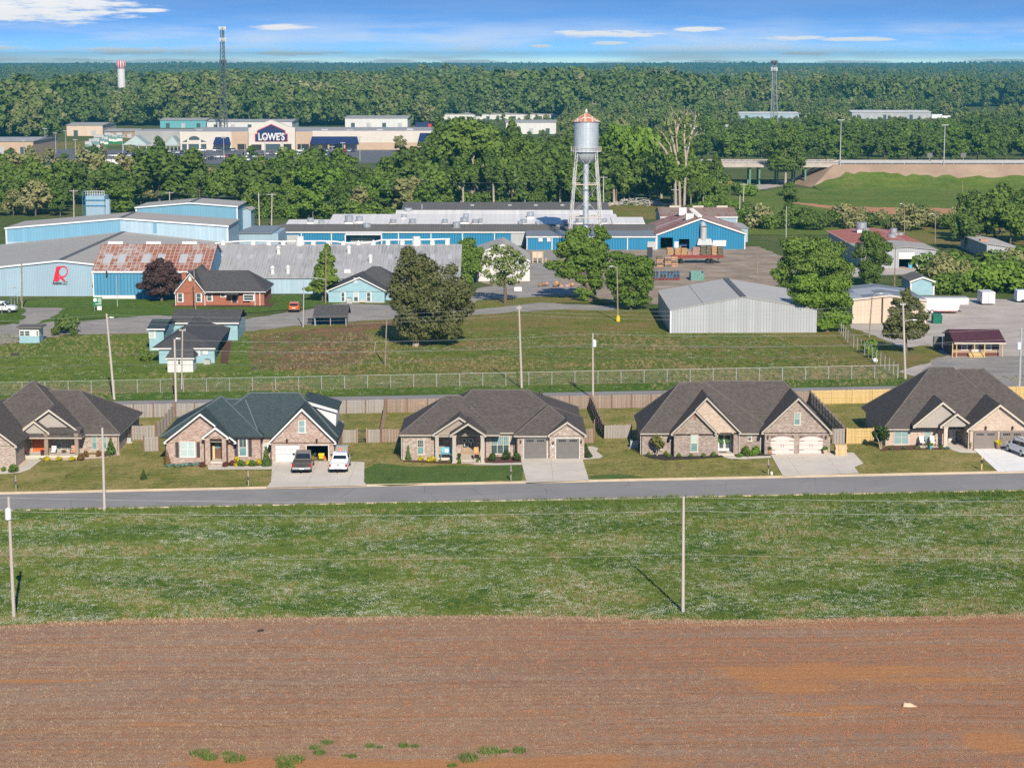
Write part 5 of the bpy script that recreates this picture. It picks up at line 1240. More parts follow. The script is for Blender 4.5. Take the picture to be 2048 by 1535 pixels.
# --- long low grey roof in front of the factory
def long_shed():
    Y0 = 375.9; root = thing('long_shed','long low shed with weathered grey corrugated roof and pale blue wall','shed',(-30,Y0,0))
    ze = pz_(600,555,Y0); x0, x1 = px_(421,555,Y0), px_(918,560,Y0); (xx,zr), Yr = pl(600,488,390.5), 390.5
    ridge_x(root,x0,x1,Y0,ze,Yr,zr,Yr+12,zr-3.5,'blue_pale','roof_longgrey',None)
    s = (zr-ze) / (Yr-Y0)
    for px, py in ((443,509),(478,509),(503,509),(540,509),(600,509),(720,503),(780,503),(865,503),(900,503)):
        for Y in (Y0+9.0,):
            x = px_(px,py,Y); zz = ze + s * 9; m = MB(); quad_slab(m,(x-.4,Y-1,zz-s+.05),(x+.4,Y-1,zz-s+.05),(x+.4,Y+1,zz+s+.05),(x-.4,Y+1,zz+s+.05),.03); m.build('skylight','door_steel',root)
    for px, py in ((557,507),(545,547),(576,546),(698,506),(741,524)):
        x, Y, z = slope_hit(px,py,Y0,ze,s); m = MB().tube((x,Y,z-.3),(x,Y,z+1.0),.35,.35,10).tube((x,Y,z+1.0),(x,Y,z+1.5),.5,.1,10); m.build('roof_cowl','white_paint',root)
    for px in (600,833):
        x, z = pl(px,489,Yr); MB().lathe([(.9,-.6),(.9,.6),(.75,.7),(.75,1.5),(.7,1.55)],(x,Yr,z),12).build('stack','white_paint',root)
    # dust pipe along the ridge
    pts = [pl(px,py,Yr) for px,py in ((430,487),(470,483),(505,482),(560,483),(640,482),(672,483),(690,486),(720,487),(745,484),(765,480),(860,479),(900,478))]
    MB().path([(a,Yr,b) for a,b in pts],.16,8).build('dust_pipe','white_paint',root)
    for px, py in ((447,483),(507,484),(538,484),(567,484),(627,484),(657,484),(687,485),(717,484),(747,483),(776,482),(805,482),(865,482),(895,481)):
        x, z = pl(px,py,Yr); MB().box(x-.4,x+.4,Yr-.4,Yr+.4,z-.9,z-.1).add([(x-.5,Yr-.5,z-.1),(x+.5,Yr-.5,z-.1),(x+.5,Yr+.5,z-.1),(x-.5,Yr+.5,z-.1),(x,Yr,z+.35)],[(0,1,4),(1,2,4),(2,3,4),(3,0,4)]).build('ridge_vent','white_paint',root)
    (a,b), (c,d) = pl(690,537,Y0+4), pl(703,552,Y0+4); MB().box(a,c,Y0+2,Y0+5,d,b).build('roof_dormer','white_paint',root)
long_shed()
# --- blue factory
def factory():
    Y0, Y1 = 474.4, 463.0; root = thing('factory','long low blue factory with white trim and stepped white and grey roofs','factory',(0,Y0,0))
    ze = pz_(700,463,Y0); (xx,zr), Yr = pl(700,448,481.5), 481.5
    x0, x1 = px_(556,463,Y0), px_(1312,463,Y0); zr = pz_(700,448,Yr)
    ridge_x(root,x0,x1,Y0,ze,Yr,zr,Yr+5,zr-.5,'blue_factory','roof_dark_x','white_paint')
    p0, p1 = px_(1054,472,Y1), px_(1312,472,Y1); zp = pz_(1150,472.5,Y1)
    ridge_x(root,p0,p1,Y1,zp,Y0,ze+.25,Y0+.3,ze,'blue_factory','roof_slate_x','white_paint')
    for px in (603,663,724,797,862,925,989): 
        x = px_(px,478,Y0); MB().box(x-.11,x+.11,Y0-.14,Y0-.01,-.2,ze-.2).build('downspout','white_paint',root)
    for px in (1104,1160,1255): 
        x = px_(px,485,Y1); MB().box(x-.11,x+.11,Y1-.14,Y1-.01,-.2,zp-.2).build('downspout','white_paint',root)
    panel(root,'roller_door',(573.5,470),(598,489),Y0,'door_steel'); panel(root,'roller_door',(1022,466),(1049,494),Y0,'door_steel')
    Yc = Y0 - 2.5; (a,b), (c,d) = pl(690,469,Yc), pl(764,469,Yc); m = MB(); quad_slab(m,(a,Yc,b),(c,Yc,b),(c,Y0,b+.5),(a,Y0,b+.5),.15); m.build('canopy','white_paint',root)
    for px in (690.5,763): x = px_(px,475,Yc); MB().box(x-.15,x+.15,Yc,Yc+.3,-.2,b-.2).build('canopy_post','white_paint',root)
    panel(root,'roller_door',(701,475),(750,490),Y0,'door_steel')
    panel(root,'wall_unit',(1077,474),(1085,483),Y1,'white_paint',.3); panel(root,'wall_unit',(1094,474),(1101,483),Y1,'white_paint',.3); panel(root,'wall_opening',(1295,483),(1311,499),Y1,'door_steel')
    # stepped roofs behind
    Yb = 483.0
    for (a,ya,b,yb,Ya,Yc_,mt,nm) in ((570,450,660,439,483,492,'roof_white_x','rear_roof'),(655,449,1232,428,484,500,'roof_white_x','rear_roof'),(1225,447,1285,434,484,494,'roof_white_x','rear_roof'),(790,432,1225,420,499,505,'roof_white_x','rear_roof'),(802,420.5,1215,404,506,520,'roof_dark_x','rear_roof')):
        (xa,za), (xb,zb_) = pl(a,ya,Ya), pl(b,yb,Yc_); m = MB(); quad_slab(m,(xa,Ya,za),(xb,Ya,za),(xb,Yc_,zb_),(xa,Yc_,zb_),.15); m.build(nm,mt,root)
        MB().prism([(xa+.1,Ya+.1,-.2),(xa+.1,Yc_,-.2),(xa+.1,Yc_,zb_-.16),(xa+.1,Ya+.1,za-.16)],(xb-xa-.2,0,0)).build('rear_wall','white_wall',root)
    fans = [(621,444,486,.8,1.0),(643,447,486,.7,.8),(698,444,486,1.0,1.6),(719,442,488,.85,1.1),(734,456,478.5,1.0,1.1),(786,446,485,.8,.9),(825,447,485,.85,1.1),(890,446,485,.75,.9),(913,454,479,.9,1.2),(929,444,486,1.0,1.1),(932,435,492,.7,.9),(950,446,485,.75,.9),(961,446,485,.5,1.1),(1047,446,485,.8,.9),(1061,433,494,.9,1.1),(1076,450,482,.7,.8),(816,423,504,1.0,.9),(808,435,494,.7,.8),(1119,455,479,1.0,1.1),(1160,445,486,1.1,1.4),(1208,445,485,.8,.9),(1130,446,485,.7,.8),(1040,449,483,.6,.8)]
    for f in fans: ventilator(root,*f)
    for px, py, Y in ((844,412,508),(1050,403,521),(922,405,520),(1120,402,521)): x, z = pl(px,py,Y); MB().tube((x,Y,z-1.2),(x,Y,z+.4),.12,.12,6).build('vent_pipe','galvanised',root)
    for px in (945,1020,1072,1125,1178): a = pl(px-4,411,514); MB().box(a[0],a[0]+.9,513.4,514.6,a[1]+.0,a[1]+.25).build('skylight','galvanised',root)
    m = MB(); (a,za), (b,zb2) = pl(471,466,455), pl(545,466,455); (c2,z3) = pl(480,452,470); quad_slab(m,(a,455,za),(b,455,za),(b,472,z3),(a+2,472,z3),.15); m.build('link_roof','roof_slate_x',root); MB().box(a+.2,b+1.2,455.3,471,-.2,za-.15).build('link_wall','blue_light',root)
factory()
# --- gabled blue building with rusted roof, brown roofed annex behind
def gabled_works():
    Yf = 464.3; root = thing('workshop','blue gabled workshop with rust striped roof and dark open bays','workshop',(43,Yf,0))
    L, A, Rr = pl(1314,468,Yf), pl(1402,436,Yf), pl(1490,465.5,Yf)
    Yb = 494; o = pl(1321,475,Yf)[0], pl(1346,475,Yf)[0], pl(1358,478,Yf)[0], pl(1379,478,Yf)[0]; zo = pz_(1330,475,Yf); zo2 = pz_(1368,478,Yf)
    m = MB()
    zt = lambda x: (L[1]+(A[1]-L[1])*(x-L[0])/(A[0]-L[0]) if x < A[0] else Rr[1]+(A[1]-Rr[1])*(Rr[0]-x)/(Rr[0]-A[0])) - .1
    cuts = [L[0],o[0],o[1],o[2],o[3],A[0],Rr[0]]; lo = [-.2,zo,-.2,zo2,-.2,-.2]
    for i in range(6): m.xz([(cuts[i],lo[i]),(cuts[i+1],lo[i]),(cuts[i+1],zt(cuts[i+1])),(cuts[i],zt(cuts[i]))],Yf,.3)
    m.box(L[0],L[0]+.3,Yf+.3,Yb,-.2,L[1]-.1); m.box(Rr[0]-.3,Rr[0],Yf+.3,Yb,-.2,Rr[1]-.1); m.build('wall','blue_factory',root)
    MB().xz([(L[0]+.3,-.2),(Rr[0]-.3,-.2),(Rr[0]-.3,3.2),(L[0]+.3,3.2)],Yf+9,.2).build('interior','interior_dark',root)
    r = MB(); ov = .3
    for e, q in ((L,-ov),(Rr,ov)):
        s = (A[1]-e[1]) / abs(A[0]-e[0]); quad_slab(r,(A[0],Yf-ov,A[1]),(e[0]+q,Yf-ov,e[1]-s*ov),(e[0]+q,Yb,e[1]-s*ov),(A[0],Yb,A[1]),.1)
    r.build('roof','roof_rust_stripes',root)
    t_ = MB()
    for e, q in ((L,-ov),(Rr,ov)):
        s = (A[1]-e[1]) / abs(A[0]-e[0]); t_.prism([(A[0],Yf-ov-.06,A[1]+.02),(e[0]+q,Yf-ov-.06,e[1]-s*ov),(e[0]+q,Yf-ov-.06,e[1]-s*ov-.35),(A[0],Yf-ov-.06,A[1]-.35)],(0,.05,0)); t_.box(e[0]-.12,e[0]+.12,Yf-.06,Yf+.1,-.2,e[1]-.3)
    t_.build('trim','white_paint',root)
    panel(root,'white_door',(1349,483),(1357,497),Yf,'white_paint'); panel(root,'white_door',(1426,480.5),(1452,492),Yf,'white_paint')
    x, z = pl(1407,481,Yf-1); m = MB().tube((x,Yf-1,z),(x,Yf-1,z+3.0),.75,.75,12).tube((x,Yf-1,z+3.0),(x-.2,Yf-.4,z+4.0),.75,.5,12); m.build('exhaust_duct','galvanised',root)
    (a,b), (c,d) = pl(1394,478,Yf-2), pl(1426,490,Yf-2); MB().add([(a,Yf-2.4,d),(c,Yf-2.4,d),(c,Yf,d),(a,Yf,d),(a+.4,Yf-1.4,b),(c-.4,Yf-1.4,b),(c-.4,Yf,b),(a+.4,Yf,b)],[(3,2,1,0),(4,5,6,7),(0,1,5,4),(1,2,6,5),(2,3,7,6),(3,0,4,7)]).build('exhaust_hood','galvanised',root)
    for i in range(8):
        Y = Yf + 3 + i * 3.0; MB().box(A[0]-.5,A[0]+.5,Y,Y+1.1,A[1]-.1,A[1]+.45).build('ridge_vent','white_paint',root)
    for px, py, Y in ((1365,420,486),(1379,432,472)): x, z = pl(px,py,Y); MB().box(x-.9,x+.9,Y-.9,Y+.9,z-1.2,z+.6).build('roof_fan','white_paint',root)
    r2 = thing('annex','low annex with tan brown roof and white roof vents behind the workshop','building',(52,498,0)); Y0 = 500
    (a,za), (b,zb_) = pl(1322,433,Y0), pl(1474,433,Y0); zr = pz_(1400,414,Y0+10)
    ridge_x(r2,a,b,Y0,za,Y0+10,zr,Y0+18,za,'blue_light','roof_tan_rust','white_paint')
    for px in (1350,1396,1444): p, q = pl(px-11,414,Y0+10), pl(px+11,414,Y0+10); MB().box(p[0],q[0],Y0+9.6,Y0+10.4,p[1]-.2,p[1]+.35).build('ridge_vent','cream_trim',r2)
    (a,za), (b,zb_) = pl(1440,452,486), pl(1494,456,486); gable_y(r2,484,499,(a,za),(a+.5,za+.2),(b,zb_+.2),'blue_light','roof_grey_y')
gabled_works()
# --- dust collector
def collector():
    Y = 470; root = thing('dust_collector','boxy pale blue rooftop dust collector tower with railing and ladder','collector',(px_(190,430,Y),Y,0))
    P = lambda x, y: pl(x,y,Y)
    (a,zt), (b,zb_) = P(171,392), P(210,440); MB().box(a,b,Y,Y+5,zb_-3,zt).build('housing','blue_light',root)
    for py in (400,411): z = P(190,py)[1]; MB().box(a-.15,b+.15,Y-.2,Y+5.2,z-.12,z+.12).build('band','blue_mid',root)
    x = P(212.5,400)[0]; zt2 = P(212,399)[1]; MB().tube((x,Y+1,zb_-3),(x,Y+1,zt2),.7,.7,12).build('duct','blue_light',root)
    for k in range(9): xx = a + (b-a) * k / 8; MB().tube((xx,Y,zt),(xx,Y,zt+1.1),.05,.05,5).build('rail_post','trim_blue_white',root)
    MB().tube((a,Y,zt+1.1),(b,Y,zt+1.1),.05).tube((a,Y,zt+.55),(b,Y,zt+.55),.04).build('railing','trim_blue_white',root,kind='stuff')
    xl = P(168,400)[0]; m = MB().tube((xl-.35,Y,zb_-3),(xl-.35,Y,zt+1),.06).tube((xl+.35,Y,zb_-3),(xl+.35,Y,zt+1),.06)
    for k in range(24): z = zb_ - 2.8 + k * .42; m.tube((xl-.35,Y,z),(xl+.35,Y,z),.03,.03,4)
    m.build('ladder','blue_mid',root,kind='stuff')
collector()
# --- white barn
Yb_ = 396.5; r = thing('white_barn','white gabled metal barn half hidden behind a bare leafed tree','barn',(-1.8,Yb_,0))
gable_y(r,Yb_,Yb_+16,pl(955,505,Yb_),pl(1006,488,Yb_),pl(1058,520,Yb_),'white_wall','roof_grey_y','white_paint')
# --- brick office house
def brick_house():
    Y0 = 356.5; root = thing('brick_office','red brick cottage with white trim, steep front gable and dark grey roof','house',(-52,Y0,0))
    q = lambda x, y=600, Y=Y0: px_(x,y,Y)
    ze = pz_(470,583,Y0-.3); yr = 362.5; zr = pz_(480,541,yr)
    hip(root,q(405,583),q(532,583),Y0-.3,Y0+12,ze,(px_(375,541,yr),px_(497,541,yr),yr,zr),'shingle_grey','white_paint','shingle_grey')
    ze2 = pz_(360,584,Y0-.3); gable(root,Y0-.5,(379.5,546),(348,585),(411,585),Y0+7,'shingle_grey','brick_red','white_paint',.4)
    hip(root,q(347,585),q(420,585),Y0+2,Y0+11,ze+.1,(q(372,550) ,q(400,550),Y0+6.5,pz_(380,540,Y0+6.5)),'shingle_grey','white_paint','shingle_grey')
    ax, az_ = pl(400,531,Y0+8); MB().add([(ax-2.2,Y0+7,az_-1.4),(ax+2.2,Y0+7,az_-1.4),(ax,Y0+7,az_),(ax,Y0+11,az_)],[(0,1,2),(1,3,2),(0,2,3)]).build('roof_peak','shingle_grey',root)
    walls(root,'brick_red',[(q(351),q(409),Y0,Y0+10),(q(408),q(500),Y0+.8,Y0+11),(q(500),q(528),Y0+.3,Y0+11)],-.3,ze-.1)
    for a, b, c, d in ((356,587,366,603),(393,587,403,603),(414.5,587,424.5,601)): mwin(root,(a,b),(b*0+c,d),Y0-.001 if a < 410 else Y0+.8)
    mwin(root,(442,585),(451,593),Y0+.8); mwin(root,(488,590),(508,600),Y0+.3,b=.14)
    x, z = pl(380,556,Y0-.1); MB().xz([(x-.25,z-.5),(x+.25,z-.5),(x+.25,z+.2),(x,z+.5),(x-.25,z+.2)],Y0-.12,.06).build('attic_vent','white_paint',root)
    door(root,(464,589),(474,605),Y0+.8,'interior_dark',trim='white_paint')
    MB().box(q(455),q(478),Y0-1.2,Y0+.8,ze-.45,ze-.3).build('porch_roof','shingle_grey',root)
    for px in (351.5,410,510,520): x = q(px); MB().box(x-.06,x+.06,Y0-.14,Y0-.02,-.1,ze-.2).build('downspout','white_paint',root)
    x = q(361); MB().box(x-.4,x+.4,Y0+4.5,Y0+5.2,ze,zr-.2).build('chimney','brick_red',root)
    sheet('foundation_bed',[(q(345),Y0-1.5),(q(545),Y0-1.5),(q(545),Y0+4),(q(345),Y0+4)],.12,'mulch_brown',50,parent=root).location = (52,-Y0,0)
brick_house()
# --- blue clapboard house
def blue_house():
    Y0 = 361.7; root = thing('clapboard_house','pale blue clapboard house with dark hip roof and three tall windows','house',(-27,Y0,0)); q = lambda x, y=595: px_(x,y,Y0)
    gable(root,Y0-.4,(718.5,553.5),(653,581),(774,582),Y0+10,'shingle_grey','blue_clap','white_paint',.4)
    ze = pz_(720,582,Y0); walls(root,'blue_clap',[(q(657),q(769),Y0,Y0+12),(q(769),q(800),Y0+4,Y0+12)],-.3,ze-.15)
    hip(root,px_(690,575,Y0+8),px_(815,575,Y0+8),Y0+4,Y0+16,ze-.1,(px_(745,534,Y0+10),px_(760,534,Y0+10),Y0+10,pz_(750,533,Y0+10)),'shingle_grey','white_paint','shingle_grey')
    for a, b in ((683,690),(708,717),(734,742)): mwin(root,(a,585),(b,602),Y0,'glass_dark' if a != 708 else 'blind_pale','glass_dark')
    panel(root,'foundation',(657,604),(769,609),Y0,'cream_trim',.04); x, z = pl(711,561,Y0); MB().box(x-.3,x+.3,Y0-.08,Y0,z-.4,z+.5).build('attic_vent','white_paint',root)
    panel(root,'window_unit',(720,599.5),(731,604),Y0,'cream_trim',.35)
    ac_unit('white air conditioner at the blue clapboard house',(q(699),Y0-.7,0),.9,.9)
blue_house()
# --- low blue cottage near the alley
def cottage():
    Y0 = 291.3; root = thing('blue_cottage','low pale blue cottage with several dark grey roof planes near the alley','house',(-44,Y0,hz(-44,Y0))); zb = hz(-44,Y0); q = lambda x, y=710, Y=Y0: px_(x,y,Y)
    ze = pz_(380,695.5,Y0-.3); yr = 297; 
    A = pl(369,659,298); L, Rr = pl(303,695.5,Y0-.4), pl(431,695.5,Y0-.4)
    Yb = at(400,640,ze).y + 6
    top = pl(388,618,318)
    # main roof: hip in front, ridge running back
    m = MB().add([(L[0],Y0-.4,ze),(Rr[0],Y0-.4,ze),(px_(447,650,308),322,ze),(px_(352,645,308),322,ze),(A[0],298,A[1]),(top[0],322,A[1])],[(0,1,4),(1,2,5,4),(3,0,4,5)]); m.build('roof','shingle_grey',root)
    MB().tube((A[0],298,A[1]),(top[0],322,A[1]),.12,.12,4).build('ridge_cap','ridge_dark',root)
    MB().box(L[0]+.02,Rr[0]-.02,Y0-.39,Y0-.3,ze-.22,ze-.01).build('fascia','white_paint',root)
    MB().xy([(q(318),Y0),(q(429),Y0),(px_(441,690,318),320),(px_(360,690,318),320)],zb-.3,ze-.05).build('wall','blue_clap',root)
    mwin(root,(393,697),(399,710),Y0,'blind_pale','blind_pale'); panel(root,'wall_panel',(405,701),(416,709),Y0,'white_paint')
    # rear cross wings
    for (a,b,yt,ye,yb2,Y) in ((340,478,618,645,672,313),(293,330,638,657,687,303)):
        (x0,z0), (x1,z1) = pl(a,ye,Y), pl(b,ye,Y); zt = pz_(a,yt,Y+5); m = MB(); quad_slab(m,(x0,Y,z0),(x1,Y,z0),(x1,Y+5,zt),(x0,Y+5,zt),.15); quad_slab(m,(x0,Y+5,zt),(x1,Y+5,zt),(x1,Y+10,z0),(x0,Y+10,z0),.15); m.build('wing_roof','shingle_grey' if a > 300 else 'shingle_green',root)
        MB().box(x0+.3,x1-.3,Y+.4,Y+9.6,-.4,z0-.1).build('wing_wall','blue_clap',root)
        MB().box(x0,x1,Y-.06,Y-.01,z0-.22,z0-.01).build('fascia','white_paint',root)
    mwin(root,(299,661),(310,675),303.4,'blind_pale','blind_pale')
    # paved strip at the right side
    sheet('brick_path',gp((440,727),(456,727),(464,676),(447,676)),.1,'mulch_brown').name = 'brick_path'
    r2 = thing('garden_shed','small white garden shed in front of the low blue cottage','shed',(-46.5,283.7,hz(-46,283))); Ys = 283.7
    zs = pz_(360,715,Ys); (xa,xb) = px_(335,730,Ys), px_(386,730,Ys); 
    MB().box(xa,xb,Ys,Ys+3.2,hz(-46,283)-.3,zs-.1).build('wall','white_wall',r2)
    m = MB().add([(xa-.25,Ys-.3,zs),(xb+.25,Ys-.3,zs),(xb+.25,Ys+3.5,zs),(xa-.25,Ys+3.5,zs),(xa+.4,Ys+1.6,zs+1.15),(xb-.2,Ys+1.6,zs+1.15)],[(0,1,5,4),(1,2,5),(2,3,4,5),(3,0,4)]); m.build('roof','shingle_grey',r2); MB().box(xa-.24,xb+.24,Ys-.29,Ys+3.49,zs-.2,zs-.01).build('fascia','white_paint',r2)
    mwin(r2,(356,717),(362,728),Ys,'glass_dark','glass_dark',b=.08)
    ac_unit('long white air conditioner at the foot of the low blue cottage',(px_(416,725,Y0),Y0-.6,hz(-44,Y0)),.9,.7)
cottage()
# --- open carport, guard hut, signs
def carport():
    Y0 = 329.0; root = thing('carport','open fronted shelter with grey shingle roof and blue inside walls','shelter',(-30,Y0,0)); P = lambda x, y, Y=Y0: pl(x,y,Y)
    (a,ze), (b,_) = P(626,633), P(696,633); zt = pz_(660,609,Y0+3.2); m = MB(); quad_slab(m,(a,Y0-.3,ze),(b,Y0-.3,ze),(b,Y0+3.2,zt),(a,Y0+3.2,zt),.15); quad_slab(m,(a,Y0+3.2,zt),(b,Y0+3.2,zt),(b,Y0+6,ze),(a,Y0+6,ze),.15); m.build('roof','shingle_grey',root)
    MB().box(a+.3,b-.3,Y0+3.0,Y0+3.15,-.2,ze+.2).box(a+.3,a+.4,Y0+.4,Y0+3,-.2,ze).box(b-.4,b-.3,Y0+.4,Y0+3,-.2,ze).build('wall','blue_mid',root)
    for px in (630,661,692): x = P(px,650)[0]; MB().box(x-.07,x+.07,Y0-.07,Y0+.07,-.2,ze-.05).build('post','fence_grey',root)
carport()
def hut():
    p = gr(60,687); Y0 = p.y; root = thing('guard_hut','small flat roofed hut, white above and pale blue below, at the left edge','hut',p); zb = p.z; P = lambda x, y: pl(x,y,Y0)
    (a,zt), (b,z0) = P(38,656), P(79,686); zm = P(50,672)[1]
    MB().box(a,b,Y0,Y0+2.8,zb-.2,zm).build('lower_wall','blue_clap',root); MB().box(a+.02,b-.02,Y0+.02,Y0+2.78,zm,zt).build('upper_wall','white_paint',root); MB().box(a-.4,b+.4,Y0-.4,Y0+3.4,zt,zt+.2).build('roof','roof_dark_x',root)
    for c, d in ((40,49),(50,60),(73,77)): mwin(root,(c,662),(d,671),Y0+.02,'glass_dark','glass_dark',b=.06)
hut()
def works_sign():
    p = gr(196,622); Y = p.y; r = thing('green_sign','green and white notice board on a post beside the warehouse','sign',p); NT('sign_green').col((.01,.16,.07))
    (a,zt), (b,z0) = pl(186,594,Y), pl(204.5,611,Y); MB().box(a,b,Y-.1,Y+.1,z0,zt).build('board','sign_green',r)
    x, z = pl(190.5,599.5,Y); MB().tube((x,Y-.14,z),(x,Y-.101,z),.33,.33,16).build('roundel','white_paint',r)
    for k, (c,d,e) in enumerate(((195.5,202,596),(196.5,203,598.6),(195.5,202.5,601.2),(197,203,603.6),(191,203,607))): q0, q1 = pl(c,e,Y), pl(d,e+1.3,Y); MB().box(q0[0],q1[0],Y-.13,Y-.101,q1[1],q0[1]).build('text_line','white_paint',r)
    for x_ in (a+.2,b-.2): MB().tube((x_,Y,p.z-.2),(x_,Y,z0),.05,.05,6).build('post','galvanised',r)
    q0, q1 = pl(195,612,Y-.2), pl(204.5,621,Y-.2); r2 = thing('white_sign','small white panel below the green notice board','sign',(q0[0],Y-.6,p.z)); MB().box(q0[0],q1[0],Y-.65,Y-.55,p.z+.25,p.z+.95).build('board','white_paint',r2); MB().tube(((q0[0]+q1[0])/2,Y-.6,p.z-.1),((q0[0]+q1[0])/2,Y-.6,p.z+.25),.04).build('post','galvanised',r2)
works_sign()
# --- grey warehouse and the sheds at the right
def grey_wh():
    Yf = 319.8; r = thing('grey_warehouse','light grey gabled metal warehouse standing on the rough field','warehouse',(36,Yf,0))
    L, A, Rr = pl(1341,619.5,Yf), pl(1487,593,Yf), pl(1634,617,Yf); gable_y(r,Yf,347,L,A,Rr,'grey_wall','roof_steel_y',None,ridge='ridge_dark',ov=.12)
    x = L[0] + .45 * (A[0]-L[0]); s = (A[1]-L[1]) / (A[0]-L[0]); z = L[1] + .45 * (A[1]-L[1]); MB().add([(x-.03,Yf,z+.02),(x+.03,Yf,z+.03),(x+.03,347,z+.03),(x-.03,347,z+.02)],[(0,1,2,3)]).build('roof_seam','ridge_dark',r)
    MB().box(L[0]-.06,L[0]+.16,Yf-.05,Yf+.1,-.3,L[1]-.15).build('corner_trim','trim_blue_white',r)
grey_wh()
def tan_wh():
    p = gr(1750,647); Yf = p.y; r = thing('tan_warehouse','tan metal warehouse with patched grey roof behind a cedar tree','warehouse',p); 
    t = NT('roof_patch'); x, y, z = t.xyz(); w_ = t.node('ShaderNodeTexWhiteNoise',noise_dimensions='2D'); t.l.new(t.comb(t.math('FLOOR',t.math('DIVIDE',x,2.6)),t.math('FLOOR',t.math('DIVIDE',y,4.2))),w_.inputs['Vector'])
    t.col(t.mix(t.ss(w_.outputs['Value'],.3,.6),(.34,.36,.38),(.17,.19,.21))).rough(.5)
    gable_y(r,Yf,at(1740,567,pz_(1780,589,Yf)).y,pl(1707,597,Yf),pl(1779,589.5,Yf),pl(1852,599,Yf),'cream_wall','roof_patch','cream_trim',ov=.2)
    a, b = pl(1765,596,Yf), pl(1767,647,Yf); MB().tube((a[0],Yf-.1,b[1]),(a[0],Yf-.1,a[1]),.12,.12,8).build('standpipe','iron',r)
tan_wh()
def red_roof():
    Yf = 421.6; r = thing('grey_workshop','grey metal workshop with part red part grey roof and open white roller door','workshop',(80,Yf,0))
    L, A, Rr = (px_(1690,500,Yf),pz_(1690,500,Yf)), pl(1818,493,Yf), pl(1876,499,Yf)
    x0, x1, zt, zs = px_(1798.5,504,Yf), px_(1830,504,Yf), pz_(1810,504,Yf), pz_(1810,518,Yf)
    L = (px_(1722,500,Yf),pz_(1722,500,Yf)); A = ((x0+x1)/2,A[1]); m = MB()
    m.xz([(L[0],-.3),(x0,-.3),(x0,A[1]-.2),(L[0],L[1]-.1)],Yf,.3).xz([(x1,-.3),(Rr[0],-.3),(Rr[0],Rr[1]-.1),(x1,A[1]-.2)],Yf,.3).xz([(x0,zt),(x1,zt),(x1,A[1]-.2),(A[0],A[1]-.1),(x0,A[1]-.2)],Yf,.3); m.box(L[0],L[0]+.3,Yf+.3,465,-.3,L[1]-.1).box(Rr[0]-.3,Rr[0],Yf+.3,465,-.3,Rr[1]-.1); m.build('wall','grey_wall',r)
    MB().box(L[0]+.3,Rr[0]-.3,Yf+7,Yf+7.2,-.2,3.5).build('interior','interior_dark',r); MB().box(x0,x1,Yf+.1,Yf+.2,zs,zt).build('roller_door','white_paint',r)
    Ym = at(1780,480,A[1]).y; 
    for (ya,yb,mt,o) in ((Yf-.3,Ym,'roof_grey_y',0),(Ym,470,'roof_red',.004)):
        q = MB()
        for e in (L,Rr): quad_slab(q,(A[0],ya,A[1]+o),(e[0],ya,e[1]+o),(e[0],yb,e[1]+o),(A[0],yb,A[1]+o),.1)
        q.build('roof',mt,r)
    for px, py, Y, rr, h in ((1723,459,460,1.2,1.6),(1732,464,455,.8,.8),(1787,467,455,.8,1.2),(1784,481,445,1.0,1.4),(1801,471,455,.7,.7)): ventilator(r,px,py,Y,rr,h)
    tag(MB().lathe([(.0,0),(.45,.02),(.45,1.1),(.4,1.12)],(px_(1822,530,Yf) ,Yf+1,0),12).build('drum','blue_glaze'),'blue drum standing in the open roller door of the grey workshop','drum')
    p = gr(1865,533); t_ = MB().tube((p.x-1.2,p.y-1,1.6),(p.x+1.0,p.y+.6,1.6),1.25,1.25,14).build('storage_tank','pot_tan'); tag(t_,'tan cylindrical tank beside the grey workshop','tank')
red_roof()
def side_sheds():
    p = gr(1842,590); r = thing('metal_shed','small blue grey metal shed in the shade of bushes','shed',p); Y = p.y
    gable_y(r,Y,Y+9,pl(1822,561,Y),pl(1845,553,Y),pl(1868,561,Y),'blue_clap','roof_dark_x','white_paint')
    p = gr(1990,518); r = thing('metal_shed','white and grey metal shed with two rusty roof units at the right edge','shed',p); Y = p.y
    (a,za), (b,zb_) = pl(1974,488,Y), pl(2043,497,Y); gable_y(r,Y,Y+26,(a,za),(a+.3,za+.1),(b,zb_),'grey_wall','roof_steel_y'); 
    for px, py in ((1967,480),(1996,488)): x, z = pl(px,py,Y+8); MB().box(x-.8,x+.8,Y+7.2,Y+8.8,z-.8,z+.2).build('roof_unit','terracotta',r)
side_sheds()
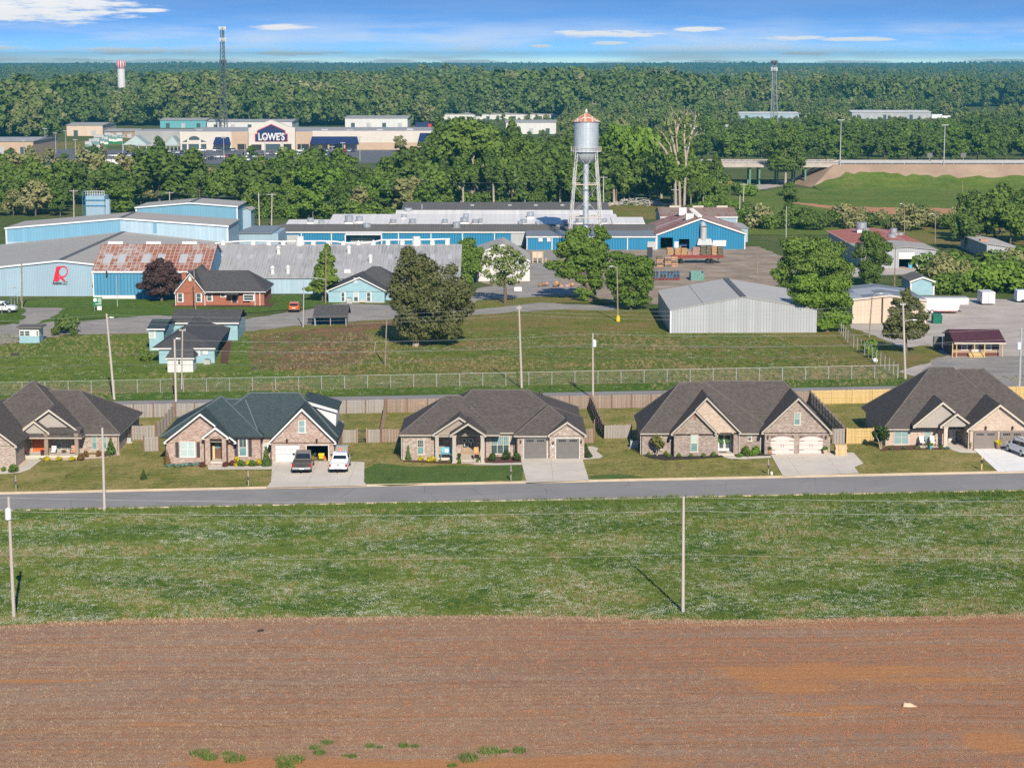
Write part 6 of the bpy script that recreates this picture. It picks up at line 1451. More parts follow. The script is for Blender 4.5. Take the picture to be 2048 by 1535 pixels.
def cabin():
    p = gr(1950,713); Y0 = p.y; zb = p.z; r = thing('cabin','small brown cabin with burgundy metal roof and timber porch posts','cabin',p); P = lambda x, y, Y=Y0: pl(x,y,Y)
    (a,ze), (b,_) = P(1911,685,Y0-1.6), P(2007,684,Y0-1.6); yr = Y0 + 3.0; x0, zr = P(1899,658,yr); x1 = P(1991,658,yr)[0]
    w0, w1 = P(1906,700)[0], P(1998,700)[0]
    NT('cabin_wall').col((.10,.075,.065)); NT('cabin_mid').col((.32,.23,.17)); NT('cabin_low').col((.12,.04,.03))
    xa, xb = min(w0,x0) - .2, max(w1,x1) + .2; m = MB(); quad_slab(m,(xa,Y0-1.6,ze),(xb+.3,Y0-1.6,ze),(xb+.3,yr,zr),(xa,yr,zr),.1); quad_slab(m,(xa,yr,zr),(xb+.3,yr,zr),(xb+.3,Y0+7,ze+.3),(xa,Y0+7,ze+.3),.1); m.build('roof','roof_burgundy',r)
    MB().box(xa,xb+.3,Y0-1.66,Y0-1.601,ze-.2,ze).build('fascia','cream_trim',r)
    MB().prism([(w0,Y0,zb-.2),(w0,Y0+6,zb-.2),(w0,Y0+6,ze+.3),(w0,yr,zr-.2),(w0,Y0,ze+.3)],(w1-w0,0,0)).build('wall','cabin_wall',r)
    z1, z2 = pz_(1950,705,Y0), pz_(1950,701,Y0); MB().box(w0,w1,Y0-.03,Y0-.001,zb,z1).build('skirting','cabin_low',r); MB().box(w0,w1,Y0-.04,Y0-.002,z1,z1+.55).build('wainscot','cabin_mid',r)
    for c, d in ((1924,1934),(1972,1982)): mwin(r,(c,689),(d,699),Y0-.05,'glass_dark','glass_dark',b=.1)
    door(r,(1946,687),(1955,703),Y0-.05,'white_paint','glass_dark',(.3,.7,.6,.85),trim='white_paint')
    for px in (1905,1913,1949,1969,2005): x = P(px,700,Y0-1.5)[0]; MB().box(x-.06,x+.06,Y0-1.56,Y0-1.44,zb-.2,ze-.1).build('post','fence_new',r)
    s = MB(); x = P(1951,705)[0]
    for k in range(4): s.box(x-1.1,x+1.1,Y0-.6-.3*k,Y0-.3-.3*k,zb,zb+.62-.15*k)
    s.build('steps','fence_new',r)
    c = gr(1884,700); tag(MB().box(c.x-1.3,c.x-.1,c.y-.4,c.y+.4,c.z,c.z+2.0).build('utility_box','garage_grey'),'tall grey utility box behind the cabin','utility box'); tag(MB().box(c.x+.1,c.x+.9,c.y-.5,c.y+.3,c.z,c.z+2.1).build('utility_box','trim_blue_white'),'tall pale steel box touching the cabin','utility box')
cabin()
# ------------------------------------------------------------------ vehicles (built at the origin, nose towards +y)
for nm, c in (('paint_charcoal',(.045,.042,.042)),('paint_white',(.62,.63,.65)),('paint_orange',(.55,.10,.01)),('paint_silver',(.38,.40,.42)),('paint_red',(.35,.02,.02)),('paint_navy',(.02,.04,.10)),('paint_black',(.015,.015,.017)),('paint_grey',(.16,.165,.17))):
    t = NT(nm); t.col(c).rough(.28).spec(.5); t.b.inputs['Coat Weight'].default_value = .5; t.b.inputs['Coat Roughness'].default_value = .08
m_plain('tyre',(.022,.022,.022),.85,.1); m_plain('rim',(.38,.39,.40),.3,.05,2,.5,.6); m_plain('tail_red',(.30,.01,.012),.25,.05); m_plain('head_glass',(.6,.62,.64),.15,.05); m_plain('chrome',(.55,.56,.58),.2,.05,2,.6,.8); m_plain('plate',(.60,.62,.66),.4,.1,8)
def bevel(o,w=.05,n=2):
    b = o.modifiers.new('bevel','BEVEL'); b.width = w; b.segments = n; b.limit_method = 'ANGLE'; b.angle_limit = R(35); return o
def wheels(root,ys,hw,r,w=.24):
    for y in ys:
        for s in (-1,1):
            x0, x1 = s * (hw-w), s * hw
            t_ = MB().tube((x0,y,r),(x1,y,r),r,r,18).build('wheel','tyre',root)
            MB().tube((x1-s*.02,y,r),(x1+s*.015,y,r),r*.62,r*.58,12).build('rim','rim',t_)
def loft(m,secs):
    """boxy body: sections [(y, half_width_bottom, half_width_top, z0, z1)]"""
    o = len(m.v)
    for y, a, b, z0, z1 in secs: m.v += [(-a,y,z0),(a,y,z0),(b,y,z1),(-b,y,z1)]
    n = len(secs)
    for i in range(n-1):
        k = o + i * 4
        for j in range(4): m.f.append((k+j,k+(j+1) % 4,k+4+(j+1) % 4,k+4+j))
    m.f.append((o+3,o+2,o+1,o)); e = o + (n-1) * 4; m.f.append((e,e+1,e+2,e+3)); return m
def fix(o):
    bm = bmesh.new(); bm.from_mesh(o.data); bmesh.ops.recalc_face_normals(bm,faces=bm.faces[:]); bm.to_mesh(o.data); bm.free(); return o
def pickup(label,paint,bumper,L=5.85,W=2.03,H=1.93,cab=(-.55,1.55)):
    r = thing('pickup_truck',label,'pickup'); hw = W / 2; h0 = .52; hb = 1.18 * H / 1.93; y0, y1 = -L / 2, L / 2; hood = 1.22 * H / 1.93
    m = loft(MB(),[(cab[0]-.08,hw,hw-.05,h0,hb),(cab[1],hw,hw-.06,h0,hood),(y1-.35,hw-.02,hw-.10,h0,hood-.06),(y1,hw-.12,hw-.2,h0+.05,hood-.22)])
    fix(bevel(m.build('body',paint,r)))
    for s in (-1,1):
        b = MB().box(min(s*(hw-.13),s*hw),max(s*(hw-.13),s*hw),y0+.08,cab[0]-.09,h0,hb); bevel(b.build('bed_side',paint,r),.04)
    MB().box(-hw+.13,hw-.13,y0+.1,cab[0]-.09,h0,h0+.22).build('bed_floor','iron',r)
    tg = bevel(MB().box(-hw+.13,hw-.13,y0+.04,y0+.13,h0+.1,hb-.01).build('tailgate',paint,r),.02); MB().box(-.16,.16,y0+.025,y0+.04,hb-.26,hb-.17).build('handle','iron',tg)
    gh = loft(MB(),[(cab[0],hw-.08,hw-.14,hb-.02,hb+.05),(cab[0]+.2,hw-.08,hw-.24,hb-.02,H-.02),(cab[1]-.95,hw-.08,hw-.24,hb-.02,H),(cab[1]-.62,hw-.09,hw-.26,hb-.02,H-.06),(cab[1]+.05,hw-.1,hw-.14,hb-.02,hb+.03)])
    c = fix(bevel(gh.build('cab',paint,r),.05))
    # glass, set a little proud of the cab
    MB().add([(-hw+.22,cab[0]-.012,hb+.06),(hw-.22,cab[0]-.012,hb+.06),(hw-.33,cab[0]+.16,H-.16),(-hw+.33,cab[0]+.16,H-.16)],[(0,1,2,3)]).build('rear_window','glass_car',c)
    MB().add([(hw-.2,cab[1]+.02,hb+.08),(-hw+.2,cab[1]+.02,hb+.08),(-hw+.34,cab[1]-.56,H-.12),(hw-.34,cab[1]-.56,H-.12)],[(0,1,2,3)]).build('windscreen','glass_car',c)
    for s in (-1,1):
        for ya, yb in ((cab[0]+.25,(cab[0]+cab[1])/2-.3),((cab[0]+cab[1])/2-.22,cab[1]-.55)):
            xb, xt = s * (hw-.072), s * (hw-.222); p = [(xb,ya,hb+.06),(xb,yb+.2,hb+.06),(xt,yb,H-.14),(xt,ya,H-.14)]
            MB().add(p,[(0,1,2,3) if s > 0 else (3,2,1,0)]).build('side_window','glass_car',c)
        MB().box(min(s*hw,s*(hw+.24)),max(s*hw,s*(hw+.24)),cab[1]-.25,cab[1]-.12,hb+.02,hb+.24).build('mirror','iron',r)
        MB().box(min(s*(hw-.2),s*(hw-.01)),max(s*(hw-.2),s*(hw-.01)),y0+.03,y0+.09,hb-.42,hb-.06).build('tail_light','tail_red',r)
        MB().box(min(s*(hw-.45),s*(hw-.14)),max(s*(hw-.45),s*(hw-.14)),y1-.1,y1+.02,hood-.42,hood-.24).build('headlight','head_glass',r)
    for s in (-1,1): bevel(MB().box(min(s*.3,s*(hw-.05)),max(s*.3,s*(hw-.05)),y0-.1,y0+.06,h0-.02,h0+.2).build('rear_bumper',bumper,r),.03)
    bevel(MB().box(-hw+.06,hw-.06,y1-.05,y1+.12,h0-.05,h0+.22).build('front_bumper',bumper,r),.03); MB().box(-.28,.28,y0-.07,y0-.03,h0+.0,h0+.17).build('licence_plate','plate',r)
    MB().box(-.06,.06,y0-.22,y0+.05,h0-.14,h0-.06).build('tow_hitch','iron',r); MB().box(-hw+.2,hw-.2,y0+.4,y1-.4,.3,h0+.02).build('underside','iron',r)
    wheels(r,(y0+1.15,y1-1.0),hw-.01,.40*H/1.93); return r
def suv(label,paint,L=4.8,W=1.92,H=1.80,rack=True):
    r = thing('suv',label,'suv'); hw = W / 2; h0 = .45; hb = 1.08; y0, y1 = -L / 2, L / 2
    fix(bevel(loft(MB(),[(y0,hw-.08,hw-.12,h0,hb),(y0+.3,hw,hw-.05,h0-.05,hb),(y1-1.5,hw,hw-.06,h0-.05,hb),(y1-.3,hw-.03,hw-.12,h0-.03,hb-.08),(y1,hw-.14,hw-.22,h0+.05,hb-.24)]).build('body',paint,r)))
    c = fix(bevel(loft(MB(),[(y0+.02,hw-.1,hw-.16,hb-.02,hb+.04),(y0+.3,hw-.08,hw-.22,hb-.02,H-.04),(y1-2.2,hw-.08,hw-.22,hb-.02,H),(y1-1.95,hw-.09,hw-.25,hb-.02,H-.06),(y1-1.2,hw-.1,hw-.14,hb-.02,hb+.02)]).build('cabin',paint,r),.05))
    MB().add([(-hw+.2,y0+.01,hb+.06),(hw-.2,y0+.01,hb+.06),(hw-.3,y0+.25,H-.12),(-hw+.3,y0+.25,H-.12)],[(0,1,2,3)]).build('rear_window','glass_car',c)
    MB().add([(hw-.2,y1-1.22,hb+.06),(-hw+.2,y1-1.22,hb+.06),(-hw+.33,y1-1.9,H-.11),(hw-.33,y1-1.9,H-.11)],[(0,1,2,3)]).build('windscreen','glass_car',c)
    for s in (-1,1):
        for ya, yb in ((y0+.4,y0+1.15),(y0+1.22,y0+2.05),(y0+2.12,y1-1.95)):
            xb, xt = s * (hw-.072), s * (hw-.205); p = [(xb,ya,hb+.06),(xb,yb+.1,hb+.06),(xt,yb,H-.14),(xt,ya,H-.14)]; MB().add(p,[(0,1,2,3) if s > 0 else (3,2,1,0)]).build('side_window','glass_car',c)
        MB().box(min(s*hw,s*(hw+.2)),max(s*hw,s*(hw+.2)),y1-1.6,y1-1.48,hb,hb+.18).build('mirror','iron',r)
        MB().box(min(s*(hw-.24),s*(hw-.06)),max(s*(hw-.24),s*(hw-.06)),y0-.02,y0+.04,hb-.32,hb-.04).build('tail_light','tail_red',r)
        MB().box(min(s*(hw-.5),s*(hw-.2)),max(s*(hw-.5),s*(hw-.2)),y1-.12,y1+.01,hb-.4,hb-.26).build('headlight','head_glass',r)
        if rack: MB().box(s*(hw-.3)-.02,s*(hw-.3)+.02,y0+.5,y1-2.2,H,H+.06).build('roof_rail','iron',r)
    bevel(MB().box(-hw+.1,hw-.1,y0-.08,y0+.05,h0-.08,h0+.14).build('rear_bumper','iron',r),.03); MB().box(-.26,.26,y0-.04,y0-.001,h0+.25,h0+.4).build('licence_plate','plate',r)
    wheels(r,(y0+.9,y1-.95),hw-.01,.37); return r
def put(r,p,rz=0.0): r.location = p; r.rotation_euler = (0,0,rz); return r
def near_rear(px,py,L,dz=.15):               # rear bumper stands at the pixel
    p = gr(px,py,dz); return (p.x-p.x*.0,p.y+L/2+.1,p.z)
put(pickup('dark charcoal pickup parked on the drive of the green roofed house','paint_charcoal','chrome'),near_rear(601.5,951,5.85),R(1.5))
put(pickup('white pickup parked on the right half of the drive with two trucks','paint_white','paint_white',5.4,1.9,1.80),near_rear(676.5,950,5.4),R(-.5))
p = gr(2034,917,.15); put(suv('white suv parked on the bright drive at the right edge','paint_white'),(p.x+1.0,p.y+2.0,p.z),R(14))
p = gr(587,626,.1); put(suv('orange suv driving on the grey road before the brick cottage','paint_orange',4.5,1.9,1.66,False),(p.x,p.y+2.1,p.z),R(2))
p = gr(2,627,.1); put(pickup('white pickup behind the chain link fence at the left edge','paint_white','chrome'),(p.x-.5,p.y+.8,p.z),R(-88))
p = gr(1372,497,.1); put(suv('dark car parked at the open bay of the workshop','paint_navy',4.6,1.85,1.5,False),(p.x,p.y+.6,p.z),R(90))

# ------------------------------------------------------------------ poles and wires
POLE = {}
def pole(label,base,top,r=.13,mat='pole_wood',arms=(),lamp=None,tr=(),name='utility_pole',guy=None,cat='pole',rb=None):
    p = gr(*base); Y = p.y; xt, zt = pl(*top,Y); root = thing(name,label,cat,p)
    MB().tube((p.x,Y,p.z-.3),(xt,Y,zt),rb or r*1.15,r*.8,8).build('shaft',mat,root)
    for dz, hw in arms:                                          # cross arms
        a = MB().box(xt-hw,xt+hw,Y-.06,Y+.06,zt-dz-.06,zt-dz+.06); ar = a.build('cross_arm',mat,root)
        for s in (-.9,-.45,.45,.9): MB().tube((xt+hw*s,Y,zt-dz+.06),(xt+hw*s,Y,zt-dz+.28),.05,.03,6).build('insulator','galvanised',ar)
    for dz, s in tr:
        MB().lathe([(.2,-.45),(.24,-.4),(.24,.35),(.2,.42),(.06,.5)],(xt+s*.36,Y-.05,zt-dz),12).build('transformer','trim_blue_white',root)
    if lamp:
        lx, ly = lamp; x2, z2 = pl(lx,ly,Y); d = 1 if x2 > xt else -1
        zb = min(z2-.5,zt-.3); m = MB().path([(xt,Y,zb),(xt+(x2-xt)*.4,Y,z2-.12),(x2,Y,z2)],.05,6); a = m.build('lamp_arm','galvanised',root)
        MB().tube((x2-d*.1,Y,z2-.05),(x2+d*.45,Y,z2-.06),.14,.08,8).build('lamp_head','galvanised',a)
    POLE[label] = (Vector((xt,Y,zt)),p); return Vector((xt,Y,zt)), p
def wire(label,pts,sag=.5,r=.013,mat='wire'):
    m = MB()
    for a, b in zip(pts,pts[1:]):
        a, b = Vector(a), Vector(b); n = 12
        q = [a.lerp(b,i/n)-Vector((0,0,4*sag*(i/n)*(1-i/n))) for i in range(n+1)]; m.path(q,r,3)
    tag(m.build('power_line',mat),label,'power line')
PF1, b1 = pole('pale wooden utility pole with transformer on the meadow at the left edge',(28,1236),(17,993),.13,arms=(),tr=((1.35,-.2),))
PF2, b2 = pole('tall bare utility pole casting a shadow on the meadow, right of centre',(1366,1224),(1367,992),.12)
pole('short pale pole beside the street in front of the leftmost house',(209,1022),(204.5,855),.13,name='service_pole',rb=.16)
T = lambda P, dz, dx=0: P - Vector((-dx,0,dz))
span = PF2 - PF1
for dz, nm in ((.08,'upper'),(1.15,'lower'),(4.6,'thin lowest')):
    wire(nm+' wire crossing the meadow between the front poles',[T(PF1,dz)-span*.5+Vector((0,0,.3)),T(PF1,dz),T(PF2,dz),T(PF2,dz)+span],.35,.014 if dz < 3 else .009,'wire_pale')
for (k,x) in ((0,PF1.x),(1,PF2.x)):
    P = (PF1,PF2)[k]
A1, _ = pole('leaning alley pole behind the leftmost house with a lamp near its top',(229,800),(213,627),.15,lamp=(221,634))
B1, _ = pole('pale alley pole left of the green roofed house, carrying a meter',(352,803),(349,678),.14,lamp=(354,676))
B2, _ = pole('thin pole behind the chain link fence with a white T shaped top',(363,779),(365,660),.10,arms=((.02,.45),))
C1, _ = pole('alley pole directly behind the bench house',(1043.5,777),(1038,611),.14,arms=((.35,.3),))
D1, _ = pole('pale alley pole with a grey transformer right of the bench house',(1186,797),(1185.5,666),.12,tr=((1.3,.6),))
E1, _ = pole('pale alley pole with a curved lamp arm before the cedar tree',(1811,760),(1806,606),.15,lamp=(1827,639),arms=((.2,.35),))
F1, _ = pole('steel coloured pole with transformer behind the rightmost house',(2038,788),(2043,655),.15,'galvanised',tr=((2.3,-.7),))
for dz, nm in ((.15,'topmost'),(.7,'second'),(1.2,'third')):
    wire(nm+' wire of the alley line from the left pole to the cedar pole',[A1+Vector((-40,0,-dz-.3)),T(A1,dz),T(C1,dz),T(E1,dz),E1+Vector((40,0,-dz))],.8,.012,'wire_pale')
for dz, nm in ((5.2,'dark upper'),(6.6,'dark lower')):
    wire(nm+' communication wire low on the alley poles',[A1+Vector((-40,0,-dz)),T(A1,dz),T(C1,dz),T(E1,dz),E1+Vector((40,0,-dz))],.5,.02)
for dz, nm in ((.1,'upper'),(1.4,'lower')): wire(nm+' wire from the T topped pole to the transformer pole',[T(B1,dz),T(D1,dz),T(F1,dz)],.6,.014,'wire_pale')
G1, _ = pole('lamp pole with a yellow base at the corner of the grey warehouse',(1236,643),(1234,533),.12,'pole_brown',lamp=(1224,532),name='lamp_pole')
p = gr(1236,643); tag(MB().lathe([(.35,0),(.35,.7),(.26,.75),(.26,1.0),(.2,1.02)],p+Vector((0,-.1,0)),10).build('bollard_sleeve','machine_yellow'),'yellow concrete sleeve round the foot of the lamp pole','bollard')
pole('thin pole in the brown patch of the rough field',(770,731),(774,618),.09,'pole_brown')
pole('short leaning stub post left of the thin pole in the brown patch',(748,703),(751,683),.1,'pole_brown')
pole('slim lamp pole beside the open shelter',(606,655),(608,560),.09,'galvanised',name='lamp_pole')
pole('tall pole before the blue clapboard house',(651,607),(652,497),.12,'pole_brown',lamp=(634,556))
pole('pole with a lamp on the left before the emblem warehouse',(44,617),(43,526),.13,'pole_brown',lamp=(28,574))
pole('thin flagpole before the rusted lean-to',(235,614),(233,552),.06,'galvanised',name='flagpole')
pole('tall pole before the brick cottage',(391,620),(388,538),.1,'pole_brown')
pole('curved lamp pole before the tan warehouse',(1738,675),(1744,594),.11,'pole_brown',lamp=(1760,586),name='lamp_pole')
pole('pole between the warehouse yard and the grey workshop',(1789,572),(1791,490),.1,'pole_brown')
for k, (b,t_,l_) in enumerate((((148,440),(147,379),'left rear pole above the warehouse roof'),((339,425),(339,383),'rear pole over the highest warehouse roof'),((519,455),(517,385),'left of two rear poles right of the warehouse'),((543,455),(544,386),'right of two rear poles right of the warehouse'),((810,425),(810,361),'rear pole behind the grey factory roof'),((1207,425),(1207,352),'rear pole just right of the water tower'),((1351,425),(1350,377),'rear pole at the brush pile'),((1434,415),(1436,362),'pole left of the road under the bridge'),((1486,420),(1488,366),'pole with a white box near the bridge road'),((1479,440),(1480,390),'short pole behind the annex roof'))):
    P, _ = pole(l_,b,t_,.15,arms=((.4,1.1),) if k not in (2,9) else ())
for k, (b,t_,l_) in enumerate((((1572,492),(1573,412),'thin white pole left of the grey workshop'),((1809,467),(1809,408),'lamp pole behind the red roof'),((1870,493),(1871,428),'lamp pole behind the grey workshop'),((1925,400),(1925,361),'lone pole on the green embankment'),((1515,562),(1515,514),'thin pole in the works yard'))):
    pole(l_,b,t_,.11,'pole_brown' if k != 0 else 'galvanised',lamp=((t_[0]-6,t_[1]-1) if k in (1,2) else None))
for a, b in ((0,1),(1,3),(4,5)):
    K = ['left rear pole above the warehouse roof','rear pole over the highest warehouse roof','left of two rear poles right of the warehouse','right of two rear poles right of the warehouse','rear pole behind the grey factory roof','rear pole just right of the water tower']
    wire(['left','middle','right'][(0,1,4).index(a)]+' span of wire before the wooded belt',[POLE[K[a]][0],POLE[K[b]][0]],1.2,.03)

# ------------------------------------------------------------------ water tower
def water_tower():
    p = gr(1171,507); x, Y, _ = p; Y = 454.6; root = thing('water_tower','silver water tower with rusty conical roof on lattice legs','water tower',(x,Y,0))
    s = FPX / (Y*1.008); zt = lambda y: pl(1171,y,Y)[1]
    z0, z1, z2, z3, ap = zt(302), zt(243), zt(320), zt(327), zt(225); r = 24.5 / s
    t = NT('tank_steel'); xx, yy, zz = t.xyz(); n = t.noise(.5,4,.6,stretch=(1,1,.25)); seam = t.ss(t.math('PINGPONG',t.math('DIVIDE',zz,2.3),.5),.0,.02,.6,0)
    t.col(t.mix(seam,t.mix(t.ss(n,.3,.7),(.42,.47,.52),(.60,.64,.68)),(.30,.32,.34))).rough(.4).metal(.45)
    n_ = 28; MB().lathe([(r,0),(r,z1-z0)],(x,Y,z0),n_).build('tank','tank_steel',root,smooth=False)
    prof = [(r*math.cos(a),-(z0-z3)*1.0*math.sin(a)) for a in [i*math.pi/2/7 for i in range(7)]]
    MB().lathe([(max(.55,q),z) for q,z in prof][::-1],(x,Y,z0),n_).build('tank_bowl','tank_steel',root)
    rf = MB(); k = 12
    for i in range(k):
        a, b = 2 * math.pi * i / k, 2 * math.pi * (i+1) / k; R_ = r * 1.13
        rf.add([(x+R_*math.cos(a),Y+R_*math.sin(a),z1),(x+R_*math.cos(b),Y+R_*math.sin(b),z1),(x,Y,ap)],[(0,1,2)])
    rf.build('roof','tank_rust',root); MB().lathe([(.05,0),(.3,.25),(.3,.5),(.05,.95)],(x,Y,ap-.15),8).build('finial','white_paint',root)
    for i in range(12):
        a = 2 * math.pi * i / 12; MB().tube((x+r*1.13*math.cos(a),Y+r*1.13*math.sin(a),z1+.02),(x,Y,ap),.05,.03,4).build('roof_seam','cream_trim',root)
    # walkway
    R1 = r * 1.22; wk = MB()
    for i in range(24):
        a, b = 2 * math.pi * i / 24, 2 * math.pi * (i+1) / 24; P = lambda q, t_: (x+q*math.cos(t_),Y+q*math.sin(t_)); wk.xy([P(r*.98,a),P(R1,a),P(R1,b),P(r*.98,b)],z0-.1,z0+.02)
    wk.build('walkway','white_paint',root); rail = MB()
    for i in range(24):
        a, b = 2 * math.pi * i / 24, 2 * math.pi * (i+1) / 24; A = (x+R1*math.cos(a),Y+R1*math.sin(a)); B = (x+R1*math.cos(b),Y+R1*math.sin(b))
        rail.tube((*A,z0),(*A,z0+1.0),.045,.045,4).tube((*A,z0+1),(*B,z0+1),.045,.045,4).tube((*A,z0+.5),(*B,z0+.5),.03,.03,4)
    rail.build('railing','cream_trim',root,kind='stuff')
    MB().tube((x,Y,-.2),(x,Y,z3+.6),.62,.62,14).build('riser_pipe','tank_steel',root)
    ft, fb = r * .78, 34 / s                                       # half spacing of the legs
    corner = lambda z, a, b: (x+a*(ft+(fb-ft)*(z0-z)/z0),Y+b*(ft+(fb-ft)*(z0-z)/z0),z)
    for a in (-1,1):
        for b in (-1,1):
            m = MB(); h = z0
            for dx in (-.24,.24):
                q = lambda z: (corner(z,a,b)[0]+dx,corner(z,a,b)[1],z); m.tube(q(-.2),q(h),.085,.085,4)
            nz = 34
            for i in range(nz):
                za, zb = h * i / nz, h * (i+1) / nz; sg = .24 if i % 2 else -.24
                m.tube((corner(za,a,b)[0]+sg,corner(za,a,b)[1],za),(corner(zb,a,b)[0]-sg,corner(zb,a,b)[1],zb),.05,.05,4)
            m.build('leg','galvanised',root)
    for zf in (.36,.68):
        z = z0 * zf; c = [corner(z,a,b) for a,b in ((-1,-1),(1,-1),(1,1),(-1,1))]
        for i in range(4): MB().tube(c[i],c[(i+1) % 4],.12,.12,6).build('strut','cream_trim',root)
    lv = [0,z0*.36,z0*.68,z0]
    for za, zb in zip(lv,lv[1:]):
        for i, (u,v) in enumerate((((-1,-1),(1,-1)),((1,-1),(1,1)),((1,1),(-1,1)),((-1,1),(-1,-1)))):
            MB().tube(corner(za,*u),corner(zb,*v),.035,.035,4).tube(corner(za,*v),corner(zb,*u),.035,.035,4).build('brace','galvanised',root,kind='stuff')
water_tower()

# ------------------------------------------------------------------ yard things
m_plain('lumber_tan',(.40,.24,.12),.9,.2,3); m_plain('lumber_dark',(.13,.12,.08),.9,.3,3); m_plain('lumber_pink',(.36,.22,.19),.9,.2,3); m_plain('trailer_red',(.20,.035,.03),.7); m_plain('drum_blue',(.02,.10,.19),.5); m_plain('drum_dark',(.03,.035,.045),.5); m_plain('teal_box',(.12,.24,.22),.6); m_plain('dumpster_green',(.01,.13,.08),.5,.15)
def lumber_trailer():
    p = gr(1400,527); Y = p.y; r = thing('flatbed_trailer','long flatbed trailer loaded with bundles of boards in the works yard','trailer',p); P = lambda x, y: pl(x,y,Y)
    (a,z1), (b,z0) = P(1343,509), P(1446,515); MB().box(a,b,Y-1.2,Y+1.2,z0,z1).build('deck','trailer_red',r)
    for px in (1355,1362,1416,1423):
        x = P(px,520)[0]
        for s in (-1.1,.85): MB().tube((x,Y+s,.5),(x,Y+s+.25,.5),.5,.5,12).build('wheel','tyre',r)
    x = P(1436,515)[0]; MB().box(x-.08,x+.08,Y-.8,Y-.6,.0,z0).build('landing_leg','iron',r)
    k = 0; names = ['first','second','third','fourth','fifth','sixth','seventh','eighth','ninth','tenth']
    for (c,d,top,mt) in ((1334,1346,495,'lumber_tan'),(1349,1361,496,'lumber_tan'),(1362,1374,496,'lumber_tan'),(1374,1383,503,'lumber_pink'),(1384,1399,494,'lumber_pink'),(1400,1411,491,'lumber_dark'),(1412,1422,492,'lumber_dark'),(1423,1433,492,'lumber_tan'),(1434,1446,493,'lumber_dark')):
        (xa,zt), (xb,zb) = P(c,top), P(d,509); n = max(2,round((zt-zb)/.35)); q = thing('board_bundle',names[k]+' bundle of boards from the left on the flatbed trailer','boards',(xa,Y,z1),'bundles on the trailer'); k += 1
        for i in range(n): za = z1 + (zt-z1) * i / n; o = rnd.uniform(-.06,.06); MB().box(xa+.03+o,xb-.05+o,Y-1.1,Y+1.1,za+.04,za+(zt-z1)/n-.03).build('board_layer',mt,q)
    for j, px in enumerate((1320,1336,1349)):
        p2 = gr(px,533); w = .75; q = thing('board_bundle',['left','middle','right'][j]+' of three stacked board bundles on the ground before the trailer','boards',p2,'bundles on the ground')
        for i in range(5): o = rnd.uniform(-.06,.06); MB().box(p2.x-w+o,p2.x+w*.8+o,p2.y-.9,p2.y+.9,i*.42+.05,i*.42+.38).build('board_layer',('lumber_tan','lumber_dark','lumber_pink')[(i+j) % 3],q)
    p2 = gr(1300,515); q = thing('dark_bin','tall dark bin left of the flatbed trailer','bin',p2); MB().box(p2.x-.6,p2.x+.5,p2.y-.5,p2.y+.6,.3,2.2).build('body','drum_dark',q); MB().box(p2.x-.5,p2.x+.4,p2.y-.4,p2.y+.5,0,.3).build('legs','iron',q)
lumber_trailer()
def drums():
    n = 0
    for c, px in enumerate((1311,1326,1340,1353)):
        p = gr(px,561)
        for i in range(3):
            for sx in (-1,1):
                lab = ['far left','second','third','far right'][c] + ' column, ' + ['bottom','middle','top'][i] + ' row, ' + ('left' if sx < 0 else 'right') + ' drum of the drum stack'
                d = thing('drum',lab,'drum',(p.x+sx*.32,p.y,i*.62+.33),'drums stacked in the yard'); x, y, z = d.location
                MB().tube((x,y-.45,z),(x,y+.45,z),.29,.29,12).build('body',('drum_blue','drum_dark')[(c+i) % 2 if c != 2 else 0],d); MB().tube((x,y-.47,z),(x,y-.451,z),.25,.25,10).build('lid','trailer_red' if i == 0 else 'drum_blue' if (c+i) % 2 else 'drum_dark',d)
    p = gr(1395,562); r = thing('steel_bin','open teal steel bin behind the grey warehouse','bin',p); x, y, z = p
    for a in ((x-1.3,x+1.3,y,y+.1),(x-1.3,x+1.3,y+3.9,y+4.0),(x-1.3,x-1.2,y+.1,y+3.9),(x+1.2,x+1.3,y+.1,y+3.9)): MB().box(*a,0,1.6).build('side_panel','teal_box',r)
    MB().box(x-1.2,x+1.2,y+.1,y+3.9,0,1.0).build('rubbish','barrel_wood',r)
    for k in range(7): a = x - 1.2 + 2.4 * k / 6; MB().box(a-.05,a+.05,y-.06,y,0,1.55).build('rib','teal_box',r)
drums()
